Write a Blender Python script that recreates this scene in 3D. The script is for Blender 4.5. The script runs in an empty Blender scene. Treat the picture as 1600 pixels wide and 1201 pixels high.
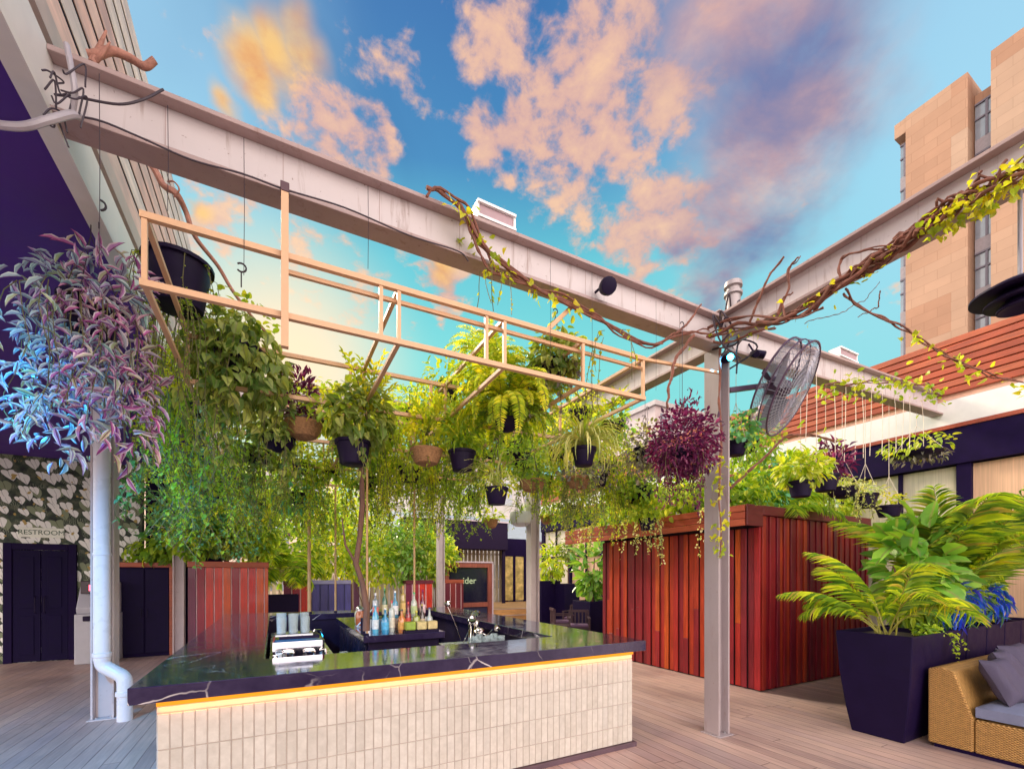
import bpy, math, random
import numpy as np
from mathutils import Vector, Matrix
PI = math.pi
rad = math.radians
scene = bpy.context.scene
col = scene.collection
random.seed(7)

# ------------------------------------------------------------------ camera
H = 1.75
F = 690.0
RV = np.array([.8813, -.4726, 0.]); NV = np.array([.4726, .8813, 0.])
cam_d = bpy.data.cameras.new('camera'); cam = bpy.data.objects.new('camera', cam_d); col.objects.link(cam)
cam_d.sensor_width = 36.0; cam_d.lens = F / 1600 * 36.0; cam_d.shift_y = (900 - 600.5) / 1600
cam_d.clip_start = .05; cam_d.clip_end = 2000
cam.location = (0, 0, H); cam.rotation_euler = (rad(90), 0, -math.atan2(.4726, .8813))
scene.camera = cam

def at(px, py, d):            # point at a given distance in front of the lens plane
    p = RV * ((px - 800) / F * d) + NV * d
    return Vector((p[0], p[1], H + (900 - py) / F * d))
def ray(px, py):
    p = RV * ((px - 800) / F) + NV
    return Vector((p[0], p[1], (900 - py) / F))
def atY(px, py, y):
    r = ray(px, py); t = y / r.y
    return Vector((r.x * t, y, H + r.z * t))
def atX(px, py, x):
    r = ray(px, py); t = x / r.x
    return Vector((x, r.y * t, H + r.z * t))

# ------------------------------------------------------------------ world, sun, exposure
scene.view_settings.view_transform = 'Standard'
scene.view_settings.look = 'None'
scene.view_settings.exposure = 0.85
scene.view_settings.gamma = 1.0
scene.cycles.use_denoising = True
scene.cycles.max_bounces = 6
scene.cycles.transparent_max_bounces = 6
scene.cycles.sample_clamp_indirect = 6

SUN_AZ = Vector((-.30, .954)); SUN_EL = rad(36)
sv = Vector((SUN_AZ.x * math.cos(SUN_EL), SUN_AZ.y * math.cos(SUN_EL), math.sin(SUN_EL))).normalized()
sd = bpy.data.lights.new('sun', 'SUN'); sd.energy = 2.9; sd.angle = rad(14); sd.color = (1.0, .84, .66)
so = bpy.data.objects.new('sun', sd); col.objects.link(so); so.rotation_euler = sv.to_track_quat('Z', 'Y').to_euler(); so.location = (0, 0, 30)

class NT:                      # tiny node-tree writer
    def __init__(s, nt): s.nt = nt; nt.nodes.clear()
    def n(s, typ, **kw):
        nd = s.nt.nodes.new(typ)
        for k, v in kw.items():
            if k == 'ins':
                for i, val in v.items():
                    if isinstance(val, bpy.types.NodeSocket): s.nt.links.new(val, nd.inputs[i])
                    else: nd.inputs[i].default_value = val
            else: setattr(nd, k, v)
        return nd
    def math(s, op, a, b=0.0, clamp=False):
        return s.n('ShaderNodeMath', operation=op, use_clamp=clamp, ins={0: a, 1: b}).outputs[0]
    def vmath(s, op, a, b=(0, 0, 0)):
        nd = s.n('ShaderNodeVectorMath', operation=op, ins={0: a, 1: b})
        return nd.outputs[1] if op in ('DISTANCE', 'DOT_PRODUCT', 'LENGTH') else nd.outputs[0]
    def mix(s, f, a, b, mode='MIX'):
        nd = s.nt.nodes.new('ShaderNodeMixRGB'); nd.blend_type = mode
        for i, v in enumerate((f, a, b)):
            if isinstance(v, bpy.types.NodeSocket): s.nt.links.new(v, nd.inputs[i])
            else: nd.inputs[i].default_value = (tuple(v) + (1,)) if i and len(v) == 3 else v
        return nd.outputs[0]
    def smooth(s, v, a, b, lo=0., hi=1.):
        nd = s.n('ShaderNodeMapRange', interpolation_type='SMOOTHSTEP', ins={0: v, 1: a, 2: b, 3: lo, 4: hi}); return nd.outputs[0]
    def noise(s, vec, scale, detail=4, rough=.5, dist=0., col=False):
        nd = s.n('ShaderNodeTexNoise', ins={'Vector': vec, 'Scale': scale, 'Detail': detail, 'Roughness': rough, 'Distortion': dist})
        return nd.outputs[1] if col else nd.outputs[0]
    def ramp(s, f, stops, interp='LINEAR'):
        nd = s.n('ShaderNodeValToRGB', ins={0: f}); cr = nd.color_ramp; cr.interpolation = interp
        while len(cr.elements) < len(stops): cr.elements.new(.5)
        for e, (p, c) in zip(cr.elements, stops): e.position = p; e.color = tuple(c) + (1,)
        return nd.outputs[0]

def lin(r, g, b):
    f = lambda c: (c / 255 / 12.92) if c / 255 <= .04045 else ((c / 255 + .055) / 1.055) ** 2.4
    return (f(r), f(g), f(b))

world = bpy.data.worlds.new('World'); scene.world = world; world.use_nodes = True
W = NT(world.node_tree)
tc = W.n('ShaderNodeTexCoord').outputs['Generated']
d = W.vmath('NORMALIZE', tc)
sp = W.n('ShaderNodeSeparateXYZ', ins={0: d})
zc = W.math('MAXIMUM', sp.outputs[2], 0.0)
den = W.math('ADD', zc, .22)
cp = W.n('ShaderNodeCombineXYZ', ins={0: W.math('DIVIDE', sp.outputs[0], den), 1: W.math('DIVIDE', sp.outputs[1], den), 2: 0.0}).outputs[0]
sky = W.n('ShaderNodeTexSky', sky_type='NISHITA', sun_disc=False, sun_elevation=SUN_EL, sun_rotation=math.atan2(SUN_AZ.x, SUN_AZ.y),
          air_density=1.2, dust_density=.6, ozone_density=2.0)
base = W.mix(1.0, sky.outputs[0], (.085, .085, .085), 'MULTIPLY')
grad = W.ramp(zc, [(0.0, lin(150, 240, 235)), (.42, lin(138, 240, 234)), (.57, lin(108, 216, 228)), (.68, lin(68, 148, 202)), (.80, lin(58, 120, 186))])
base = W.mix(.84, base, grad)
# a paler patch of sky towards the right and the upper left
def dirv(px, py):
    v = ray(px, py).normalized(); return (v.x, v.y, v.z)
def blob(px, py, r0, r1, vec):
    return W.smooth(W.vmath('DISTANCE', vec, dirv(px, py)), r1, r0)
wob = W.vmath('SUBTRACT', W.noise(cp, 2.2, 5, .6, col=True), (.5, .5, .5))
dw = W.vmath('ADD', d, W.vmath('MULTIPLY', wob, (.34, .34, .34)))
pale = W.math('MAXIMUM', blob(1640, 30, .05, .62, d), W.math('MULTIPLY', blob(240, 60, .05, .30, d), .75))
base = W.mix(W.math('MULTIPLY', pale, .85), base, lin(172, 222, 248))
# small mottled evening clouds
n1 = W.noise(cp, 3.4, 7, .62, .5)
n2 = W.noise(cp, 13., 7, .60, .15)
field = None
for px, py, r0, r1, w in [(920, 130, .05, .31, 1.0), (1000, 370, .03, .17, 1.15), (840, 60, .05, .22, .8), (540, 200, .03, .12, .95), (760, 215, .02, .13, 1.0), (620, 90, .02, .12, .6),
                          (300, 290, .02, .11, .9), (480, 370, .02, .12, .6), (690, 440, .02, .10, 1.0), (540, 480, .02, .16, .6), (430, 150, .02, .09, .5), (385, 110, .01, .08, .6)]:
    b = W.math('MULTIPLY', blob(px, py, r0, r1, dw), w)
    field = b if field is None else W.math('MAXIMUM', field, b)
cl = W.math('ADD', W.math('MULTIPLY', n1, .30), W.math('MULTIPLY', n2, .90))
cover = W.smooth(W.math('ADD', cl, W.math('MULTIPLY', field, .29)), .72, .90)
pk = W.ramp(n2, [(.30, lin(176, 150, 170)), (.5, lin(232, 184, 168)), (.68, lin(255, 206, 168))])
c1 = W.mix(W.math('MULTIPLY', cover, .9), base, pk)
# darker blue bands between them
dk = W.smooth(W.noise(cp, 1.7, 4, .5, .8), .46, .68)
c1 = W.mix(W.math('MULTIPLY', W.math('MULTIPLY', dk, W.math('SUBTRACT', 1.0, cover)), W.math('MULTIPLY', blob(760, 140, .1, .65, d), .40)), c1, lin(40, 84, 148))
# long mauve smoke-like streak
st = None
for px, py, r0, r1 in [(1250, -140, .05, .22), (1235, 0, .04, .18), (1225, 120, .03, .17), (1195, 230, .03, .15), (1160, 320, .03, .14), (1130, 400, .02, .12), (1085, 440, .02, .08)]:
    b = blob(px, py, r0, r1, dw); st = b if st is None else W.math('MAXIMUM', st, b)
sn = W.noise(W.vmath('MULTIPLY', cp, (1.0, 1.0, 1.0)), 4.2, 6, .58, .25)
stc = W.ramp(sn, [(.36, lin(122, 128, 172)), (.48, lin(160, 142, 168)), (.58, lin(200, 162, 168)), (.70, lin(246, 192, 168))])
c2 = W.mix(W.math('MULTIPLY', st, W.smooth(n1, .28, .56, .50, .95)), c1, stc)
# bright orange cloud, upper left, and a glow near the sun
ob = None
for px, py, r0, r1 in [(400, 85, .01, .055), (440, 72, .01, .06), (480, 60, .01, .055), (415, 120, .01, .04), (365, 165, .005, .03), (300, 300, .005, .03), (690, 430, .005, .04)]:
    b = blob(px, py, r0, r1, W.vmath('ADD', d, W.vmath('MULTIPLY', wob, (.16, .16, .16)))); ob = b if ob is None else W.math('MAXIMUM', ob, b)
c3 = W.mix(W.math('MULTIPLY', ob, .95), c2, W.ramp(n2, [(.35, lin(238, 170, 110)), (.6, lin(255, 206, 128))]))
glow = blob(450, 570, .01, .29, d)
c3 = W.mix(W.math('MULTIPLY', glow, .9), c3, (1.25, .92, .60))
lowg = W.math('MULTIPLY', W.smooth(zc, .30, .02), blob(850, 800, .2, .75, d))
c3 = W.mix(W.math('MULTIPLY', lowg, .75), c3, (1.0, .96, .86))
# the part of the sky behind the photographer: unseen, brightened to add soft front fill
front = W.vmath('DOT_PRODUCT', d, (NV[0] * .8, NV[1] * .8, .6))
back = W.smooth(front, .40, -.15)
c3 = W.mix(1.0, c3, (.555, .555, .555), 'MULTIPLY')
c4 = W.mix(back, c3, W.mix(W.smooth(n1, .3, .7), (2.05, 1.88, 1.86), (2.75, 2.3, 2.0)))
c4 = W.mix(W.smooth(sp.outputs[2], .0, -.12), c4, (.16, .12, .12))
bg = W.n('ShaderNodeBackground', ins={0: c4, 1: 1.0})
wo = W.n('ShaderNodeOutputWorld', ins={0: bg.outputs[0]})

# ------------------------------------------------------------------ materials
MATS = {}
def new_mat(name):
    m = bpy.data.materials.new(name); m.use_nodes = True; return m, NT(m.node_tree)
def P(name, color, rough=.6, metal=0., var=.15, scale=6., bump=0., bscale=40., spec=.5, coat=0., emit=None, estr=0., stretch=(1, 1, 1), trans=0., stain=False):
    if name in MATS: return MATS[name]
    m, T = new_mat(name)
    o = T.n('ShaderNodeTexCoord').outputs['Object']
    v = T.vmath('MULTIPLY', o, stretch)
    n = T.noise(v, scale, 5, .6)
    c = T.mix(1.0, tuple(color), T.ramp(n, [(.25, (1 - var,) * 3), (.75, (1 + var,) * 3)]), 'MULTIPLY')
    if stain:
        st_ = T.noise(T.vmath('MULTIPLY', o, (5, 5, .55)), 2.4, 6, .7, .6); c = T.mix(T.smooth(st_, .54, .72, 0., .55), c, (.22, .12, .09))
        c = T.mix(T.smooth(T.noise(o, 26., 4, .7), .66, .72, 0., .7), c, (.16, .08, .06))
    b = T.n('ShaderNodeBsdfPrincipled', ins={'Base Color': c, 'Metallic': metal, 'Specular IOR Level': spec, 'Coat Weight': coat, 'Transmission Weight': trans})
    T.nt.links.new(T.smooth(n, .2, .8, max(0.02, rough - .08), min(1, rough + .08)), b.inputs['Roughness'])
    if bump: T.nt.links.new(T.n('ShaderNodeBump', ins={'Strength': bump, 'Distance': .01, 'Height': T.noise(v, bscale, 4, .6)}).outputs[0], b.inputs['Normal'])
    if emit: b.inputs['Emission Color'].default_value = tuple(emit) + (1,); b.inputs['Emission Strength'].default_value = estr
    T.n('ShaderNodeOutputMaterial', ins={0: b.outputs[0]})
    MATS[name] = m; return m
def BOARD(name, cols, rough=.45, grain=(30, 30, 2), bump=.3, spec=.5, coat=0.):    # every loose board gets its own tone
    if name in MATS: return MATS[name]
    m, T = new_mat(name)
    o = T.n('ShaderNodeTexCoord').outputs['Object']
    r = T.n('ShaderNodeNewGeometry').outputs['Random Per Island']
    k = len(cols); c = T.ramp(r, [(i / k, cc) for i, cc in enumerate(cols)], 'CONSTANT')
    v = T.vmath('ADD', T.vmath('MULTIPLY', o, grain), T.n('ShaderNodeCombineXYZ', ins={0: T.math('MULTIPLY', r, 71.), 1: T.math('MULTIPLY', r, 37.), 2: T.math('MULTIPLY', r, 53.)}).outputs[0])
    n = T.noise(v, 1.0, 6, .65, .6)
    big = T.noise(o, 1.6, 3, .5)
    c = T.mix(1.0, c, T.ramp(n, [(.3, (.62,) * 3), (.7, (1.2,) * 3)]), 'MULTIPLY')
    c = T.mix(1.0, c, T.ramp(big, [(.3, (.8, .76, .78)), (.7, (1.12, 1.12, 1.1))]), 'MULTIPLY')
    b = T.n('ShaderNodeBsdfPrincipled', ins={'Base Color': c, 'Roughness': T.smooth(n, .3, .7, rough - .1, rough + .12), 'Specular IOR Level': spec, 'Coat Weight': coat,
            'Normal': T.n('ShaderNodeBump', ins={'Strength': bump, 'Distance': .004, 'Height': n}).outputs[0]})
    T.n('ShaderNodeOutputMaterial', ins={0: b.outputs[0]})
    MATS[name] = m; return m
def LEAF(name, cols, vein=None, edge=None, trans=.42, rough=.42, tcol=None, spec=.5):
    if name in MATS: return MATS[name]
    m, T = new_mat(name)
    r = T.n('ShaderNodeNewGeometry').outputs['Random Per Island']
    cols = [tuple(min(.8, v * 2.05) for v in cc) for cc in cols]; k = len(cols); c = T.ramp(r, [((i + .5) / k, cc) for i, cc in enumerate(cols)])
    a = T.n('ShaderNodeAttribute', attribute_name='vein').outputs['Fac']
    if vein: c = T.mix(T.smooth(a, .24, .10), c, vein)
    if edge: c = T.mix(T.smooth(a, .62, .82), c, edge)
    o = T.n('ShaderNodeTexCoord').outputs['Object']
    n = T.noise(o, 5., 3, .5)
    c = T.mix(1.0, c, T.ramp(n, [(.3, (.68, .80, .72)), (.7, (1.28, 1.18, 1.1))]), 'MULTIPLY')
    b = T.n('ShaderNodeBsdfPrincipled', ins={'Base Color': c, 'Roughness': rough, 'Specular IOR Level': spec})
    tcx = T.mix(1.0, c, tcol or (1.9, 1.7, .6), 'MULTIPLY')
    t = T.n('ShaderNodeBsdfTranslucent', ins={0: tcx})
    mx = T.n('ShaderNodeMixShader', ins={0: trans, 1: b.outputs[0], 2: t.outputs[0]})
    T.n('ShaderNodeOutputMaterial', ins={0: mx.outputs[0]})
    MATS[name] = m; return m

# ------------------------------------------------------------------ mesh builder
def unit(v):
    return v / np.maximum(np.linalg.norm(v, axis=-1, keepdims=True), 1e-9)
class MB:
    def __init__(s): s.V = []; s.L = []; s.S = []; s.A = []; s.n = 0
    def add(s, V, Fc, A=None):
        V = np.asarray(V, float).reshape(-1, 3)
        for f in Fc: s.L.append(np.asarray(f, np.int64) + s.n); s.S.append(np.array([len(f)]))
        s.V.append(V); s.A.append(np.full(len(V), .5) if A is None else np.asarray(A, float)); s.n += len(V); return s
    def batch(s, V, Fc, A):          # V (N,k,3); Fc template faces; A (k,)
        N, k = V.shape[:2]
        if N == 0: return s
        loops = np.concatenate([np.asarray(f) for f in Fc]); sizes = np.array([len(f) for f in Fc])
        s.L.append((loops[None, :] + (np.arange(N) * k)[:, None] + s.n).ravel()); s.S.append(np.tile(sizes, N))
        s.V.append(V.reshape(-1, 3)); s.A.append(np.tile(A, N)); s.n += N * k; return s
    def box(s, x0, y0, z0, x1, y1, z1):
        x0, x1 = sorted((x0, x1)); y0, y1 = sorted((y0, y1)); z0, z1 = sorted((z0, z1))
        return s.add([(x0, y0, z0), (x1, y0, z0), (x1, y1, z0), (x0, y1, z0), (x0, y0, z1), (x1, y0, z1), (x1, y1, z1), (x0, y1, z1)],
                     [(3, 2, 1, 0), (4, 5, 6, 7), (0, 1, 5, 4), (1, 2, 6, 5), (2, 3, 7, 6), (3, 0, 4, 7)])
    def cbox(s, x0, y0, z0, x1, y1, z1, c=.006):      # box with chamfered edges
        x0, x1 = sorted((x0, x1)); y0, y1 = sorted((y0, y1)); z0, z1 = sorted((z0, z1))
        V = []; idx = {}
        X = (x0, x1); Y = (y0, y1); Z = (z0, z1)
        for i in (0, 1):
            for j in (0, 1):
                for k in (0, 1):
                    sx, sy, sz = (1 - 2 * i), (1 - 2 * j), (1 - 2 * k)
                    for ax in range(3):
                        p = [X[i] + sx * c, Y[j] + sy * c, Z[k] + sz * c]; p[ax] = (X[i], Y[j], Z[k])[ax]
                        idx[(i, j, k, ax)] = len(V); V.append(p)
        g = lambda i, j, k, ax: idx[(i, j, k, ax)]
        Fc = []
        for e in (0, 1):
            f = [g(e, 0, 0, 0), g(e, 1, 0, 0), g(e, 1, 1, 0), g(e, 0, 1, 0)]; Fc.append(f if e else f[::-1])
            f = [g(0, e, 0, 1), g(1, e, 0, 1), g(1, e, 1, 1), g(0, e, 1, 1)]; Fc.append(f[::-1] if e else f)
            f = [g(0, 0, e, 2), g(1, 0, e, 2), g(1, 1, e, 2), g(0, 1, e, 2)]; Fc.append(f if e else f[::-1])
        for a in (0, 1):
            for b in (0, 1):
                fl = (a + b) % 2
                for q, (u, w) in enumerate(((1, 2), (0, 2), (0, 1))):
                    kk = [[0, 0, 0], [0, 0, 0]]
                    for t in (0, 1): kk[t][q] = t; kk[t][u] = a; kk[t][w] = b
                    f = [g(*kk[0], u), g(*kk[1], u), g(*kk[1], w), g(*kk[0], w)]
                    odd = fl ^ (1 if q == 1 else 0)
                    Fc.append(f[::-1] if odd else f)
        for i in (0, 1):
            for j in (0, 1):
                for k in (0, 1):
                    f = [g(i, j, k, 0), g(i, j, k, 1), g(i, j, k, 2)]; Fc.append(f[::-1] if (i + j + k) % 2 == 0 else f)
        return s.add(V, Fc)
    def bar(s, p, q, w, h, up=(0, 0, 1)):             # rectangular bar from p to q
        p = np.array(p, float); q = np.array(q, float); t = unit(q - p); u = np.array(up, float)
        sd = np.cross(t, u); 
        if np.linalg.norm(sd) < 1e-4: sd = np.cross(t, np.array([1., 0, 0]))
        sd = unit(sd); u = np.cross(sd, t)
        V = [e + sd * a * w / 2 + u * b * h / 2 for e in (p, q) for a, b in ((-1, -1), (1, -1), (1, 1), (-1, 1))]
        return s.add(V, [(0, 1, 2, 3)[::-1], (4, 5, 6, 7), (0, 1, 5, 4), (1, 2, 6, 5), (2, 3, 7, 6), (3, 0, 4, 7)])
    def tube(s, pts, r, n=8, cap=True):
        pts = np.array([tuple(p) for p in pts], float); k = len(pts)
        r = np.full(k, r) if np.isscalar(r) else np.asarray(r, float)
        t = unit(np.gradient(pts, axis=0)); a = np.cross(t[0], [0, 0, 1.])
        if np.linalg.norm(a) < 1e-3: a = np.array([1., 0, 0])
        a = unit(a); V = []
        ang = np.arange(n) * 2 * PI / n
        for i in range(k):
            a = unit(a - t[i] * np.dot(a, t[i])); b = np.cross(t[i], a)
            V.append(pts[i] + (np.cos(ang)[:, None] * a + np.sin(ang)[:, None] * b) * r[i])
        Fc = [(i * n + j, i * n + (j + 1) % n, (i + 1) * n + (j + 1) % n, (i + 1) * n + j) for i in range(k - 1) for j in range(n)]
        if cap: Fc += [tuple(range(n))[::-1], tuple(range((k - 1) * n, k * n))]
        return s.add(np.concatenate(V), Fc)
    def ctube(s, pts, r, n=8, sub=6):              # tube along a smooth curve through the points
        p = np.array([tuple(q) for q in pts], float); k = len(p); q = np.vstack([2 * p[0] - p[1], p, 2 * p[-1] - p[-2]]); o = []
        for i in range(k - 1):
            a, b, c, d = q[i:i + 4]
            for t in np.arange(sub) / sub: o.append(.5 * (2 * b + (c - a) * t + (2 * a - 5 * b + 4 * c - d) * t * t + (3 * b - a - 3 * c + d) * t ** 3))
        o.append(p[-1]); r = r if np.isscalar(r) else np.interp(np.linspace(0, 1, len(o)), np.linspace(0, 1, k), r)
        return s.tube(o, r, n)
    def lathe(s, prof, n=20, c=(0, 0, 0), ax=None, sq=(1, 1)):
        c = np.array(c, float); V = []; ang = np.arange(n) * 2 * PI / n
        for r, z in prof: V.append(np.stack([np.cos(ang) * r * sq[0], np.sin(ang) * r * sq[1], np.full(n, z)], 1))
        V = np.concatenate(V)
        if ax is not None:
            R = np.array(Vector(ax).normalized().to_track_quat('Z', 'Y').to_matrix()); V = V @ R.T
        k = len(prof)
        Fc = [(i * n + j, i * n + (j + 1) % n, (i + 1) * n + (j + 1) % n, (i + 1) * n + j) for i in range(k - 1) for j in range(n)]
        Fc += [tuple(range(n))[::-1], tuple(range((k - 1) * n, k * n))]
        return s.add(V + c, Fc)
    def prism(s, poly, axis, a0, a1):                 # 2D polygon pushed along an axis
        n = len(poly); V = []
        for a in (a0, a1):
            for u, w in poly: V.append({0: (a, u, w), 1: (u, a, w), 2: (u, w, a)}[axis])
        Fc = [tuple(range(n))[::-1], tuple(range(n, 2 * n))] + [(i, (i + 1) % n, n + (i + 1) % n, n + i) for i in range(n)]
        return s.add(V, Fc)
    def build(s, name, mat, parent=None, smooth=False, bevel=0, origin=None):
        V = np.concatenate(s.V); Lp = np.concatenate(s.L); S = np.concatenate(s.S); A = np.concatenate(s.A)
        me = bpy.data.meshes.new(name)
        if parent is not None: V = V - np.array(world_loc(parent)); loc = (0, 0, 0)
        else:
            o = np.array(origin) if origin is not None else np.array([(V[:, 0].min() + V[:, 0].max()) / 2, (V[:, 1].min() + V[:, 1].max()) / 2, V[:, 2].min()])
            V = V - o; loc = tuple(o)
        me.vertices.add(len(V)); me.vertices.foreach_set('co', V.astype(np.float32).ravel())
        me.loops.add(len(Lp)); me.loops.foreach_set('vertex_index', Lp.astype(np.int32))
        me.polygons.add(len(S)); me.polygons.foreach_set('loop_start', np.concatenate([[0], np.cumsum(S)[:-1]]).astype(np.int32))
        me.update(calc_edges=True)
        at_ = me.attributes.new('vein', 'FLOAT', 'POINT'); at_.data.foreach_set('value', A.astype(np.float32))
        if not smooth: me.polygons.foreach_set('use_smooth', np.zeros(len(S), bool))
        if smooth:
            me.polygons.foreach_set('use_smooth', np.ones(len(S), bool))
            if smooth != 2: me.set_sharp_from_angle(angle=rad(40))
        me.materials.append(mat)
        ob = bpy.data.objects.new(name, me); col.objects.link(ob); ob.location = loc
        if parent is not None: ob.parent = parent
        if bevel:
            b = ob.modifiers.new('bevel', 'BEVEL'); b.width = bevel; b.segments = 2; b.limit_method = 'ANGLE'
        return ob
def world_loc(o):
    v = Vector((0, 0, 0))
    while o is not None: v = v + Vector(o.location); o = o.parent
    return tuple(v)
def tag(o, label, cat, group=None, kind=None):
    o['label'] = label; o['category'] = cat
    if group: o['group'] = group
    if kind: o['kind'] = kind
    return o
def thing(name, label, cat, loc=(0, 0, 0), group=None):
    o = bpy.data.objects.new(name, None); col.objects.link(o); o.location = tuple(loc); o.empty_display_size = .1
    return tag(o, label, cat, group)
def struct(o): o['kind'] = 'structure'; return o

# ------------------------------------------------------------------ leaves
def leaf_tpl(rows, tip=1.0, base=None, fold=.25, bend=.25):
    V = []; A = []; Fc = []
    pr = None
    if base is not None: V.append((0, base, 0)); A.append(0); pr = (0,)
    for tr, ts, w in rows:
        i = len(V)
        V += [(-w / 2, ts, fold * w * .35 - bend * ts * abs(ts)), (0, tr, -bend * tr * abs(tr)), (w / 2, ts, fold * w * .35 - bend * ts * abs(ts))]; A += [1, 0, 1]
        if pr is not None:
            if len(pr) == 1: Fc += [(pr[0], i + 1, i), (pr[0], i + 2, i + 1)]
            else: Fc += [(pr[0], pr[1], i + 1, i), (pr[1], pr[2], i + 2, i + 1)]
        pr = (i, i + 1, i + 2)
    i = len(V); V.append((0, tip, -bend * tip)); A.append(0); Fc += [(pr[0], pr[1], i), (pr[1], pr[2], i)]
    return np.array(V, float), Fc, np.array(A, float)
TPL = {
    'heart': leaf_tpl([(.06, -.08, .55), (.2, .14, 1.0), (.5, .46, .86), (.8, .78, .40)], fold=.3, bend=.3),
    'lance': leaf_tpl([(.22, .20, .72), (.5, .48, 1.0), (.78, .76, .62)], base=0, fold=.5, bend=.25),
    'oval': leaf_tpl([(.18, .16, .8), (.5, .5, 1.0), (.82, .82, .66)], base=0, fold=.3, bend=.2),
    'long': leaf_tpl([(.15, .15, .8), (.4, .4, 1.0), (.7, .7, .7)], base=0, fold=.4, bend=.55),
    'small': (np.array([(0, 0, 0), (-.5, .45, .12), (0, 1, -.15), (.5, .45, .12)], float), [(0, 3, 2), (0, 2, 1)], np.array([0, 1, 0, 1.])),
}
def leaves(mb, kind, pos, dirs, nrm, L, Wd):
    T, Fc, A = TPL[kind]
    pos = np.asarray(pos, float); N = len(pos)
    dirs = unit(np.asarray(dirs, float)); sd = unit(np.cross(dirs, nrm)); nr = np.cross(sd, dirs)
    L = np.broadcast_to(L, (N,)); Wd = np.broadcast_to(Wd, (N,))
    V = pos[:, None, :] + dirs[:, None, :] * (T[None, :, 1:2] * L[:, None, None]) + sd[:, None, :] * (T[None, :, 0:1] * Wd[:, None, None]) + nr[:, None, :] * (T[None, :, 2:3] * L[:, None, None])
    mb.batch(V, Fc, A)
def sph(rng, n):
    return unit(rng.normal(size=(n, 3)))
def lumps(dv, seed, k=7, amp=.28):
    rng = np.random.default_rng(seed + 991); c = sph(rng, k); a = rng.uniform(-1, 1, k)
    return 1 + amp * np.clip((np.exp(-((dv[:, None, :] - c[None]) ** 2).sum(-1) / .35) * a).sum(1), -1.2, 1.2)
def clump(mb, c, r, n, kind, L, Wd, seed, hang=.5, inner=.35, flat_top=False, out=1.0, jit=.55):
    rng = np.random.default_rng(seed)
    dv = sph(rng, n)
    if flat_top: dv[:, 2] = np.abs(dv[:, 2])
    rr = (inner + (1 - inner) * rng.uniform(0, 1, n) ** .6) * lumps(dv, seed)
    pos = np.array(c, float) + dv * rr[:, None] * np.array(r, float)
    di = dv * out + np.array([0, 0, -hang]) + rng.normal(size=(n, 3)) * jit
    nr = dv * .8 + np.array([0, 0, .9]) + rng.normal(size=(n, 3)) * .45
    s = rng.uniform(.6, 1.2, n)
    leaves(mb, kind, pos, di, nr, L * s, Wd * s)
def trails(mb, sm, c, r, n, length, kind, L, Wd, gap, seed, wob=.05, spread=1.0, stem_r=.003, arc=None):
    rng = np.random.default_rng(seed); c = np.array(c, float)
    P_, D_, N_, S_ = [], [], [], []
    if kind == 'small': n = int(n * 1.4); gap *= .85
    for i in range(n):
        a = rng.uniform(0, 2 * PI) if arc is None else rng.uniform(*arc); ln = length * rng.uniform(.45, 1.1); k = max(5, int(ln / .06))
        rr = r * rng.uniform(.5, 1.05); t = np.linspace(0, 1, k)
        out = spread * (.04 + .10 * rng.random()) * (1 - np.exp(-t * 6))
        ph = rng.uniform(0, 6.28, 2); fr = rng.uniform(4, 9, 2)
        x = c[0] + math.cos(a) * (rr + out) + wob * np.sin(t * fr[0] * ln + ph[0]) * t
        y = c[1] + math.sin(a) * (rr + out) + wob * np.sin(t * fr[1] * ln + ph[1]) * t
        z = c[2] + .05 * np.sin(np.clip(t * 8, 0, PI)) - ln * t
        pts = np.stack([x, y, z], 1)
        if sm is not None: sm.tube(pts[::2] if k > 8 else pts, stem_r, 4, False)
        m = max(2, int(ln / gap)); tt = np.sort(rng.uniform(0, 1, m))
        p = np.stack([np.interp(tt, t, pts[:, j]) for j in range(3)], 1)
        ang = rng.uniform(0, 2 * PI, m)
        P_.append(p); D_.append(np.stack([np.cos(ang), np.sin(ang), rng.uniform(-1.2, -.1, m)], 1))
        N_.append(np.stack([np.cos(ang) * .6, np.sin(ang) * .6, np.full(m, .8)], 1) + rng.normal(size=(m, 3)) * .25); S_.append(rng.uniform(.6, 1.15, m) * (1 - .3 * tt))
    S = np.concatenate(S_); leaves(mb, kind, np.concatenate(P_), np.concatenate(D_), np.concatenate(N_), L * S, Wd * S)
def arc_path(p0, az, el, ln, droop, k=12, power=1.4):
    t = np.linspace(0, 1, k); e = el - droop * t ** power; ds = ln / (k - 1)
    h = np.concatenate([[0], np.cumsum(np.cos(e[:-1]) * ds)]); z = np.concatenate([[0], np.cumsum(np.sin(e[:-1]) * ds)])
    return np.stack([p0[0] + h * math.cos(az), p0[1] + h * math.sin(az), p0[2] + z], 1)
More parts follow.
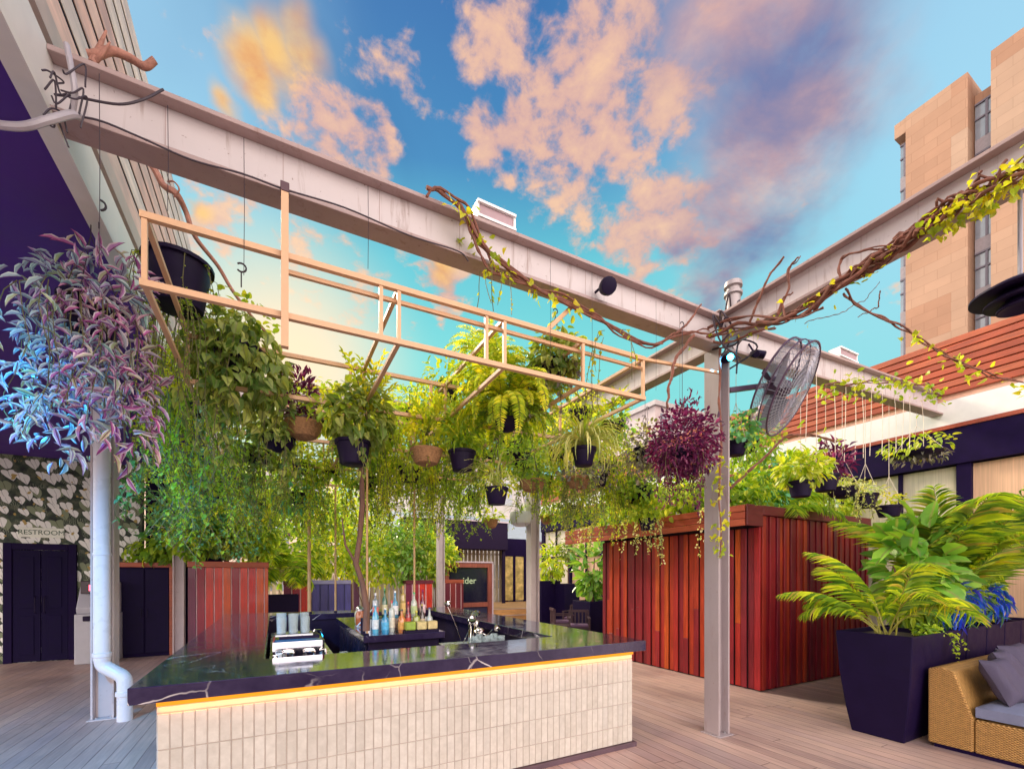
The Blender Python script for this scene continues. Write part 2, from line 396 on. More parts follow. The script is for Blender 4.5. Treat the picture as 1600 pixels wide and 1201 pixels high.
def frond(mb, sm, path, npair, L, Wd, kind='long', vee=.35, rng=None, fwd=.55, s0=.12, prof=None, stem=.006):
    k = len(path); t = np.linspace(0, 1, k); tt = np.linspace(s0, 1, npair)
    p = np.stack([np.interp(tt, t, path[:, j]) for j in range(3)], 1)
    tg = unit(np.stack([np.interp(tt, t, np.gradient(path[:, j])) for j in range(3)], 1))
    sd = unit(np.cross(tg, [0, 0, 1.])); up = np.cross(sd, tg)
    w = np.sin(np.clip((tt - s0) / (1 - s0), 0, 1) * PI * .86 + .30) ** .7 if prof is None else prof(tt)
    for sgn in (-1, 1):
        di = sd * sgn + tg * (fwd + .5 * tt[:, None]) + up * vee + (rng.normal(size=(npair, 3)) * .09 if rng is not None else 0)
        nr = up * 1.0 + sd * sgn * -.3 + (rng.normal(size=(npair, 3)) * .15 if rng is not None else 0)
        leaves(mb, kind, p, di, nr, L * w, Wd * (.6 + .4 * w))
    if sm is not None: sm.tube(path, np.linspace(stem, stem * .3, k), 5, False)
def straps(mb, c, n, ln, wd, seed, el=(.4, 1.4), droop=(1.6, 3.0), k=9):
    rng = np.random.default_rng(seed)
    wv = np.array([.5, .8, 1, 1, .95, .85, .65, .4, .05])
    for i in range(n):
        az = rng.uniform(0, 2 * PI); p = arc_path(c, az, rng.uniform(*el), ln * rng.uniform(.6, 1.15), rng.uniform(*droop), k)
        sd = np.array([-math.sin(az), math.cos(az), 0]); V = []; A = []
        for j in range(k):
            V += [p[j] - sd * wd * wv[j] / 2 + [0, 0, wd * .15], p[j], p[j] + sd * wd * wv[j] / 2 + [0, 0, wd * .15]]; A += [1, 0, 1]
        Fc = []
        for j in range(k - 1): a = j * 3; Fc += [(a, a + 1, a + 4, a + 3), (a + 1, a + 2, a + 5, a + 4)]
        mb.add(V, Fc, A)
# ------------------------------------------------------------------ palette
DARK = (.014, .008, .030)
M_dark = P('violet_black_paint', (.010, .004, .034), .6, spec=.08, var=.25)
M_soffit = P('violet_lit_soffit', (.070, .017, .25), .75, var=.10, scale=2.5)  # violet lamp wash on the soffit put into its colour
M_white = P('off_white_steel_paint', (.52, .45, .45), .5, var=.08, scale=3, bump=.05, stain=True)
M_flange = P('shaded_beam_steel', (.40, .29, .28), .5, var=.10, scale=4, stain=True)  # shade on the flanges put into a browner tone
M_web = P('lit_web_panel', (.58, .52, .53), .5, var=.06, scale=2, stain=True)  # lighter than the flanges: light on the web put into the colour
M_grey = P('grey_steel_paint', (.36, .305, .32), .42, stain=True, var=.08, scale=4, stretch=(1, 1, .3), bump=.04)
M_cream = P('cream_steel_paint', (.70, .42, .235), .45, var=.08, scale=8)
M_metal = P('brushed_steel', (.62, .62, .64), .28, metal=1.0, var=.1)
M_black = P('black_plastic', (.012, .006, .030), .5, spec=.15, var=.2)
M_wire = P('dark_wire', (.05, .035, .05), .6)
M_cord = P('pale_cord', (.72, .62, .52), .8)
M_conc = P('concrete_ground', (.20, .18, .18), .9, scale=.5, bump=.2, bscale=8)

# ------------------------------------------------------------------ ground and deck
g = MB(); g.add([(-600, -600, -.10), (600, -600, -.10), (600, 600, -.10), (-600, 600, -.10)], [(0, 1, 2, 3)])
struct(g.build('ground', M_conc, origin=(0, 0, -.1)))
m, T = new_mat('weathered_deck_boards')
o = T.n('ShaderNodeTexCoord').outputs['Object']
s_ = T.n('ShaderNodeSeparateXYZ', ins={0: o})
BW = .138
bx = T.math('DIVIDE', T.math('ADD', s_.outputs[0], 200.0), BW); bi = T.math('FLOOR', bx); fr = T.math('FRACT', bx)
h1 = T.n('ShaderNodeTexWhiteNoise', noise_dimensions='1D', ins={1: bi}).outputs[0]
yy = T.math('ADD', T.math('DIVIDE', T.math('ADD', s_.outputs[1], 200.), 3.6), T.math('MULTIPLY', h1, 5.)); yf = T.math('FRACT', yy)
idn = T.n('ShaderNodeTexWhiteNoise', noise_dimensions='2D', ins={0: T.n('ShaderNodeCombineXYZ', ins={0: bi, 1: T.math('FLOOR', yy), 2: 0.}).outputs[0]}).outputs[0]
gx = T.math('ABSOLUTE', T.math('SUBTRACT', fr, .5)); groove = T.smooth(gx, .462, .488)
gy = T.math('ABSOLUTE', T.math('SUBTRACT', yf, .5)); groove = T.math('MAXIMUM', groove, T.smooth(gy, .4985, .4993))
grain = T.noise(T.vmath('ADD', T.vmath('MULTIPLY', o, (38, 2.2, 1)), T.n('ShaderNodeCombineXYZ', ins={0: 0., 1: T.math('MULTIPLY', idn, 40.), 2: 0.}).outputs[0]), 1., 6, .65, .4)
blot = T.noise(o, .8, 5, .6)
c = T.ramp(idn, [(0, (.40, .275, .245)), (.35, (.47, .33, .295)), (.65, (.53, .375, .32)), (1, (.43, .31, .295))])
c = T.mix(1., c, T.ramp(grain, [(.3, (.80,) * 3), (.72, (1.15,) * 3)]), 'MULTIPLY')
c = T.mix(1., c, T.ramp(blot, [(.28, (.74, .75, .79)), (.5, (1, 1, 1)), (.72, (1.18, 1.11, 1.06))]), 'MULTIPLY')
c = T.mix(T.math('MULTIPLY', groove, .75), c, (.09, .06, .06))
b = T.n('ShaderNodeBsdfPrincipled', ins={'Base Color': c, 'Roughness': T.smooth(blot, .3, .7, .36, .58)})
hh = T.math('SUBTRACT', T.math('MULTIPLY', grain, .18), groove)
T.nt.links.new(T.n('ShaderNodeBump', ins={'Strength': .5, 'Distance': .006, 'Height': hh}).outputs[0], b.inputs['Normal'])
T.n('ShaderNodeOutputMaterial', ins={0: b.outputs[0]}); M_deck = m
g = MB(); g.box(-9, -4, -.09, 26, 26, 0.0)
struct(g.build('deck_floor', M_deck, origin=(0, 0, 0)))

# ------------------------------------------------------------------ left canopy with slatted parapet screen
cn = thing('canopy', 'dark soffit, violet light in its colour, with white fascia and slatted pink parapet, upper left', 'canopy', (-3.2, 3.5, 4.2))
g = MB(); g.box(-9, -4, 4.2, -1.10, 12.72, 4.34); g.build('soffit', M_soffit, cn)
g = MB(); g.box(-1.10, -4, 4.17, -1.04, 14.2, 4.50); g.box(-1.12, -4, 4.135, -1.02, 14.2, 4.17)
g.build('fascia', P('white_fascia_paint', (.74, .74, .72), .5, var=.06), cn)
g = MB(); g.box(-1.30, -4, 4.51, -1.10, 14.2, 4.60); g.prism([(-1.13, 4.60), (-1.05, 4.60), (-1.05, 4.74), (-1.13, 4.70)], 1, -4, 14.2)
g.build('gutter', P('beige_gutter', (.50, .40, .36), .5), cn)
g = MB(); g.box(-1.42, -4, 4.62, -1.36, 14.0, 7.62); g.build('backing', M_dark, cn)
M_slatp = BOARD('pink_white_slats', [(.80, .55, .47), (.82, .70, .64), (.78, .50, .42), (.84, .74, .70)], .5, grain=(8, .8, 8), bump=.05)
g = MB(); z = 4.78
while z < 7.5: g.cbox(-1.358, -4, z, -1.350, 14.0, z + .222, .002); z += .27
g.build('slat_panel', M_slatp, cn)

# ------------------------------------------------------------------ restroom wall with leaf wallpaper
WY = 12.6
m, T = new_mat('leaf_print_wallpaper')
o = T.n('ShaderNodeTexCoord').outputs['Object']
so_ = T.n('ShaderNodeSeparateXYZ', ins={0: o})
p2 = T.n('ShaderNodeCombineXYZ', ins={0: so_.outputs[0], 1: so_.outputs[2], 2: 0.}).outputs[0]
bgc = T.ramp(T.noise(p2, 5.5, 5, .6), [(.38, (.010, .014, .014)), (.50, (.030, .052, .030)), (.62, (.09, .10, .06))])
ferns = T.n('ShaderNodeTexWave', wave_type='BANDS', ins={0: p2, 1: 10., 2: 14., 3: 3.}).outputs[0]
c = T.mix(T.math('MULTIPLY', T.smooth(ferns, .75, .9), T.smooth(T.noise(p2, 3., 2), .5, .6)), bgc, (.24, .27, .18))
def heart(c, scale, off, r0, colr, seed, keep):
    q = T.vmath('ADD', T.vmath('MULTIPLY', p2, (scale, scale, 1)), off)
    q = T.vmath('ADD', q, T.vmath('MULTIPLY', T.vmath('SUBTRACT', T.noise(q, 1.5, 2, .5, col=True), (.5, .5, .5)), (.25, .25, 0)))
    v = T.n('ShaderNodeTexVoronoi', voronoi_dimensions='2D', feature='F1', ins={'Vector': q, 'Scale': 1.0, 'Randomness': .55})
    loc = T.vmath('SUBTRACT', q, v.outputs['Position']); s = T.n('ShaderNodeSeparateXYZ', ins={0: loc})
    x = T.math('ADD', s.outputs[0], T.math('MULTIPLY', s.outputs[1], .35)); y = s.outputs[1]
    ax = T.math('ABSOLUTE', x)
    yy = T.math('SUBTRACT', y, T.math('MULTIPLY', T.math('POWER', ax, .7), .55))          # heart curve
    dist = T.math('SQRT', T.math('ADD', T.math('MULTIPLY', x, x), T.math('MULTIPLY', T.math('ADD', yy, .14), T.math('ADD', yy, .14))))
    mask = T.smooth(dist, r0, r0 - .03)
    rnd = T.n('ShaderNodeSeparateXYZ', ins={0: v.outputs['Color']}).outputs[0]
    mask = T.math('MULTIPLY', mask, T.math('LESS_THAN', rnd, keep))
    colv = T.mix(T.smooth(T.math('ABSOLUTE', x), .022, .008), colr, tuple(k * .55 for k in colr))
    return T.mix(mask, c, colv)
c = heart(c, 2.6, (.3, .1, 0), .30, (.22, .26, .15), 1, .8)
c = heart(c, 3.1, (.7, .55, 0), .31, (.82, .82, .76), 2, .95)
c = heart(c, 3.9, (4.2, 1.35, 0), .30, (.84, .84, .78), 3, .8)
c = T.mix(T.smooth(T.noise(p2, 6.5, 1), .66, .70), c, (.42, .30, .08))
b = T.n('ShaderNodeBsdfPrincipled', ins={'Base Color': c, 'Roughness': .7}); T.n('ShaderNodeOutputMaterial', ins={0: b.outputs[0]})
rw = thing('restroom_wall', 'wall of pale leaf-print wallpaper with a black panelled door', 'wall', (-4.3, WY, 0))
g = MB(); g.box(-9, WY, 0, -2.62, WY + .2, 4.2); g.build('wall_panel', m, rw)
def wy(px, py, y=WY): return atY(px, py, y)
xl, xr = wy(6, 900).x, wy(121, 900).x
g = MB(); y = WY - .05
g.cbox(xl, y, 0, xl + .13, WY - .002, 2.42); g.cbox(xr - .13, y, 0, xr, WY - .002, 2.42); g.cbox(xl + .13, y, 2.29, xr - .13, WY - .002, 2.42)
g.build('door_frame', M_dark, rw)
g = MB(); w = (xr - xl - .26) / 2
for k in range(2):
    a = xl + .13 + k * w
    g.cbox(a + .004, WY - .035, .01, a + w - .004, WY - .004, 2.285)
    for z0, z1 in ((.15, .95), (1.1, 2.15)):
        g.cbox(a + .1, WY - .045, z0, a + w - .1, WY - .036, z1, .004)
dr = g.build('door', P('door_blue_black', (.008, .004, .030), .6, spec=.08), rw)
g = MB(); xm = xl + .13 + w
for s in (-1, 1): g.tube([(xm + s * .07, WY - .05, 1.0), (xm + s * .07, WY - .1, 1.02), (xm + s * .07, WY - .1, 1.32), (xm + s * .07, WY - .05, 1.34)], .01, 6)
g.build('handle', M_black, dr)
# sign
def text_mesh(name, body, size, loc, rot, mat, parent, ext=.002, align='CENTER'):
    cu = bpy.data.curves.new(name, 'FONT'); cu.body = body; cu.size = size; cu.extrude = ext; cu.align_x = align; cu.align_y = 'CENTER'
    t = bpy.data.objects.new('tmp', cu); col.objects.link(t)
    dg = bpy.context.evaluated_depsgraph_get(); me = bpy.data.meshes.new_from_object(t.evaluated_get(dg)); bpy.data.objects.remove(t)
    me.name = name; me.materials.clear(); me.materials.append(mat); ob = bpy.data.objects.new(name, me); col.objects.link(ob); ob.parent = parent
    pl = world_loc(parent); ob.location = (loc[0] - pl[0], loc[1] - pl[1], loc[2] - pl[2]); ob.rotation_euler = rot; return ob
sg = wy(66, 832)
sn_ = thing('restroom_sign', 'small cream RESTROOM sign above the black double door', 'sign', (sg.x, WY - .002, sg.z))
g = MB(); g.cbox(sg.x - .34, WY - .022, sg.z - .1, sg.x + .34, WY - .003, sg.z + .1, .004); g.build('sign_board', P('sign_cream', (.80, .82, .70), .5), sn_)
text_mesh('lettering', 'RESTROOM', .135, (sg.x, WY - .025, sg.z), (PI / 2, 0, 0), P('sign_green', (.05, .11, .05), .5), sn_)

# cash machine
ax0 = -3.88
am = thing('cash_machine', 'silver cash machine with glowing red topper beside the restroom door', 'cash machine', (ax0, 11.9, 0))
cx0, cx1 = atY(120, 950, 11.9).x, atY(120, 950, 11.9).x + .62
sil = P('silver_grey_plastic', (.42, .42, .47), .35, var=.05)
g = MB(); g.prism([(11.75, .0), (12.35, 0), (12.35, 1.0), (11.75, 1.0)], 0, cx0, cx1); g.build('cabinet', sil, am, bevel=.02)
g = MB(); g.prism([(11.80, 1.0), (12.35, 1.0), (12.35, 1.62), (12.05, 1.62), (11.78, 1.12)], 0, cx0 + .02, cx1 - .02); g.build('upper_housing', sil, am, bevel=.015)
g = MB(); g.cbox(cx0 + .07, 11.84, 1.40, cx1 - .07, 12.1, 1.66, .01); g.build('topper', P('topper_black', (.03, .01, .02), .3), am)
g = MB(); g.box(cx0 + .2, 11.832, 1.46, cx1 - .2, 11.839, 1.58); g.build('topper_light', P('red_glow', (.4, .02, .05), .4, emit=(1, .12, .2), estr=2.2), am)
g = MB(); n_ = Vector((0, -.5, .27)).normalized()
g.add([(cx0 + .12, 11.83, 1.19), (cx1 - .12, 11.83, 1.19), (cx1 - .12, 11.93, 1.375), (cx0 + .12, 11.93, 1.375)], [(0, 1, 2, 3)])
g.build('screen', P('screen_glow', (.4, .4, .5), .3, emit=(.8, .85, 1), estr=.9), am)
g = MB(); g.cbox(cx0 + .14, 11.70, .86, cx1 - .14, 11.749, .96, .01); g.build('keypad', M_black, am)

# dark cupboard
cb = thing('black_cupboard', 'tall black cupboard with a red-brown timber rim, left of the red timber screen', 'cupboard', (-2.2, 12.3, 0))
ya = 12.28; q0, q1 = atY(186, 900, ya), atY(277, 900, ya)
zt = atY(230, 880, ya).z
g = MB(); g.box(q0.x, ya, 0, q1.x - .14, ya + .5, zt - .08); g.build('carcass', M_dark, cb)
g = MB(); ww = (q1.x - .14 - q0.x) / 2
for k in range(2): g.cbox(q0.x + k * ww + .01, ya - .025, .08, q0.x + (k + 1) * ww - .01, ya - .002, zt - .12)
dd = g.build('door', P('cupboard_door', (.012, .007, .036), .6, var=.2, spec=.1), cb)
g = MB(); g.tube([(q0.x + ww - .05, ya - .05, .85), (q0.x + ww - .05, ya - .05, 1.05)], .008, 6); g.tube([(q0.x + ww + .05, ya - .05, .85), (q0.x + ww + .05, ya - .05, 1.05)], .008, 6); g.build('handle', M_black, dd)
RED = [(.60, .035, .014), (.50, .014, .018), (.16, .012, .050), (.62, .085, .012), (.52, .020, .016), (.30, .014, .030), (.56, .055, .014), (.48, .012, .016)]
M_red = BOARD('red_hardwood_boards', RED, .42, coat=.15)
M_trim = BOARD('orange_brown_trim', [(.40, .085, .035), (.36, .065, .03), (.44, .11, .05)], .45, grain=(2, 30, 30))
M_maroon = BOARD('maroon_boards', [(.16, .012, .022), (.13, .010, .026), (.22, .02, .02), (.105, .008, .02)], .4)
g = MB(); g.cbox(q0.x, ya - .03, zt - .08, q1.x, ya + .5, zt + .02); g.cbox(q1.x - .14, ya - .03, 0, q1.x, ya + .5, zt - .08); g.build('timber_rim', M_trim, cb)

# wall behind the cupboard: dark upper wall
dw_ = thing('dark_wall', 'plain violet-black wall behind the cupboard and the left hanging vines', 'wall', (-2, 13.0, 0))
g = MB(); g.box(-2.62, 12.9, 0, -1.15, 13.1, 4.3); g.build('wall_panel', M_dark, dw_)
g = MB()
for k in range(7):
    g.cbox(-2.5, 12.84, 2.55 + k * .16, -1.75, 12.89, 2.58 + k * .16, .003)
g.build('wall_shelf', P('pale_grey', (.5, .5, .52), .6), dw_)

# ------------------------------------------------------------------ steel columns (H sections)
def column(name, x, y, z1, w, mat, label, group='steel columns carrying the beams'):
    t = thing(name, label, 'column', (x, y, 0), group)
    g = MB(); f = .022
    g.box(x - w / 2, y - w / 2, .012, x - w / 2 + f, y + w / 2, z1); g.box(x + w / 2 - f, y - w / 2, .012, x + w / 2, y + w / 2, z1)
    g.box(x - w / 2 + f, y - .008, .012, x + w / 2 - f, y + .008, z1)
    g.build('post', mat, t, bevel=.004)
    g = MB(); g.cbox(x - w / 2 - .03, y - w / 2 - .03, 0, x + w / 2 + .03, y + w / 2 + .03, .012, .003)
    g.build('base_plate', mat, t)
    g = MB()
    for a in (-1, 1):
        for b_ in (-1, 1): g.lathe([(.012, 0), (.012, .016), (.006, .02)], 6, (x + a * w * .32, y + b_ * w * .30, .012))
    g.build('bolts', M_metal, t)
    return t
CX = 4.34; CY = 3.26
column('steel_column', CX, CY, 4.245, .185, M_grey, 'nearest grey steel column, right of the bar in front of the red timber shed')
column('steel_column', CX, 7.25, 4.25, .185, M_white, 'pale column rising beyond the right arm of the bar, before the stage')
column('steel_column', CX, 12.6, 4.24, .20, M_white, 'thin far column between the bottles and the framed dark screen')
c0 = column('steel_column', -1.86, 7.22, 4.19, .22, M_white, 'pale column at the left with a fat downpipe strapped to it')
column('steel_column', -1.86, 12.0, 4.19, .20, M_white, 'slim pale column between the black cupboard and the red timber screen')

# downpipe
dp = thing('downpipe', 'round white downpipe with an offset elbow at its foot, front of the left column', 'downpipe', (-1.80, 7.02, 0))
px_, py_ = -1.84, 7.03
M_pipe = P('white_pipe_paint', (.66, .64, .68), .3, var=.05)
g = MB(); g.tube([(px_, py_, 4.18), (px_, py_, .74)], .082, 20); g.build('pipe', M_pipe, dp, smooth=True)
e0 = Vector((px_, py_, .74)); sx = Vector((.9, -.25, 0)).normalized()
pts = []
for k in range(7):
    a = k / 6 * rad(62); pts.append(e0 + sx * (.12 * (1 - math.cos(a))) + Vector((0, 0, -.12 * math.sin(a))))
dv_ = (pts[-1] - pts[-2]).normalized(); pts.append(pts[-1] + dv_ * .13)
c_ = pts[-1]
for k in range(1, 7):
    a = rad(62) * (1 - k / 6); pts.append(c_ + sx * (.12 * (math.cos(a) - math.cos(rad(62)))) + Vector((0, 0, -.12 * (math.sin(rad(62)) - math.sin(a)))))
pts.append(Vector((pts[-1].x, pts[-1].y, .0)))
g = MB(); g.tube(pts, .078, 20); g.build('elbow', M_pipe, dp, smooth=True)
g = MB()
for z in (.78, .30):
    g = MB(); g.lathe([(.083, 0), (.092, .004), (.092, .05), (.083, .055)], 20, (px_ if z > .5 else pts[-1].x, py_ if z > .5 else pts[-1].y, z)); g.build('collar', M_pipe, dp, smooth=True)
for z in (2.0, 3.3):
    g = MB(); g.lathe([(.084, 0), (.088, .003), (.088, .03), (.084, .033)], 20, (px_, py_, z)); g.build('collar', M_pipe, dp, smooth=True)

# ------------------------------------------------------------------ beams (I sections)
def ibeam(name, p, q, h, w, label, group='steel roof beams', mat=None, stiff=()):
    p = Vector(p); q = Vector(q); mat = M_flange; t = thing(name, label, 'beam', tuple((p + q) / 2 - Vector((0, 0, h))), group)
    g = MB(); f = .03
    dz = lambda z: Vector((0, 0, z))
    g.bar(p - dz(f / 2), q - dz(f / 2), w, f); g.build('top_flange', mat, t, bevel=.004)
    g = MB(); g.bar(p - dz(h / 2), q - dz(h / 2), .014, h - 2 * f - .002)
    a = (q - p).normalized(); sd = a.cross(Vector((0, 0, 1))).normalized()
    for u in stiff:
        c = p.lerp(q, u) - dz(h / 2); g.bar(c - sd * (w / 2 - .012), c + sd * (w / 2 - .012), .008, h - 2 * f - .006)
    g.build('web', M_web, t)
    for u in np.arange(.09, 1, .115):
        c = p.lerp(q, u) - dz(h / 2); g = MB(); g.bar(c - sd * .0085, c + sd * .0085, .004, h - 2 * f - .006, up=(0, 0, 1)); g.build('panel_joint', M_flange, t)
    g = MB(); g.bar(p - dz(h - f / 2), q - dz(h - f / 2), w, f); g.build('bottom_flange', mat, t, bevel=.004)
    return t
PL = atY(100, 78, CY - .12); PR = atY(1105, 487, CY - .12)
zL, zR = 4.50, 4.585
BYC = 3.225
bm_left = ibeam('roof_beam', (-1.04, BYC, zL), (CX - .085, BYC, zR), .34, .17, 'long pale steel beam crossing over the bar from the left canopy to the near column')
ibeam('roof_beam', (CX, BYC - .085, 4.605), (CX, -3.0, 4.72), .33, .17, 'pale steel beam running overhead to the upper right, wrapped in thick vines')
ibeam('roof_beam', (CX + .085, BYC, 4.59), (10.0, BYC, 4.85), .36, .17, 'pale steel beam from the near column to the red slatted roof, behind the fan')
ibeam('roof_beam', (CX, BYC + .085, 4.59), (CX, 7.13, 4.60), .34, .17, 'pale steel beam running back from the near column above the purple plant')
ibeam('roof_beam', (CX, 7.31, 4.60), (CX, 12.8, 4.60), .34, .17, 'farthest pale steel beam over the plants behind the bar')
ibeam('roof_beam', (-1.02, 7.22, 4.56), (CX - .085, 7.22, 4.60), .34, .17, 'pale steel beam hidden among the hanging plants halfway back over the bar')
# junction plates on the near column
jp = thing('junction_box', 'cluster of bolted plates, cables and a round cap where the beams meet', 'junction box', (CX, CY, 4.74))
g = MB(); g.cbox(CX - .13, CY - .13, 4.608, CX + .13, CY + .11, 4.625, .003); g.cbox(CX - .08, CY - .135, 4.22, CX + .08, CY - .123, 4.56, .002); g.build('plate', M_grey, jp)
g = MB(); rng = np.random.default_rng(3)
for k in range(9):
    a = rng.uniform(0, 6.28); p = np.array([CX + math.cos(a) * .17, CY - .17 + math.sin(a) * .06, 4.2 + rng.uniform(-.05, .5)])
    g.ctube([p, p + rng.normal(size=3) * .06 + [0, -.03, .08], p + rng.normal(size=3) * .08 + [.05, -.04, -.1], p + rng.normal(size=3) * .08 + [0, 0, -.3]], .009, 5)
g.build('cables', M_wire, jp, smooth=True)
ex = thing('roof_vent', 'squat grey round vent cap standing on top of the near column', 'vent', (CX + .14, CY - .10, 4.63))
g = MB(); g.lathe([(.075, 0), (.075, .16), (.095, .17), (.095, .20), (.07, .22), (.07, .25), (.095, .26), (.09, .31), (.05, .335)], 18, (CX + .14, CY - .10, 4.69)); g.build('cap', P('aged_zinc', (.34, .30, .31), .5, metal=.4), ex, smooth=True)
g = MB(); g.lathe([(.10, 0), (.11, .02), (.11, .05), (.08, .058)], 18, (CX + .14, CY - .10, 4.63)); g.build('base_ring', M_black, ex)

# lights on the beams
def boxlight(name, c, a, L, label):
    t = thing(name, label, 'light fitting', tuple(c), 'floodlights sitting on the beams'); c = Vector(c); a = Vector(a).normalized(); s = Vector((a.y, -a.x, 0))
    up = Vector((0, 0, 1))
    g = MB(); g.bar(c - a * L / 2 + up * .07, c + a * L / 2 + up * .07, .12, .09); g.build('housing', P('mauve_grey_housing', (.40, .27, .30), .5), t, bevel=.006)
    g = MB(); 
    for z in (.125, .012): g.bar(c - a * (L / 2 + .02) + up * z, c + a * (L / 2 + .02) + up * z, .16, .02)
    for e in (-1, 1): g.bar(c + a * e * (L / 2 + .012) + up * .023, c + a * e * (L / 2 + .012) + up * .114, .13, .02, up=a)
    g.build('frame', P('white_trim', (.85, .85, .85), .4), t)
    return t
L1 = atY(772, 345, CY - .05)
def beam_z(x): return zL + (zR - zL) * (x + 1.04) / (CX + .92)
boxlight('flood_light', (L1.x, BYC, beam_z(L1.x) + .01), (1, 0, 0), .30, 'long white-rimmed floodlight lying on the beam above the bar')
L2 = atY(1320, 565, CY - .05)
boxlight('flood_light', (L2.x, BYC, 4.59 + (L2.x - CX) * .046 + .01), (1, 0, 0), .42, 'small floodlight on the far beam to the right of the fan')

# small loudspeaker on the beam
spk = atY(948, 448, CY - .2)
t = thing('loudspeaker', 'small dark loudspeaker bracketed on the face of the long beam', 'loudspeaker', tuple(spk))
g = MB(); g.lathe([(.045, -.08), (.06, -.05), (.075, .03), (.07, .07), (.05, .075)], 14, spk, ax=(-.3, -.8, -.4)); g.build('cabinet', M_black, t, smooth=True)
g = MB(); g.tube([spk, spk + Vector((0, .1, .04)), spk + Vector((0, .18, .04))], .012, 6); g.build('bracket', M_black, t)

# dark pendant fitting on the beam's end right of the column
sp2 = atY(1183, 553, CY - .15)
t = thing('spotlight', 'dark twin spotlight fixed under the beam right of the near column', 'spotlight', tuple(sp2))
for s in (-1, 1):
    g = MB(); g.lathe([(.02, -.05), (.04, -.04), (.045, .05), (.035, .06)], 12, sp2 + Vector((s * .05, 0, s * .01)), ax=(s * .5, -.7, -.4)); g.build('lamp_head', M_black, t, smooth=True)
g = MB(); g.tube([sp2, sp2 + Vector((0, .06, .08)), sp2 + Vector((0, .1, .16))], .01, 6); g.build('bracket', M_black, t)
# lit cyan spot on the column
LC = atY(1146, 553, CY - .2)
t = thing('cyan_lamp', 'small glowing cyan lamp beside the near column under the beam junction', 'lamp', tuple(LC))
g = MB(); g.lathe([(.03, 0), (.045, .02), (.05, .10), (.03, .12)], 14, LC + Vector((.03, .06, .0)), ax=(.4, .8, .25)); g.build('housing', M_black, t, smooth=True)
g = MB(); g.lathe([(.01, -.015), (.03, -.01), (.037, 0), (.036, .012)], 14, LC + Vector((.03, .055, 0)), ax=(.4, .8, .25)); g.build('lens', P('cyan_glow', (.1, .8, 1), .3, emit=(.05, .75, 1), estr=9), t, smooth=True)
g = MB(); g.tube([LC + Vector((.05, .12, .04)), (CX + .05, CY - .115, LC.z + .06)], .01, 6); g.build('bracket', M_black, t)
ld = bpy.data.lights.new('cyan_beam', 'SPOT'); ld.energy = 90; ld.color = (.06, .50, 1.0); ld.spot_size = rad(30); ld.spot_blend = .8; ld.shadow_soft_size = .04
lo = bpy.data.objects.new('cyan_beam', ld); col.objects.link(lo); lo.parent = t; lo.location = (-.06, -.03, -.03)
tgt = Vector((.5, 7.2, .8)) - (LC + Vector((-.06, -.03, -.03))); lo.rotation_euler = (-tgt).to_track_quat('Z', 'Y').to_euler()

# blue wash light under the canopy
wl = Vector((-2.9, 3.5, 3.98))
t = thing('wash_light', 'blue stage wash light clamped under the violet soffit at the far left', 'light', tuple(wl))
ax_ = (Vector((-.9, 5.6, .2)) - wl).normalized()
g = MB(); g.lathe([(.05, -.16), (.08, -.14), (.085, -.02), (.10, .0), (.095, .0), (.07, -.02)], 18, wl, ax=ax_); g.build('housing', M_black, t, smooth=True)
g = MB(); g.lathe([(.001, -.025), (.068, -.022), (.068, -.018), (.001, -.015)], 18, wl, ax=ax_); g.build('lens', P('blue_glow', (.05, .3, 1), .3, emit=(.02, .35, 1), estr=6), t, smooth=True)
g = MB(); g.tube([wl - ax_ * .08, (wl.x, wl.y, 4.2)], .014, 6); g.build('bracket', M_black, t)
ld = bpy.data.lights.new('blue_beam', 'SPOT'); ld.energy = 560; ld.color = (.02, .46, 1.0); ld.spot_size = rad(92); ld.spot_blend = .8; ld.shadow_soft_size = .07
lo = bpy.data.objects.new('blue_beam', ld); col.objects.link(lo); lo.parent = t; lo.location = tuple(ax_ * .03); lo.rotation_euler = (-ax_).to_track_quat('Z', 'Y').to_euler()

# cables at the canopy corner
t = thing('cable_bundle', 'tangle of grey conduits and black cables where the long beam meets the canopy', 'cables', (-1.0, CY - .2, 4.3))
g = MB()
def P3(px, py, y): return atY(px, py, y)
g.ctube([P3(-40, 190, 3.0), P3(30, 198, 3.0), P3(75, 188, 3.0), P3(110, 179, 3.05), P3(125, 183, 3.09)], .018, 8)
g.ctube([P3(104, 70, 3.1), P3(112, 110, 3.05), P3(117, 145, 3.05), P3(113, 175, 3.08)], .014, 8)
g.build('conduit', P('grey_conduit', (.42, .38, .42), .4), t, smooth=True)
g = MB()
g.ctube([P3(85, 148, 3.1), P3(120, 152, 3.07), P3(185, 163, 3.04), P3(225, 155, 3.04), P3(255, 140, 3.08)], .006, 6)
g.ctube([P3(118, 181, 3.09), P3(160, 190, 3.06), P3(220, 215, 3.07), P3(300, 250, 3.09), P3(380, 272, 3.09), P3(445, 296, 3.1), P3(540, 325, 3.1), P3(640, 368, 3.1), P3(715, 392, 3.1), P3(732, 408, 3.1)], .005, 6)
rng = np.random.default_rng(11)
for k in range(9):
    x0, y0 = 70 + rng.uniform(-6, 40), 90 + rng.uniform(0, 100)
    g.ctube([P3(x0, y0, 3.0), P3(x0 + rng.uniform(5, 22), y0 + rng.uniform(-15, 20), 3.02), P3(x0 + rng.uniform(15, 36), y0 + rng.uniform(-10, 30), 3.06), P3(x0 + rng.uniform(15, 40), y0 + rng.uniform(20, 55), 3.06)], .0042, 5)
g.build('cable', M_wire, t, smooth=True)
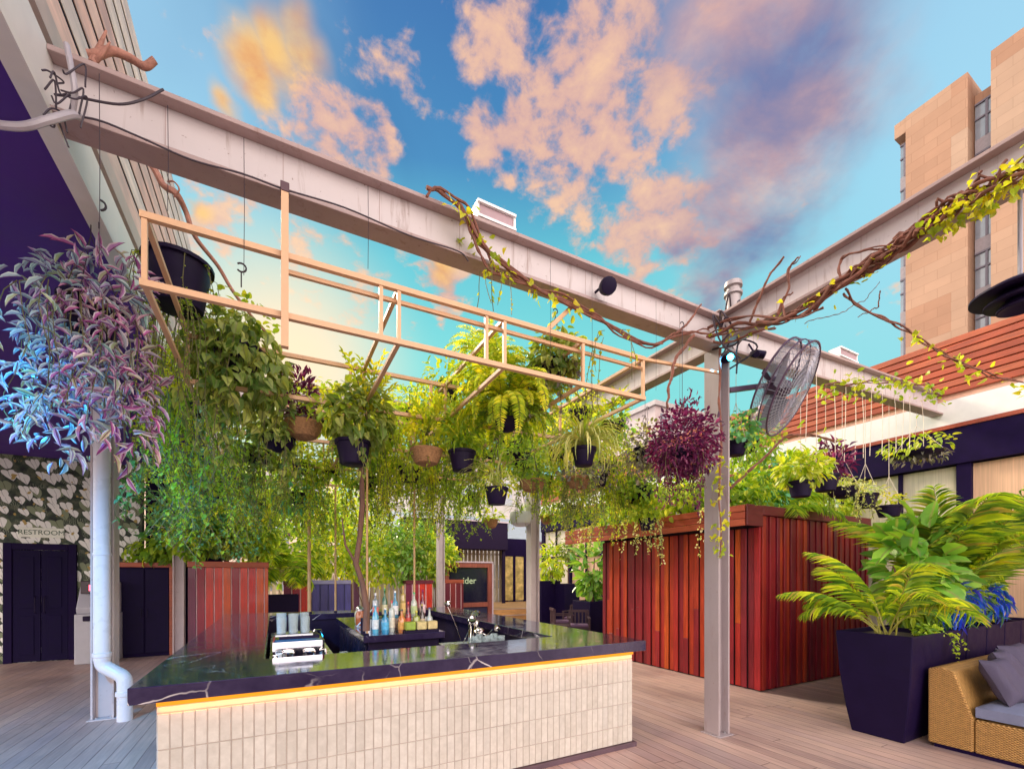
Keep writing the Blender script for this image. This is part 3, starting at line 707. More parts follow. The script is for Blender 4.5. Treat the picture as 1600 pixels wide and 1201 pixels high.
for wi, (px, ya_, yb_) in enumerate(((155, 115, 420), (262, 165, 330), (381, 215, 430), (575, 290, 420), (860, 405, 560), (925, 425, 640), (1025, 470, 610), (1062, 480, 700))):
    a = atY(px, ya_, CY - .14); z1 = atY(px, yb_, CY - .14).z
    g = MB(); g.tube([(a.x, a.y, a.z), (a.x + .003, a.y, (a.z + z1) / 2), (a.x, a.y, z1)], .0018, 4)
    tag(g.build('hanging_wire', M_wire), ['first', 'second', 'third', 'fourth', 'fifth', 'sixth', 'seventh', 'eighth'][wi] + ' fine vertical wire from the left, dropping off the long beam', 'wire', 'fine wires dropping from the long beam')

# ------------------------------------------------------------------ cream steel rack over the bar
rk = thing('hanging_rack', 'cream welded steel rack hung over the bar to carry the plant pots', 'rack', (1.34, 6.2, 3.5))
RX0, RX1 = -.665, 3.14
def rz(x, z): return z + .02 * (x - RX0)
def rail(y, z, s=.036, x0=RX0, x1=RX1, name='rail'):
    g = MB(); g.bar((x0, y, rz(x0, z)), (x1, y, rz(x1, z)), s, s); g.build(name, M_cream, rk)
YS = (3.15, 4.55, 5.9, 7.3, 8.7)
for i, y in enumerate(YS):
    rail(y, 3.765); rail(y, 3.385)
rail(3.21, 3.705, .026, x0=.06)
for x in (RX0 + .021, .775, 1.62, 2.4, RX1 - .021):
    for z in (3.765, 3.385):
        g = MB()
        for a, b_ in zip(YS[:-1], YS[1:]): g.bar((x, a + .021, rz(x, z)), (x, b_ - .021, rz(x, z)), .030, .030)
        g.build('cross_rail', M_cream, rk)
for y in YS:
    for x in (RX0 + .021, .65, .775, 1.46, 1.62, 2.4, RX1 - .021):
        g = MB(); g.bar((x, y, rz(x, 3.406)), (x, y, rz(x, 3.744)), .026, .026, up=(0, 1, 0)); g.build('upright', M_cream, rk)
g = MB(); g.bar((.053, 3.105, 3.18), (.053, 3.105, 4.14), .042, .042, up=(0, 1, 0)); g.build('hanger_post', M_cream, rk)
g = MB(); g.cbox(.028, 3.08, 4.14, .078, 3.138, 4.20, .003); g.build('bracket', P('dark_maroon', (.08, .02, .04), .5), rk)
g = MB(); a = atY(895, 478, 3.12); b_ = atY(850, 520, 3.16); g.bar(a, b_, .034, .034); g.build('brace', M_cream, rk); g = MB(); g.bar((RX1, 3.15, rz(RX1, 3.765)), (CX - .10, 3.15, 3.95), .026, .026); g.build('brace', M_cream, rk)

# ------------------------------------------------------------------ right building: windows under a red slatted roof
BX = 10.0
rb = thing('glazed_building', 'building under a red slatted roof with dark framed tall windows, far right', 'building', (BX + 2, 4, 0))
M_rs = BOARD('terracotta_slats', [(.43, .085, .035), (.37, .07, .028), (.46, .11, .045), (.34, .06, .03)], .5, grain=(30, 2, 30), bump=.15)
g = MB(); z = 4.80
while z < 5.66: g.cbox(BX - .04, -4, z, BX + .01, 16, z + .10, .006); z += .118
g.build('slat_panel', M_rs, rb)
g = MB(); g.box(BX + .03, -4, 4.72, BX + .09, 16, 5.70); g.build('backing', P('slat_highlight_back', (.85, .50, .36), .7), rb)  # pale backing paints the light caught on the slat tops
g = MB(); g.box(BX - .02, -4, 4.29, BX + .1, 16, 4.70); g.build('fascia', P('white_fascia_paint', (.74, .74, .72), .5, var=.06), rb)
g = MB(); g.box(BX - .05, -4, 4.22, BX + .1, 16, 4.285); g.build('fascia_trim', M_trim, rb)
g = MB(); g.box(BX - .03, -4, 3.62, BX + .3, 16, 4.215); g.build('lintel', M_dark, rb)
g = MB(); g.box(BX + .1, -4, 4.3, BX + 5, 16, 4.5); g.build('roof', M_dark, rb)
ys = [-3.5, -1.6, .0, 1.15, 2.9, 4.6, 6.4, 8.2, 10.0, 12, 14, 15.9]
for y in ys:
    g = MB(); g.cbox(BX, y - .09, 0, BX + .12, y + .09, 3.62); g.build('window_post', M_dark, rb)
M_glass = P('window_glass', (.75, .85, .85), .05, spec=.8, coat=.5)
mats_p = [P('curtain_peach', (.72, .46, .30), .8, stretch=(1, 8, .2), var=.18), P('curtain_cream', (.72, .64, .50), .8, stretch=(1, 8, .2), var=.18), P('pane_reflection_white', (.75, .80, .80), .5)]  # white panes have a pale reflection put into their colour
for i in range(len(ys) - 1):
    g = MB(); g.box(BX + .10, ys[i] + .09, .05, BX + .13, ys[i + 1] - .09, 3.60)
    wn = g.build('window', mats_p[(0, 1, 0, 0, 1, 2, 2, 1, 2, 0, 1)[i]], rb)
    g = MB(); ym = (ys[i] + ys[i + 1]) / 2; g.cbox(BX + .03, ym - .03, .05, BX + .09, ym + .03, 3.60); g.cbox(BX + .03, ys[i] + .09, 2.5, BX + .09, ym - .03, 2.56); g.cbox(BX + .03, ym + .03, 2.5, BX + .09, ys[i + 1] - .09, 2.56)
    g.build('window_frame', M_dark, wn)
g = MB(); g.box(BX + .3, -4, 0, BX + 5, 16, 4.29); g.build('room', M_dark, rb)

# ------------------------------------------------------------------ sandstone tower
tw = thing('tower_block', 'tall sandstone office block with narrow window strips, upper right', 'tower', (48, 0, 0))
m, T = new_mat('sandstone_panels')
o = T.n('ShaderNodeTexCoord').outputs['Object']; s = T.n('ShaderNodeSeparateXYZ', ins={0: o})
cv = T.n('ShaderNodeCombineXYZ', ins={0: T.math('ADD', s.outputs[1], s.outputs[0]), 1: s.outputs[2], 2: 0.}).outputs[0]
br = T.n('ShaderNodeTexBrick', offset=.37, ins={'Vector': cv, 'Color1': (1, 1, 1, 1), 'Color2': (0, 0, 0, 1), 'Mortar': (.5, .5, .5, 1), 'Scale': 1., 'Mortar Size': .0, 'Bias': 0., 'Brick Width': 4.2, 'Row Height': 2.6})
br2 = T.n('ShaderNodeTexBrick', offset=.5, ins={'Vector': cv, 'Color1': (1, 1, 1, 1), 'Color2': (.9, .9, .9, 1), 'Mortar': (.8, .78, .76, 1), 'Scale': 1., 'Mortar Size': .02, 'Bias': 0., 'Brick Width': 1.4, 'Row Height': .65})
c = T.ramp(br.outputs[0], [(0, (.36, .19, .115)), (.5, (.40, .235, .15)), (1, (.42, .28, .195))])
c = T.mix(1., c, br2.outputs[0], 'MULTIPLY')
c = T.mix(1., c, T.ramp(T.noise(o, .35, 5, .6), [(.3, (.9,) * 3), (.7, (1.08,) * 3)]), 'MULTIPLY')
b = T.n('ShaderNodeBsdfPrincipled', ins={'Base Color': c, 'Roughness': .8}); T.n('ShaderNodeOutputMaterial', ins={0: b.outputs[0]}); M_sand = m
TX = 40.
def ty(px): return atX(px, 300, TX).y
def tz(px, py): return atX(px, py, TX).z
yA = ty(1397); yB = ty(1512); yC = ty(1548); zA = tz(1397, 196); zB = tz(1512, 112) ; zC = tz(1548, 80)
y1 = ty(1415)
g = MB()
g.box(TX, yB, -.1, TX + 25, y1, zA); g.box(TX + .05, y1, tz(1406, 212), TX + 25, yA, zA - .02); g.box(TX + .8, y1 + .02, -.1, TX + 25, yA - .1, tz(1406, 212))
g.box(TX + 1.2, yC, -.1, TX + 25, yB - .01, zA - 1.0)
g.box(TX + .02, yC - 22, -.1, TX + 25, yC, zC)
g.build('wall', M_sand, tw)
M_tg = P('tower_glass', (.22, .25, .30), .12, spec=.8, coat=.6, var=.3, scale=.5)
M_tf = P('tower_frame', (.16, .14, .18), .5)
def strip(ya_, yb_, x, z0, z1, step=3.3):
    z = z1
    while z - step > z0:
        g = MB(); g.box(x, ya_, z - step + .9, x + .05, yb_, z); w_ = g.build('window', M_tg, tw)
        g = MB(); yy_ = ya_ + (yb_ - ya_) * .36
        g.box(x - .08, yy_, z - step + .9, x - .01, yy_ + .12, z); g.box(x - .09, ya_, z - 1.1, x - .015, yb_, z - 1.0); g.box(x - .1, ya_, z - .12, x - .02, yb_, z); g.build('window_frame', M_tf, w_)
        g = MB(); g.box(x - .05, ya_, z - step, x + .05, yb_, z - step + .9); g.build('spandrel', P('spandrel', (.30, .26, .28), .5), tw)
        z -= step
strip(yC + .05, yB - .05, TX + 1.1, 2, tz(1530, 148) + .3)
strip(y1 + .05, yA - .12, TX + .7, 2, tz(1406, 218))

# ------------------------------------------------------------------ buildings beyond the terrace
def blockhouse(name, x0, y0, x1, y1_, h, colr, label, rows=3, cols=5, face='y'):
    t = thing(name, label, 'building', ((x0 + x1) / 2, (y0 + y1_) / 2, 0))
    g = MB(); g.box(x0, y0, -.1, x1, y1_, h); g.build('wall', P('render_%s' % (colr,), colr, .8, scale=.6), t)
    g = MB(); g.box(x0 - .2, y0 - .2, h, x1 + .2, y1_ + .2, h + .35); g.build('parapet', P('parapet_grey', (.42, .38, .38), .8), t)
    for i in range(cols):
        for j in range(rows):
            g = MB(); cx = x0 + (x1 - x0) * (i + .5) / cols; cz = h * (j + .55) / rows; ww_ = (x1 - x0) / cols * .28; hh_ = h / rows * .28
            g.box(cx - ww_, y0 - .05, cz - hh_, cx + ww_, y0 - .001, cz + hh_); wn = g.build('window', M_tg, t)
            g = MB(); g.box(cx - .04, y0 - .1, cz - hh_, cx + .04, y0 - .052, cz + hh_); g.build('window_frame', M_white, wn)
    return t
blockhouse('white_building', 6, 30, 22, 40, 9.5, (.52, .50, .48), 'low white building glimpsed through the hanging plants behind the bar', 3, 6)
blockhouse('cream_building', -9, 34, 4, 44, 8.5, (.72, .56, .44), 'cream building hidden behind the greenery left of centre', 3, 5)
blockhouse('grey_building', 25, 24, 37, 36, 14.5, (.48, .40, .40), 'grey block seen past the near column under the fan', 5, 5)
# ------------------------------------------------------------------ island bar
BX0, BX1, BY0, BY1 = -.78, 3.42, 3.41, 9.3
IX0, IX1, IY0, IY1 = -.08, 2.73, 4.12, 8.6
ZT, ZB = 1.08, .975
m, T = new_mat('black_veined_marble')
o = T.n('ShaderNodeTexCoord').outputs['Object']
wv = T.vmath('SUBTRACT', T.noise(o, 1.3, 5, .55, col=True), (.5, .5, .5))
o2 = T.vmath('ADD', o, T.vmath('MULTIPLY', wv, (.28, .28, .28)))
v1 = T.n('ShaderNodeTexVoronoi', feature='DISTANCE_TO_EDGE', ins={'Vector': T.vmath('MULTIPLY', o2, (1.0, .55, .8)), 'Scale': 1.15}).outputs[0]
v2 = T.n('ShaderNodeTexVoronoi', feature='DISTANCE_TO_EDGE', ins={'Vector': T.vmath('MULTIPLY', o2, (.6, 1.0, 1.)), 'Scale': 2.4}).outputs[0]
k1 = T.math('MULTIPLY', T.smooth(v1, .006, .001), T.smooth(T.noise(o, 1.1, 3), .44, .58))
k2 = T.math('MULTIPLY', T.smooth(v2, .010, .0), T.smooth(T.noise(o, 2.1, 3), .50, .64, 0., .45))
vein = T.math('MAXIMUM', k1, k2)
c = T.ramp(T.noise(o, 5, 6, .65), [(.3, (.018, .011, .036)), (.7, (.042, .030, .070))])
c = T.mix(vein, c, (.62, .56, .56))
sm_ = T.noise(o, 7, 5, .6)
df = T.n('ShaderNodeBsdfDiffuse', ins={0: c}); gl = T.n('ShaderNodeBsdfGlossy', ins={0: (.84, .88, 1, 1), 1: T.smooth(sm_, .3, .7, .06, .15)})
lw = T.n('ShaderNodeLayerWeight', ins={0: .5}).outputs[1]
fr = T.math('ADD', T.math('MULTIPLY', T.math('POWER', lw, 1.8), .95), .008, clamp=True)
mx = T.n('ShaderNodeMixShader', ins={0: fr, 1: df.outputs[0], 2: gl.outputs[0]})
T.n('ShaderNodeOutputMaterial', ins={0: mx.outputs[0]}); M_marble = m
bar = thing('island_bar', 'large island bar with veined black stone counter and cream tiled front', 'bar', ((BX0 + BX1) / 2, (BY0 + BY1) / 2, 0))
def ring(g, x0, y0, x1, y1, a0, b0, a1, b1, z0, z1):
    V = [(x0, y0), (x1, y0), (x1, y1), (x0, y1), (a0, b0), (a1, b0), (a1, b1), (a0, b1)]
    V = [(x, y, z) for z in (z0, z1) for x, y in V]; Fc = []
    for i in range(4):
        j = (i + 1) % 4
        Fc += [(8 + i, 8 + j, 12 + j, 12 + i), (j, i, 4 + i, 4 + j), (i, j, 8 + j, 8 + i), (4 + j, 4 + i, 12 + i, 12 + j)]
    return g.add(V, Fc)
g = MB(); ring(g, BX0, BY0, BX1, BY1, IX0, IY0, IX1, IY1, ZB, ZT); g.build('countertop', M_marble, bar, bevel=.005)
TX0, TX1, TY = -.645, 3.255, 3.44
M_bin = P('bar_inner_black', (.014, .007, .032), .5, var=.2, spec=.15)
g = MB(); ring(g, TX0 + .02, TY + .03, TX1 - .01, BY1 - .14, IX0 - .04, IY0 - .04, IX1 + .04, IY1 + .04, .05, ZB - .002); g.build('carcass', M_bin, bar)
m, T = new_mat('cream_glazed_tiles')
r = T.n('ShaderNodeNewGeometry').outputs['Random Per Island']; o = T.n('ShaderNodeTexCoord').outputs['Object']
c = T.ramp(r, [(0, (.49, .455, .405)), (.35, (.53, .495, .44)), (.7, (.565, .53, .475)), (1, (.51, .48, .435))])
nn = T.noise(T.vmath('ADD', o, T.n('ShaderNodeCombineXYZ', ins={0: T.math('MULTIPLY', r, 30.), 1: 0., 2: 0.}).outputs[0]), 16, 4, .6)
c = T.mix(1., c, T.ramp(nn, [(.3, (.9, .89, .88)), (.7, (1.08, 1.08, 1.08))]), 'MULTIPLY')
b = T.n('ShaderNodeBsdfPrincipled', ins={'Base Color': c, 'Roughness': .22, 'Coat Weight': .4, 'Normal': T.n('ShaderNodeBump', ins={'Strength': .15, 'Distance': .003, 'Height': nn}).outputs[0]})
T.n('ShaderNodeOutputMaterial', ins={0: b.outputs[0]}); M_tile = m
rng = np.random.default_rng(5)
g = MB(); n = 60; pw = (TX1 - TX0) / n
rows = [(.05, .2232), (.2248, .4482), (.4498, .6732), (.6748, .898)]
for i in range(n):
    for z0, z1 in rows:
        q = rng.normal(0, .0005, 4); x0 = TX0 + i * pw + .001; x1 = TX0 + (i + 1) * pw - .001; y = TY - .004; e = .004
        V = [(x0, y + .008, z0 + .001), (x1, y + .008, z0 + .001), (x1, y + .008, z1 - .001), (x0, y + .008, z1 - .001),
             (x0 + e, y + q[0], z0 + e), (x1 - e, y + q[1], z0 + e), (x1 - e, y + q[2], z1 - e), (x0 + e, y + q[3], z1 - e)]
        g.add(V, [(4, 5, 6, 7), (0, 1, 5, 4), (1, 2, 6, 5), (2, 3, 7, 6), (3, 0, 4, 7)])
# side tiles, same courses
for side, X in ((1, TX1), (-1, TX0)):
    ny = 76; ph = (BY1 - .15 - TY) / ny
    for i in range(ny):
        for z0, z1 in rows:
            y0 = TY + .012 + i * ph; y1_ = y0 + ph - .003; e = .004; X2 = X + side * .004; X1 = X - side * .006
            V = [(X1, y0, z0), (X1, y1_, z0), (X1, y1_, z1), (X1, y0, z1), (X2, y0 + e, z0 + e), (X2, y1_ - e, z0 + e), (X2, y1_ - e, z1 - e), (X2, y0 + e, z1 - e)]
            g.add(V, [(4, 5, 6, 7), (0, 1, 5, 4), (1, 2, 6, 5), (2, 3, 7, 6), (3, 0, 4, 7)])
g.build('tile_front', M_tile, bar)
g = MB(); g.box(TX0 + .003, TY + .001, .05, TX1 - .005, TY + .028, .904); g.build('grout', P('grout', (.38, .32, .28), .9), bar)
g = MB(); g.box(TX0, TY + .003, .905, TX1, TY + .028, ZB - .002); g.build('top_rail', P('top_rail_cream', (.60, .46, .36), .5), bar)
g = MB(); g.box(TX0 - .02, TY - .03, .0, TX1 + .035, TY + .03, .046); g.box(TX1 - .01, TY + .032, 0, TX1 + .035, BY1 - .15, .046); g.box(TX0 - .02, TY + .032, 0, TX0 + .01, BY1 - .15, .046); g.build('kick_plate', P('kick_plate', (.10, .06, .08), .4), bar)
g = MB(); g.box(TX0 + .0, TY - .016, .948, TX1 - .0, TY + .0, .972); g.build('led_strip', P('led_orange', (.3, .08, .0), .8, emit=(1.0, .36, .008), estr=.52), bar)
al = bpy.data.lights.new('led_glow', 'AREA'); al.shape = 'RECTANGLE'; al.size = TX1 - TX0 - .02; al.size_y = .012; al.energy = 3.5; al.color = (1, .30, .03)
ao = bpy.data.objects.new('led_glow', al); col.objects.link(ao); ao.parent = bar; ao.location = ((TX0 + TX1) / 2 - world_loc(bar)[0], TY - .012 - world_loc(bar)[1], .944); ao.rotation_euler = (rad(-12), 0, 0)
g = MB(); g.box(IX0 - .03, IY0 - .03, .008, IX1 + .03, IY1 + .03, .02); g.build('inner_floor', M_bin, bar)

# bar equipment
def place(px, py, y): return atY(px, py, y)
# central back-bar station
st = thing('back_bar_station', 'black stone topped bottle station standing in the middle of the bar', 'bar station', (1.45, 6.1, 0))
sa = atY(566, 1000, 4.95); SX0, SX1, SY0, SY1 = .93, 1.77, 5.2, 7.6
g = MB(); g.cbox(SX0, SY0, .02, SX1, SY1, 1.0); g.build('cabinet', M_bin, st)
g = MB(); g.cbox(SX0 - .06, SY0 - .06, 1.0, SX1 + .06, SY1 + .05, 1.08, .005); g.build('top', M_marble, st)
g = MB()
for k in range(5): g.cbox(SX0 - .022, SY0 + .05 + k * .46, .3, SX0 - .002, SY0 + .48 + k * .46, .96)
g.build('door', P('door_black', (.03, .02, .05), .3), st)

# bottles
def bottle_at(x, y, z, h, r, colr, lab, label, cap=(.05, .04, .05), shape=0):
    t = thing('bottle', label, 'bottle', (x, y, z), 'bottles on the bar station')
    sh = [[(r * .9, 0), (r, .01), (r, h * .58), (r * .75, h * .68), (r * .34, h * .78), (r * .30, h * .93), (r * .36, h * .94), (r * .36, h * .96)],
          [(r * .9, 0), (r, .01), (r * 1.02, h * .5), (r * .9, h * .6), (r * .4, h * .68), (r * .32, h * .93), (r * .4, h * .96)],
          [(r * .8, 0), (r, .02), (r, h * .7), (r * .9, h * .75), (r * .3, h * .80), (r * .3, h * .95)]][shape]
    g = MB(); g.lathe(sh, 14, (x, y, z)); g.build('glass', P('bottle_%s' % (colr,), colr, .08, spec=.9, coat=.6, var=.1), t, smooth=True)
    g = MB(); g.lathe([(r * 1.03, h * .14), (r * 1.04, h * .15), (r * 1.04, h * .46), (r * 1.03, h * .47)], 14, (x, y, z)); g.build('label_band', P('label_%s' % (lab,), lab, .6, var=.3, scale=30), t, smooth=True)
    g = MB(); g.lathe([(r * .34, h * .94), (r * .34, h * 1.02), (r * .2, h * 1.04)], 10, (x, y, z)); g.build('cap', P('cap_%s' % (cap,), cap, .4), t, smooth=True)
    return t
BT = [ # dx, dy, h, r, glass, label, cap, words
 (.10, .20, .33, .040, (.10, .45, .62), (.75, .80, .80), (.7, .7, .7), 'tall turquoise bottle with a white band, left end of the front bottle row'),
 (.20, .12, .28, .045, (.04, .30, .55), (.10, .45, .75), (.8, .8, .8), 'stout deep blue bottle with a bright blue band in the front bottle row'),
 (.30, .22, .36, .038, (.55, .60, .55), (.80, .76, .62), (.6, .1, .1), 'clear bottle with a cream band and dark red cap'),
 (.40, .12, .26, .048, (.60, .20, .05), (.75, .38, .10), (.1, .1, .1), 'orange bottle standing in the middle of the front bottle row'),
 (.50, .20, .34, .038, (.30, .02, .03), (.70, .10, .08), (.6, .05, .05), 'slim red bottle with a red cap behind the orange bottle'),
 (.58, .11, .24, .046, (.28, .34, .05), (.62, .60, .20), (.7, .6, .1), 'short olive green bottle with a yellow band'),
 (.67, .18, .31, .040, (.05, .03, .03), (.60, .50, .35), (.5, .4, .1), 'dark bottle with a tan band near the right end of the station'),
 (.75, .12, .27, .042, (.45, .50, .50), (.20, .25, .50), (.1, .1, .3), 'pale clear bottle with a navy band, right end of the front bottle row'),
 (.14, .42, .30, .040, (.30, .34, .36), (.70, .20, .15), (.7, .7, .7), 'clear bottle with a rusty red band in the second bottle row'),
 (.26, .46, .35, .036, (.03, .12, .05), (.70, .66, .40), (.1, .3, .1), 'dark green wine bottle in the second bottle row'),
 (.38, .40, .32, .042, (.10, .30, .45), (.85, .85, .85), (.8, .8, .8), 'pale blue bottle with a white band in the second bottle row'),
 (.50, .48, .38, .035, (.50, .35, .10), (.80, .55, .20), (.6, .3, .1), 'tallest amber bottle behind the others'),
 (.63, .42, .30, .042, (.55, .58, .50), (.55, .65, .30), (.1, .5, .2), 'clear bottle with a lime band in the second bottle row'),
 (.75, .44, .33, .038, (.20, .02, .06), (.80, .60, .62), (.3, .0, .1), 'burgundy bottle with a pink band in the second bottle row')]
for i, (dx, dy, h, r, gc, lc, cc, words) in enumerate(BT):
    bottle_at(SX0 + .02 + dx * .98, SY0 + dy * .9, 1.08 + .15 * (dy > .3), h * 1.02, r * .95, gc, lc, words, cc, i % 3)
t = thing('bottle_riser', 'low black step lifting the second row of bottles', 'riser', (1.2, SY0 + .55, 1.08))
g = MB(); g.cbox(SX0 + .02, SY0 + .28, 1.08, SX1 - .02, SY0 + .62, 1.227); g.build('step', M_black, t); g = MB(); g.cbox(SX0 + .02, SY0 + .26, 1.08, SX1 - .02, SY0 + .278, 1.235, .002); g.build('lip', M_metal, t)
# jars in the caddy at the front
t = thing('garnish_caddy', 'black caddy holding three garnish tubs at the front right of the station', 'caddy', (1.55, SY0 + .02, 1.08))
g = MB(); g.cbox(1.34, SY0 - .04, 1.08, 1.76, SY0 + .08, 1.11, .003); g.build('tray', M_black, t)
for k, (cc, nm) in enumerate((((.30, .42, .05), 'tub'), ((.62, .50, .22), 'tub'), ((.66, .52, .24), 'tub'))):
    g = MB(); g.cbox(1.355 + k * .135, SY0 - .035, 1.112, 1.475 + k * .135, SY0 + .07, 1.21, .01); g.build(nm, P('tub_%d' % k, cc, .4, var=.3, scale=20), t)
# parasol / cocktail jar on the station's left
for k, (px, py, cc, words) in enumerate(((553, 975, (.55, .16, .06), 'squat orange-labelled jar at the left rear corner of the bottle station'), (545, 968, (.62, .60, .42), 'pale ribbed jar beside the orange-labelled jar'))):
    x, y = SX0 + .10 + k * .02, SY0 + 1.1 + k * .22
    t = thing('jar', words, 'jar', (x, y, 1.08), 'jars at the rear of the station')
    g = MB(); g.lathe([(.05, 0), (.065, .02), (.068, .15), (.05, .19), (.05, .20)], 16, (x, y, 1.08)); g.build('body', P('jar_%d' % k, cc, .2, coat=.5), t, smooth=True)
    g = MB(); g.lathe([(.054, .20), (.054, .225), (.03, .235), (.012, .26)], 16, (x, y, 1.08)); g.build('lid', M_metal, t, smooth=True)
# stainless coffee machine / glass washer inside the left front corner
def rack_of_glasses(name, x, y, z, nx, ny, label, group, tilt=0, colr=(.70, .80, .84)):
    t = thing(name, label, 'glasses', (x, y, z), group)
    g = MB(); g.cbox(x - .02, y - .02, z, x + nx * .095, y + ny * .095, z + .02, .003); g.build('tray', M_metal, t)
    for i in range(nx):
        for j in range(ny):
            g = MB(); h = .15 + .03 * ((i + j) % 2); r = .038
            g.lathe([(r * .8, 0), (r, .004), (r * 1.1, h), (r * 1.02, h), (r * .9, .012), (.001, .010)], 12, (x + .03 + i * .095, y + .03 + j * .095, z + .02)); g.build('glass', M_gl, t, smooth=True)
    return t
m, T = new_mat('drinking_glass'); 
b = T.n('ShaderNodeBsdfPrincipled', ins={'Base Color': (.80, .92, .95, 1), 'Roughness': .05, 'Transmission Weight': .75, 'IOR': 1.35, 'Specular IOR Level': .9}); T.n('ShaderNodeOutputMaterial', ins={0: b.outputs[0]}); M_gl = m
cm = thing('coffee_machine', 'polished steel espresso machine on the sunken work shelf, front left of the bar', 'coffee machine', (.12, 4.5, .82))
M_chrome = P('polished_steel', (.78, .74, .74), .12, metal=1.0, var=.08)
wb = MB(); wb.cbox(-.06, 4.13, .78, 1.0, 4.75, .82, .004)
tag(wb.build('work_shelf', M_metal), 'steel work shelf under the front left corner of the counter', 'shelf')
g = MB(); g.cbox(-.02, 4.38, .83, .40, 4.74, 1.19, .02); g.build('body', M_chrome, cm)
g = MB(); g.cbox(.0, 4.24, .83, .38, 4.375, .88, .008); g.build('drip_tray', M_chrome, cm)
g = MB(); g.lathe([(.05, 0), (.05, .08), (.04, .09)], 16, (.10, 4.33, 1.0)); g.tube([(.10, 4.33, 1.02), (.10, 4.16, 1.0)], .014, 8); g.build('group_head', M_chrome, cm, smooth=True)
g = MB(); g.lathe([(.05, 0), (.05, .08), (.04, .09)], 16, (.27, 4.33, 1.0)); g.tube([(.27, 4.33, 1.02), (.27, 4.16, 1.0)], .014, 8); g.build('group_head', M_chrome, cm, smooth=True)
g = MB(); g.tube([(.36, 4.37, 1.08), (.40, 4.28, 1.1), (.41, 4.26, .95)], .008, 6); g.build('steam_wand', M_chrome, cm, smooth=True)
g = MB(); g.cbox(.03, 4.40, 1.19, .36, 4.70, 1.215, .004); g.build('cup_rail', M_black, cm)
rack_of_glasses('glass_rack', -.02 + .04, 4.42, 1.215, 3, 2, 'upturned glasses standing on top of the espresso machine', 'racks of glasses in the bar')
for k_, (x_, y_, h_, r_, col_, w_) in enumerate(((.03, 4.30, .20, .028, (.62, .70, .74), 'clear narrow jug at the front left of the espresso machine'), (.40, 4.28, .16, .035, (.45, .62, .70), 'pale blue glass jug right of the espresso machine'), (.45, 4.20, .12, .03, (.60, .42, .30), 'small amber cup on the right edge of the work shelf'), (.20, 4.19, .11, .03, (.74, .74, .72), 'small white cup in front of the espresso machine'))):
    t = thing('jug', w_, 'jug', (x_, y_, .82 if k_ else .88), 'cups and jugs by the espresso machine')
    zz = .82 if y_ < 4.24 else .885
    g = MB(); g.lathe([(r_ * .8, 0), (r_, .01), (r_ * 1.05, h_ * .6), (r_ * .8, h_ * .85), (r_ * .95, h_), (r_ * .85, h_), (r_ * .7, h_ * .85), (.001, h_ * .1)], 14, (x_, y_, zz)); g.build('body', P('jug_%d' % k_, col_, .15, spec=.8, coat=.4), t, smooth=True)
    g = MB(); g.tube([(x_ + r_, y_, zz + h_ * .8), (x_ + r_ + .025, y_, zz + h_ * .7), (x_ + r_ + .02, y_, zz + h_ * .35), (x_ + r_, y_, zz + h_ * .25)], .004, 5); g.build('handle', M_metal, t, smooth=True)
rack_of_glasses('glass_rack', .46, 4.32, .82, 2, 3, 'rack of tumblers right of the espresso machine', 'racks of glasses in the bar')
rack_of_glasses('glass_rack', 1.95, 4.45, .88, 4, 3, 'rack of clear glasses below the counter at the right end of the bar', 'racks of glasses in the bar')
t = thing('shaker', 'steel cocktail shaker at the left end of the work shelf', 'shaker', (.02, 4.2, .82))
g = MB(); g.lathe([(.035, 0), (.045, .17), (.044, .18)], 16, (.0, 4.19, .82)); g.build('cup', M_chrome, t, smooth=True); g = MB(); g.lathe([(.044, .18), (.03, .22), (.02, .25), (.02, .27)], 16, (.0, 4.19, .82)); g.build('lid', M_chrome, t, smooth=True)
t = thing('crate', 'tan wooden crate with copper pans beside the glasses inside the bar', 'crate', (.92, 4.6, .82))
M_tan = BOARD('tan_box_boards', [(.42, .25, .12), (.38, .22, .10)], .6)
g = MB(); ring(g, .72, 4.42, 1.10, 4.74, .735, 4.435, 1.085, 4.725, .82, .93); g.build('sides', M_tan, t); g = MB(); g.box(.735, 4.435, .822, 1.085, 4.725, .832); g.build('bottom', M_tan, t)
t = thing('copper_pan', 'small copper pan sitting in the tan crate', 'pan', (.88, 4.58, .86))
g = MB(); g.lathe([(.07, 0), (.09, .06), (.085, .06), (.065, .008), (.001, .008)], 18, (.88, 4.57, .92)); g.build('bowl', P('copper', (.70, .30, .12), .25, metal=1.), t, smooth=True); g = MB(); g.tube([(.96, 4.57, .97), (1.14, 4.50, 1.02)], .009, 6); g.build('handle', M_black, t)
t = thing('ice_scoop_tray', 'tilted tray of crumpled steel scoops and foil at the right inside the bar', 'tray', (2.2, 5.2, .86))
rng = np.random.default_rng(8); g = MB(); g.cbox(1.9, 5.0, .84, 2.65, 5.6, .87); g.build('tray', M_metal, t)
for k in range(9):
    p = np.array([2.0 + rng.uniform(0, .6), 5.05 + rng.uniform(0, .5), .9]); q = rng.normal(size=3) * .09; q[2] = abs(q[2]) + .08
    g = MB(); g.tube([p, p + q, p + q * 1.6 + [0, .05, 0]], .006, 5); g.lathe([(.02, 0), (.045, .03), (.04, .06), (.02, .05)], 10, p + q * 1.6, ax=tuple(q)); g.build('scoop', M_chrome, t, smooth=True)
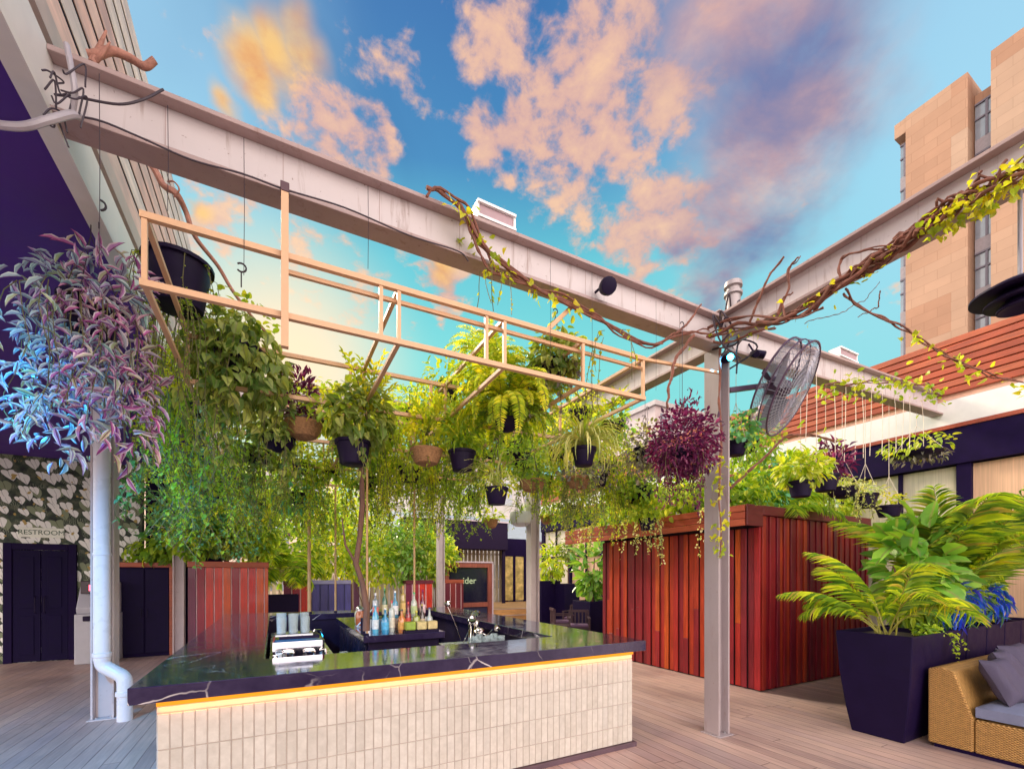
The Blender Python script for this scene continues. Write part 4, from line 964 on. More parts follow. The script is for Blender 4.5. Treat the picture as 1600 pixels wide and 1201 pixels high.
# sink tap at the station's left
t = thing('tap', 'curved steel sink tap inside the bar left of the station', 'tap', (.5, 5.7, .8))
wb = MB(); wb.cbox(-.06, 5.3, .78, .62, 8.4, .82, .004); tag(wb.build('sink_bench', M_metal), 'long steel sink bench along the left inner side of the bar', 'bench')
g = MB(); g.tube([(.5, 5.7, .82), (.5, 5.7, 1.05), (.47, 5.66, 1.12), (.40, 5.6, 1.13), (.36, 5.57, 1.05)], .012, 8); g.build('spout', M_chrome, t, smooth=True)
g = MB(); g.lathe([(.03, 0), (.03, .03), (.015, .04)], 12, (.5, 5.7, .82)); g.build('base', M_chrome, t, smooth=True)
# white frame stand on the station
t = thing('white_menu_stand', 'angled white menu frame on the left of the bottle station', 'stand', (1.0, SY0 + .8, 1.08))
g = MB(); y = SY0 + .85; g.tube([(.94, y, 1.09), (1.16, y, 1.09), (1.16, y, 1.34), (.94, y, 1.09)], .009, 6); g.build('frame', P('white_rod', (.8, .8, .78), .4), t); g = MB(); g.cbox(1.05, y + .01, 1.08, 1.15, y + .08, 1.095, .002); g.build('foot', M_black, t)

# bamboo poles and the thin trunk
M_bam = P('bamboo', (.60, .36, .16), .5, stretch=(1, 1, .3), var=.2)
M_bark = P('brown_bark', (.17, .085, .06), .8, var=.4, scale=18, stretch=(1, 1, .3), bump=.6)
for k, (x, y, z0, r, w) in enumerate([(SX0 - .01, SY0 + .0, 1.08, .013, 'thin yellow bamboo cane on the near corner of the station'),
                                  (.55, 8.9, 1.08, .030, 'thick golden bamboo pole rising from the back counter'),
                                  (1.62, SY0 + .55, 1.08, .014, 'short bamboo cane on the right edge of the station'),
                                  (1.0, 8.9, 1.08, .018, 'slender bamboo pole behind the bottles')]):
    t = thing('bamboo_pole', w, 'pole', (x, y, z0), 'bamboo canes on the bar'); g = MB(); z = z0; i = 0
    zt = 3.50
    pr = []
    while z < zt:
        pr += [(r * .92, z - z0 + .004), (r, z - z0 + .03), (r, z - z0 + .17), (r * .92, z - z0 + .196)]; z += .2
    g.lathe(pr, 10, (x, y, z0)); g.build('cane', M_bam, t, smooth=True)
    g = MB(); g.lathe([(r * 1.8, 0), (r * 1.6, .02), (r, .025)], 10, (x, y, z0)); g.build('socket', M_black, t)
t = thing('twisted_trunk', 'dark crooked trunk rising through the bar left of the bottles', 'trunk', (.62, 5.0, .8))
g = MB()
pts = [atY(572, 985, 5.0), atY(573, 950, 5.0), atY(566, 910, 5.0), atY(556, 880, 5.0), atY(562, 840, 5.0), atY(566, 790, 5.0), atY(565, 740, 5.0), atY(560, 690, 5.0)]
g.tube(pts, [.04, .035, .03, .03, .028, .03, .026, .02], 9); g.build('stem', M_bark, t, smooth=True)
g = MB(); g.tube([pts[3], pts[3] + Vector((-.1, .05, .2)), pts[3] + Vector((-.13, .1, .5))], [.016, .012, .006], 6); g.build('branch', M_bark, t, smooth=True)

# ------------------------------------------------------------------ red timber shed on the right
SHX, SHY = 6.51, 4.12; SH1X, SH1Y = 9.75, 7.75; SHZ = 2.80
sh = thing('timber_shed', 'red and orange vertical board shed behind the near column, plants on its roof', 'shed', ((SHX + SH1X) / 2, (SHY + SH1Y) / 2, 0))
M_shl = BOARD('shed_boards_lit', [(.58, .060, .012), (.48, .026, .018), (.30, .012, .022), (.64, .10, .012), (.40, .016, .022), (.52, .045, .012), (.24, .010, .022)], .42, coat=.08, bump=.45)  # side facing the sun: its light put into brighter board colours
g = MB(); y = SHY + .0; i = 0; rng = np.random.default_rng(21)
while y < SH1Y - .05:
    w = .092; off = .0 if i % 2 else .018
    zs = [0.02, SHZ - .30]
    if rng.random() < .3: zs = [0.02, rng.uniform(.5, 1.3), SHZ - .30]
    for a, b_ in zip(zs[:-1], zs[1:]): g.cbox(SHX - .022 - off, y, a, SHX - off, y + w, b_ - .004, .003)
    y += w + (.022 if i % 2 else .016); i += 1
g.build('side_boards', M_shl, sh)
g = MB(); g.box(SHX + .001, SHY + .03, 0, SH1X - .05, SH1Y, SHZ - .12); g.build('core', P('core_dark', (.02, .005, .01), .8), sh)
M_shr = BOARD('shed_boards_shaded', [(.26, .010, .018), (.32, .024, .014), (.18, .006, .020), (.40, .045, .012), (.22, .008, .020), (.14, .006, .020)], .42, coat=.08, bump=.45)  # front face: its shade put into darker board colours
g = MB(); x = SHX; i = 0
while x < SH1X - .1:
    off = .0 if i % 2 else .018; g.cbox(x, SHY - off - .002, 0.02, x + .078, SHY + .028 - .002, SHZ - .13, .003); x += .092; i += 1
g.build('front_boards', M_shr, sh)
g = MB(); g.cbox(SHX - .03, SHY - .05, SHZ - .125, SH1X, SHY + .03, SHZ + .02); g.build('front_rim', BOARD('shed_rim', [(.16, .02, .025), (.14, .018, .022)], .45, grain=(2, 30, 30)), sh)
FX = SHX - .42
g = MB()
for k in range(3): g.cbox(FX - .02, SHY - .02, SHZ - .30 + k * .105, FX + .006, SH1Y + .9, SHZ - .30 + k * .105 + .098, .003)
g.build('roof_fascia', BOARD('fascia_orange', [(.46, .085, .035), (.50, .11, .05), (.40, .06, .025)], .45, grain=(30, 1.5, 30)), sh)
g = MB(); g.box(FX + .01, SHY - .01, SHZ - .06, SHX - .035, SH1Y + .9, SHZ - .03); g.build('eave', P('eave_dark', (.05, .015, .02), .8), sh)
g = MB(); g.cbox(FX - .0, SHY - .048, SHZ - .30, SHX - .032, SHY - .022, SHZ + .015); g.build('corner_board', MATS['shed_rim'], sh)
g = MB(); g.box(SHX - .02, SHY + .032, SHZ - .12, SH1X - .02, SH1Y, SHZ - .03); g.build('roof_deck', M_dark, sh)

# ------------------------------------------------------------------ planters and screens at the back left
def screen(name, x0, x1, y, z1, mat, trim, label, group=None, bw=.14, d=.5, gapm=None):
    t = thing(name, label, 'planter' if group else 'screen', ((x0 + x1) / 2, y, 0), group)
    g = MB(); x = x0
    while x < x1 - .03: g.cbox(x, y - .025, 0.01, min(x + bw * .86, x1), y, z1 - .13); x += bw
    g.build('boards', mat, t)
    g = MB(); g.cbox(x0 - .01, y - .04, z1 - .125, x1 + .01, y + d, z1 - .002); g.build('rim', trim, t)
    g = MB(); g.box(x0 + .005, y + .002, 0, x1 - .005, y + d - .01, z1 - .13); g.build('core', gapm or P('gap_grey', (.85, .62, .62), .7), t)
    return t
yS = 11.3
sx0, sx1 = atY(294, 900, yS).x, atY(419, 900, yS).x
screen('timber_screen', sx0, sx1, yS, atY(350, 877, yS).z, M_red, M_trim, 'tall red striped timber planter box left behind the bar', bw=.155)
yQ = 15.0
x0, x1 = atY(443, 900, yQ).x, atY(486, 900, yQ).x
screen('timber_screen', x0, x1, yQ, atY(460, 907, yQ).z, M_red, M_maroon, 'low red timber planter between the potted palm and the blue panel', 'low timber planters behind the bar', bw=.24)
M_blue = BOARD('blue_violet_boards', [(.05, .045, .20), (.065, .06, .24), (.045, .04, .17)], .5)
x2 = atY(548, 900, yQ).x
screen('timber_screen', x1 + .03, x2, yQ, atY(500, 906, yQ).z, M_blue, P('blue_grey_trim', (.22, .22, .36), .5), 'low blue-violet board panel beyond the back counter', 'low timber planters behind the bar', bw=.24, gapm=P('gap_blue', (.04, .04, .12), .7))
x3, x4 = atY(634, 900, yQ).x, atY(676, 900, yQ).x
screen('timber_screen', x3, x4, yQ, atY(650, 906, yQ).z, M_red, M_maroon, 'low red timber planter directly behind the bottles', 'low timber planters behind the bar', bw=.24)
# framed dark screen cabinet
yT = 15.2
x0, x1 = atY(694, 900, yT).x, atY(768, 900, yT).x; zt = atY(730, 879, yT).z
tv = thing('screen_cabinet', 'timber framed cabinet with a dark screen, right of the thin far column', 'cabinet', ((x0 + x1) / 2, yT, 0))
fr_ = BOARD('cabinet_timber', [(.32, .09, .055), (.28, .075, .05)], .5)
g = MB(); z1 = zt; zm = atY(730, 947, yT).z; zmm = .0
g.cbox(x0, yT - .05, 0, x0 + .17, yT + .4, z1 - .17); g.cbox(x1 - .17, yT - .05, 0, x1, yT + .4, z1 - .17); g.cbox(x0, yT - .05, z1 - .168, x1, yT + .4, z1)
za = atY(730, 941, yT).z; zb_ = atY(730, 948, yT).z
g.cbox(x0 + .172, yT - .05, zb_, x1 - .172, yT + .4, za); g.build('frame', fr_, tv)
g = MB(); g.cbox(x0 - .05, yT - .08, z1 + .002, x1 + .05, yT + .45, z1 + .06); g.cbox(x1 + .003, yT - .06, 0, x1 + .06, yT + .4, z1); g.build('edge_trim', P('pale_mauve', (.55, .45, .50), .5), tv)
g = MB(); g.box(x0 + .172, yT + .02, za + .003, x1 - .172, yT + .06, z1 - .17); scn = g.build('screen', P('screen_dark', (.012, .012, .03), .15, spec=.8), tv)
tcen = atY(731, 907, yT)
text_mesh('lettering', 'vider', .34, (tcen.x, yT + .014, tcen.z), (PI / 2, 0, 0), P('screen_letters', (.4, .5, .3), .5, emit=(.45, .55, .30), estr=.25), scn)
g = MB(); g.box(x0 + .172, yT + .02, 0, x1 - .172, yT + .06, zb_ - .004); g.build('lower_panel', P('panel_navy', (.02, .02, .06), .5), tv)
xr0, xr1 = atY(694, 900, yT - .5).x, atY(722, 900, yT - .5).x
screen('timber_screen', xr0, xr1, yT - .6, atY(705, 905, yT - .6).z, M_maroon, M_trim, 'short maroon timber box in front of the framed dark screen', 'low timber planters behind the bar', bw=.2, d=.4)
# timber stage
sg0 = atY(768, 955, 15.4)
stg = thing('timber_stage', 'low golden timber stage steps beyond the right column', 'stage', (9.5, 16, 0))
M_gold = BOARD('golden_timber', [(.62, .34, .12), (.66, .38, .15)], .5, grain=(2, 30, 30))
g = MB(); g.cbox(7.4, 15.2, 0, 12.6, 15.8, .22); g.cbox(7.4, 15.801, 0, 12.6, 20.5, .42); g.build('step', M_gold, stg)
g = MB(); g.box(7.38, 15.18, .222, 12.62, 15.24, .235); g.box(7.38, 15.78, .422, 12.62, 15.84, .435); g.build('nosing', M_white, stg)
# door behind the stage
yD = 20.4
x0, x1 = atY(785, 900, yD).x, atY(822, 900, yD).x; zt = atY(800, 868, yD).z
d_ = thing('black_glass_door', 'black framed glass double door at the back of the stage', 'door', ((x0 + x1) / 2, yD, .42))
g = MB(); w = .13
g.cbox(x0, yD, .43, x0 + w, yD + .1, zt + .9); g.cbox(x1 - w, yD, .43, x1, yD + .1, zt + .9); g.cbox(x0 + w, yD, zt - .02, x1 - w, yD + .1, zt + .9); g.cbox((x0 + x1) / 2 - .07, yD, .43, (x0 + x1) / 2 + .07, yD + .1, zt - .021); g.build('frame', M_dark, d_)
for a, b_ in ((x0 + w, (x0 + x1) / 2 - .07), ((x0 + x1) / 2 + .07, x1 - w)):
    g = MB(); g.box(a, yD + .04, .5, b_, yD + .06, zt - .03); g.build('pane', P('door_pane', (.60, .46, .16), .25, var=.6, scale=3.), d_)
# pale fence
fe = thing('slatted_fence', 'tall cream slatted fence enclosing the back of the terrace', 'fence', (8, 20.9, 0))
g = MB(); rng = np.random.default_rng(4)
for x in np.arange(-1.0, 20, .22): g.cbox(x, 20.9, .05, x + .16, 20.93, 3.15, .004)
g.build('slats', BOARD('cream_slats', [(.56, .48, .32), (.50, .42, .28), (.60, .53, .38)], .6), fe)
g = MB()
for z in (.4, 1.6, 2.9): g.bar((-1, 20.96, z), (20, 20.96, z), .06, .08)
g.build('rails', M_white, fe)
for x in (3.2, 7.1, 10.7, 12.05, 14.6, 17.5):
    g = MB(); g.cbox(x - .11, 20.6, 0, x + .11, 20.8, 3.4); g.build('post', P('maroon_post', (.10, .03, .08), .5), fe)
g = MB(); g.cbox(-1, 20.55, 3.42, 20, 20.85, 3.62); g.build('header', P('maroon_post', (.10, .03, .08), .5), fe)
# white awning wall beyond
aw = thing('white_awning', 'broad white awning roof seen above the fence through the plants', 'awning', (8, 22.5, 3.7))
g = MB(); g.add([(-1, 21.2, 3.75), (20, 21.2, 3.75), (20, 25, 5.4), (-1, 25, 5.4), (-1, 21.2, 3.70), (20, 21.2, 3.70), (20, 25, 5.35), (-1, 25, 5.35)], [(0, 1, 2, 3), (7, 6, 5, 4), (0, 4, 5, 1), (1, 5, 6, 2), (2, 6, 7, 3), (3, 7, 4, 0)]); g.build('canvas', P('awning_white', (.30, .35, .38), .7), aw)
g = MB()
for x in np.arange(-.5, 20, 2.5): g.bar((x, 21.2, 3.66), (x, 25, 5.31), .08, .08)
g.build('rafters', P('mauve_rafter', (.38, .30, .36), .6), aw)
g = MB()
for x in (-.5, 6.5, 13.5, 19.5): g.cbox(x - .06, 21.2, 0, x + .06, 21.32, 3.68); g.cbox(x - .06, 24.8, 0, x + .06, 24.92, 5.28)
g.build('posts', P('mauve_rafter', (.38, .30, .36), .6), aw)

# ------------------------------------------------------------------ chairs and low table by the stage
M_chw = P('dark_wood', (.055, .022, .030), .5)
def chair(x, y, rz_, label):
    t = thing('armchair', label, 'chair', (0, 0, 0), 'low chairs in front of the stage')
    for a, b_, h in ((-.26, -.25, .62), (.26, -.25, .62), (-.26, .27, .80), (.26, .27, .80)):
        g = MB(); g.bar((a, b_, 0), (a, b_, h), .045, .045, up=(0, 1, 0)); g.build('leg', M_chw, t)
    g = MB(); g.cbox(-.27, -.26, .34, .27, .27, .38); g.build('seat', M_chw, t)
    g = MB(); g.cbox(-.24, -.24, .382, .24, .24, .46, .02); g.build('cushion', P('mauve_cushion', (.14, .07, .13), .8), t)
    g = MB()
    for k in range(5): g.bar((-.2 + k * .1, .28, .40), (-.2 + k * .1, .30, .78), .04, .02, up=(0, 1, 0))
    g.bar((-.27, .30, .79), (.27, .30, .79), .04, .07); g.build('backrest', M_chw, t)
    for s in (-1, 1):
        g = MB(); g.bar((s * .26, -.29, .63), (s * .26, .29, .63), .06, .03); g.build('armrest', M_chw, t)
    t.location = (x, y, 0); t.rotation_euler = (0, 0, rz_); return t
p = at(878, 950, 13.0); chair(p.x, p.y, 1.2, 'leftmost low dark timber armchair in front of the stage')
p = at(897, 950, 14.2); chair(p.x, p.y, -1.1, 'low dark timber armchair beside the tall planters')
p = at(905, 950, 12.0); chair(p.x, p.y, -.6, 'nearest low dark timber armchair, half behind the black planter')
p = at(884, 950, 12.2)
t = thing('low_table', 'small dark slatted table among the low armchairs', 'table', (p.x, p.y, 0))
g = MB()
for k in range(5): g.cbox(p.x - .3, p.y - .3 + k * .12, .38, p.x + .3, p.y - .3 + k * .12 + .1, .42)
g.build('top', M_chw, t)
for a in (-1, 1):
    for b_ in (-1, 1):
        g = MB(); g.bar((p.x + a * .26, p.y + b_ * .24, 0), (p.x + a * .26, p.y + b_ * .24, .378), .04, .04, up=(0, 1, 0)); g.build('leg', M_chw, t)

# ------------------------------------------------------------------ tapered black planters
M_pl = P('planter_violet_black', (.009, .004, .030), .5, spec=.12, var=.15)
M_soil = P('soil', (.03, .02, .02), .95, bump=.8, bscale=60)
def planter(x0, y0, x1, y1, h, taper, label, group='black planters'):
    t = thing('planter', label, 'planter', ((x0 + x1) / 2, (y0 + y1) / 2, 0), group)
    g = MB(); e = .035
    rows_ = [(taper, 0), (taper * .62, h * .25), (taper * .22, h * .6), (0, h)]
    V = []; Fc = []
    for tp, z in rows_: V += [(x0 + tp, y0 + tp, z), (x1 - tp, y0 + tp, z), (x1 - tp, y1 - tp, z), (x0 + tp, y1 - tp, z)]
    V += [(x0 + e, y0 + e, h), (x1 - e, y0 + e, h), (x1 - e, y1 - e, h), (x0 + e, y1 - e, h), (x0 + e, y0 + e, h - .08), (x1 - e, y0 + e, h - .08), (x1 - e, y1 - e, h - .08), (x0 + e, y1 - e, h - .08)]
    for r_ in range(5):
        for i in range(4): j = (i + 1) % 4; Fc.append((r_ * 4 + i, r_ * 4 + j, r_ * 4 + 4 + j, r_ * 4 + 4 + i))
    Fc.append((3, 2, 1, 0)); g.add(V, Fc); g.build('shell', M_pl, t, bevel=.012)
    g = MB(); g.box(x0 + e + .001, y0 + e + .001, h - .2, x1 - e - .001, y1 - e - .001, h - .05); g.build('soil', M_soil, t)
    return t
planter(5.68, 2.02, 6.62, 2.72, 1.135, .11, 'large tapered black planter at the end of the wicker sofa')
px0 = 6.66
for k in range(6):
    planter(px0 + k * .64, 2.08, px0 + k * .64 + .62, 2.72, 1.13, .05, ['first', 'second', 'third', 'fourth', 'fifth', 'sixth'][k] + ' narrow black planter from the big tapered one, in the row behind the sofa', 'narrow black planters behind the sofa')
p = at(926, 990, 13.0); planter(p.x - .42, p.y - .42, p.x + .42, p.y + .42, 1.04, .04, 'square black planter left of the shed with a leafy shrub')
p = at(856, 950, 15.6); planter(p.x - .5, p.y - .35, p.x + .3, p.y + .4, 1.60, .03, 'taller black planter behind the right column')
p = at(876, 950, 15.2); planter(p.x - .12, p.y - .4, p.x + .52, p.y + .3, 1.50, .03, 'blue-black planter just right of the right column')
p = at(440, 945, 12.2); planter(p.x - .42, p.y - .3, p.x + .42, p.y + .3, 1.25, .03, 'black planter holding the bushy palm behind the bar')

# ------------------------------------------------------------------ wicker sofa
WX0, WX1 = 5.97, 8.9
sf = thing('wicker_sofa', 'honey wicker sofa with blue-grey seat, lower right corner', 'sofa', (7.4, 1.3, 0))
m, T = new_mat('honey_wicker')
o = T.n('ShaderNodeTexCoord').outputs['Object']; s = T.n('ShaderNodeSeparateXYZ', ins={0: o})
u = T.math('ADD', s.outputs[1], s.outputs[0])
wa = T.math('SINE', T.math('MULTIPLY', u, 2 * PI / .034)); wb_ = T.math('SINE', T.math('MULTIPLY', s.outputs[2], 2 * PI / .022))
ph = T.math('MULTIPLY', wa, wb_)
nz = T.noise(o, 30, 3, .6)
c = T.ramp(T.math('ADD', T.math('MULTIPLY', ph, .42), .5), [(.05, (.13, .055, .012)), (.45, (.42, .22, .06)), (1, (.60, .36, .12))])
c = T.mix(1., c, T.ramp(nz, [(.3, (.8,) * 3), (.7, (1.15,) * 3)]), 'MULTIPLY')
b = T.n('ShaderNodeBsdfPrincipled', ins={'Base Color': c, 'Roughness': .5, 'Normal': T.n('ShaderNodeBump', ins={'Strength': .8, 'Distance': .006, 'Height': ph}).outputs[0]}); T.n('ShaderNodeOutputMaterial', ins={0: b.outputs[0]}); M_wick = m
g = MB(); g.prism([(2.0, .04), (2.0, .80), (1.90, .83), (1.80, .80), (1.66, .36), (1.66, .04)], 0, WX0, WX1); g.build('back_frame', M_wick, sf, bevel=.015)
g = MB(); g.cbox(WX0 + .005, .72, .04, WX1, 1.655, .36, .012); g.build('seat_base', M_wick, sf)
g = MB(); g.box(WX0 + .03, .76, 0, WX1, 1.96, .04); g.build('plinth', M_dark, sf)
M_cush = P('blue_grey_canvas', (.17, .19, .30), .85, var=.12, scale=9, bump=.25, bscale=160)
def softbox(x0, y0, z0, x1, y1, z1, name, par, mat, puff=.02, n=10):
    g = MB(); V = []; Fc = []
    for k in (0, 1):
        for i in range(n + 1):
            for j in range(n + 1):
                u, v = i / n, j / n; e = min(1, 8 * min(u, 1 - u, v, 1 - v)) ** .5
                z = (z1 - .02 + puff * e + .02 * e) if k else (z0 + .02 - .02 * e)
                V.append((x0 + (x1 - x0) * u, y0 + (y1 - y0) * v, z))
    N = (n + 1) ** 2; q = lambda k, i, j: k * N + i * (n + 1) + j
    for i in range(n):
        for j in range(n): Fc += [(q(1, i, j), q(1, i + 1, j), q(1, i + 1, j + 1), q(1, i, j + 1)), (q(0, i, j + 1), q(0, i + 1, j + 1), q(0, i + 1, j), q(0, i, j))]
    for i in range(n):
        Fc += [(q(0, i, 0), q(0, i + 1, 0), q(1, i + 1, 0), q(1, i, 0)), (q(0, i + 1, n), q(0, i, n), q(1, i, n), q(1, i + 1, n)),
               (q(0, 0, i + 1), q(0, 0, i), q(1, 0, i), q(1, 0, i + 1)), (q(0, n, i), q(0, n, i + 1), q(1, n, i + 1), q(1, n, i))]
    g.add(V, Fc); ob = g.build(name, mat, par, smooth=True, bevel=.0); return ob
softbox(WX0 + .015, .74, .365, WX0 + 1.42, 1.65, .50, 'seat_cushion', sf, M_cush, .025, 14)
softbox(WX0 + 1.43, .74, .365, WX1 - .02, 1.65, .50, 'seat_cushion', sf, M_cush, .025, 14)
def pillow(c, s, h, rx, rz_, label, seed):
    n = 22; V = []; Fc = []; rng = np.random.default_rng(seed); ph_ = rng.uniform(0, 6, 6)
    for k in (1, -1):
        for i in range(n + 1):
            for j in range(n + 1):
                u, v = 2 * i / n - 1, 2 * j / n - 1
                f = max(0, (1 - u ** 4) * (1 - v ** 4)) ** .55
                pin = 1 - .09 * (1 - abs(u)) * abs(v) ** 3 ; pin2 = 1 - .09 * (1 - abs(v)) * abs(u) ** 3
                cr = .06 * math.sin(6 * (u + v) + ph_[0] + 2 * math.sin(3 * u + ph_[1])) * (abs(u * v) ** .5) + .035 * math.sin(11 * (u - .6 * v) + ph_[2]) * (1 - f * .5)
                V.append((u * s / 2 * pin2, v * s / 2 * pin, k * h / 2 * f * (1 + cr * 2.2) + .012 * math.sin(5 * u + ph_[3])))
    N = (n + 1) ** 2; q = lambda k, i, j: k * N + i * (n + 1) + j
    for i in range(n):
        for j in range(n): Fc += [(q(0, i, j), q(0, i + 1, j), q(0, i + 1, j + 1), q(0, i, j + 1)), (q(1, i, j + 1), q(1, i + 1, j + 1), q(1, i + 1, j), q(1, i, j))]
    g = MB(); g.add(V, Fc); ob = g.build('pillow', P('grey_violet_pillow', (.060, .050, .095), .8, var=.15, scale=8, bump=.3, bscale=120), None, smooth=2, origin=(0, 0, 0))
    ob.location = c; ob.rotation_euler = (rx, 0, rz_); return tag(ob, label, 'pillow', 'scatter pillows on the sofa')
pillow((6.33, 1.54, .72), .46, .17, rad(62), rad(-6), 'grey pillow at the open left end of the wicker sofa', 1)
pillow((6.76, 1.60, .76), .48, .17, rad(60), rad(9), 'second grey pillow from the sofa end, propped against the back', 2)
pillow((7.2, 1.62, .78), .48, .17, rad(64), rad(-5), 'third grey pillow from the sofa end, cut by the photo edge', 3)

# dark shelter at the back
xs0, xs1 = atY(632, 900, 19.4).x, atY(792, 900, 19.4).x
t = thing('dark_shelter', 'dark flat-roofed shelter behind the framed screen and the bottles', 'shelter', ((xs0 + xs1) / 2, 19.8, 0))
g = MB(); g.cbox(xs0, 19.3, 3.05, xs1, 20.3, 4.35); g.build('roof', P('shelter_dark', (.020, .012, .035), .7, spec=.1), t)
for x in (xs0 + .15, (xs0 + xs1) / 2, xs1 - .15):
    g = MB(); g.cbox(x - .07, 19.4, 0, x + .07, 19.54, 3.045); g.build('post', P('shelter_dark', (.020, .012, .035), .7, spec=.1), t)
g = MB(); g.cbox(xs0 - .05, 19.24, 4.352, xs1 + .05, 20.35, 4.42); g.build('roof_edge', P('pale_mauve', (.55, .45, .50), .5), t)
# ------------------------------------------------------------------ foliage materials
G_poth = LEAF('pothos_leaf', [(.055, .10, .022), (.10, .15, .03), (.15, .19, .045), (.22, .24, .07)], vein=(.24, .28, .10), trans=.38)
G_lime = LEAF('lime_leaf', [(.13, .21, .015), (.22, .28, .02), (.30, .31, .04), (.17, .24, .02)], trans=.45)
G_mid = LEAF('mid_green_leaf', [(.10, .19, .02), (.17, .25, .03), (.24, .30, .04), (.07, .13, .03)], trans=.48)
G_teal = LEAF('teal_green_leaf', [(.06, .17, .05), (.10, .24, .10), (.16, .24, .04), (.05, .13, .05), (.12, .32, .22)], trans=.35, tcol=(1.2, 1.5, 1.0))
G_fern = LEAF('fern_leaf', [(.17, .23, .02), (.26, .31, .03), (.36, .36, .05)], trans=.5, tcol=(2.0, 1.8, .5))
G_spid = LEAF('spider_leaf', [(.24, .26, .09), (.32, .33, .14), (.18, .22, .06)], vein=(.52, .50, .30), trans=.35)
G_pur = LEAF('purple_leaf', [(.05, .005, .038), (.09, .009, .05), (.025, .004, .03), (.14, .025, .075)], trans=.3, tcol=(2.2, .8, 1.4))
G_grey = LEAF('smoky_leaf', [(.10, .09, .10), (.16, .15, .13), (.06, .045, .08), (.18, .19, .09)], trans=.25)
G_trC = LEAF('blue_lit_silver_leaf', [(.14, .20, .26), (.20, .28, .32), (.19, .16, .32), (.13, .24, .22), (.26, .14, .32), (.24, .28, .16)], vein=(.12, .04, .18), edge=(.62, .74, .76), trans=.3, tcol=(1, 1.3, 1.3), rough=.3)  # cyan light from the left partly put into these leaf colours
G_trP = LEAF('pink_lit_silver_leaf', [(.26, .07, .20), (.20, .10, .27), (.32, .17, .24), (.20, .24, .29), (.26, .27, .16)], vein=(.20, .03, .16), edge=(.76, .68, .74), trans=.3, tcol=(1.4, 1, 1.3), rough=.3)  # magenta light partly put into the purple and silver leaf colours
G_palm = LEAF('palm_leaf', [(.06, .12, .015), (.17, .24, .015), (.28, .31, .02), (.10, .17, .02), (.24, .20, .05)], trans=.42, tcol=(2.0, 1.9, .5))
G_yel = LEAF('yellow_green_leaf', [(.22, .25, .015), (.30, .28, .02), (.15, .21, .015)], trans=.5)
G_var = LEAF('variegated_leaf', [(.40, .44, .16), (.30, .36, .10), (.48, .50, .26)], vein=(.14, .24, .05), trans=.35)
G_big = LEAF('glossy_broad_leaf', [(.05, .14, .02), (.09, .20, .03), (.15, .26, .04)], vein=(.26, .34, .10), trans=.3, rough=.28)
G_blue = LEAF('blue_lit_leaf', [(.01, .035, .30), (.02, .08, .36), (.05, .03, .30), (.02, .12, .20), (.05, .11, .04)], trans=.3, tcol=(.8, .9, 1.6), rough=.35)  # blue light on green leaves painted into their colour
M_stem = P('green_brown_stem', (.14, .13, .05), .7)
M_vine = P('red_brown_vine', (.20, .075, .05), .75, var=.45, scale=20, bump=.5)
M_wick2 = P('basket_coir', (.38, .20, .09), .85, var=.5, scale=40, stretch=(1, 1, 2.5), bump=1.0, bscale=70)
M_wpot = P('white_pot', (.66, .70, .72), .4)

def pot(t, c, kind, r, h):
    g = MB(); x, y, z = c
    if kind == 'black':
        g.lathe([(r * .66, -h), (r * .70, -h + .004), (r * .93, -.035), (r * .93, -.03), (r * 1.02, -.028), (r * 1.02, 0), (r * .95, 0), (r * .90, -.03), (.001, -.03)], 22, c); m = M_black
    elif kind == 'basket':
        g.lathe([(r * .35, -h), (r * .72, -h * .85), (r * .95, -h * .4), (r * 1.0, -.02), (r * 1.05, -.01), (r * 1.05, .012), (r * .94, .01), (r * .9, -.02), (.001, -.02)], 22, c); m = M_wick2
    elif kind == 'bowl':
        g.lathe([(r * .25, -h), (r * .7, -h * .8), (r * .95, -h * .35), (r, 0), (r * .95, 0), (r * .9, -.03), (.001, -.03)], 22, c); m = M_black
    else:
        g.lathe([(r * .5, -h), (r * .85, -h * .8), (r, -h * .3), (r * .9, 0), (r * .84, 0), (r * .8, -.03), (.001, -.03)], 22, c); m = M_wpot
    g.build('pot', m, t, smooth=True)
    return g
def hangers(t, c, r, z1, n=3, mat=None, apex=.45):
    x, y, z = c; az = min(z + apex, z1 - .02)
    for k in range(n):
        a = k * 2 * PI / n + .5
        g = MB(); g.tube([(x + math.cos(a) * r, y + math.sin(a) * r, z), (x, y, az)], .003, 4); g.build('hanger_wire', mat or M_wire, t)
    g = MB(); g.tube([(x, y, az), (x, y, z1)], .0035, 4); hk = [(x + .025 * math.cos(q), y, z1 + .03 + .025 * math.sin(q)) for q in np.linspace(-PI / 2, PI, 7)]
    g.tube(hk, .005, 5); g.build('hook', mat or M_wire, t)
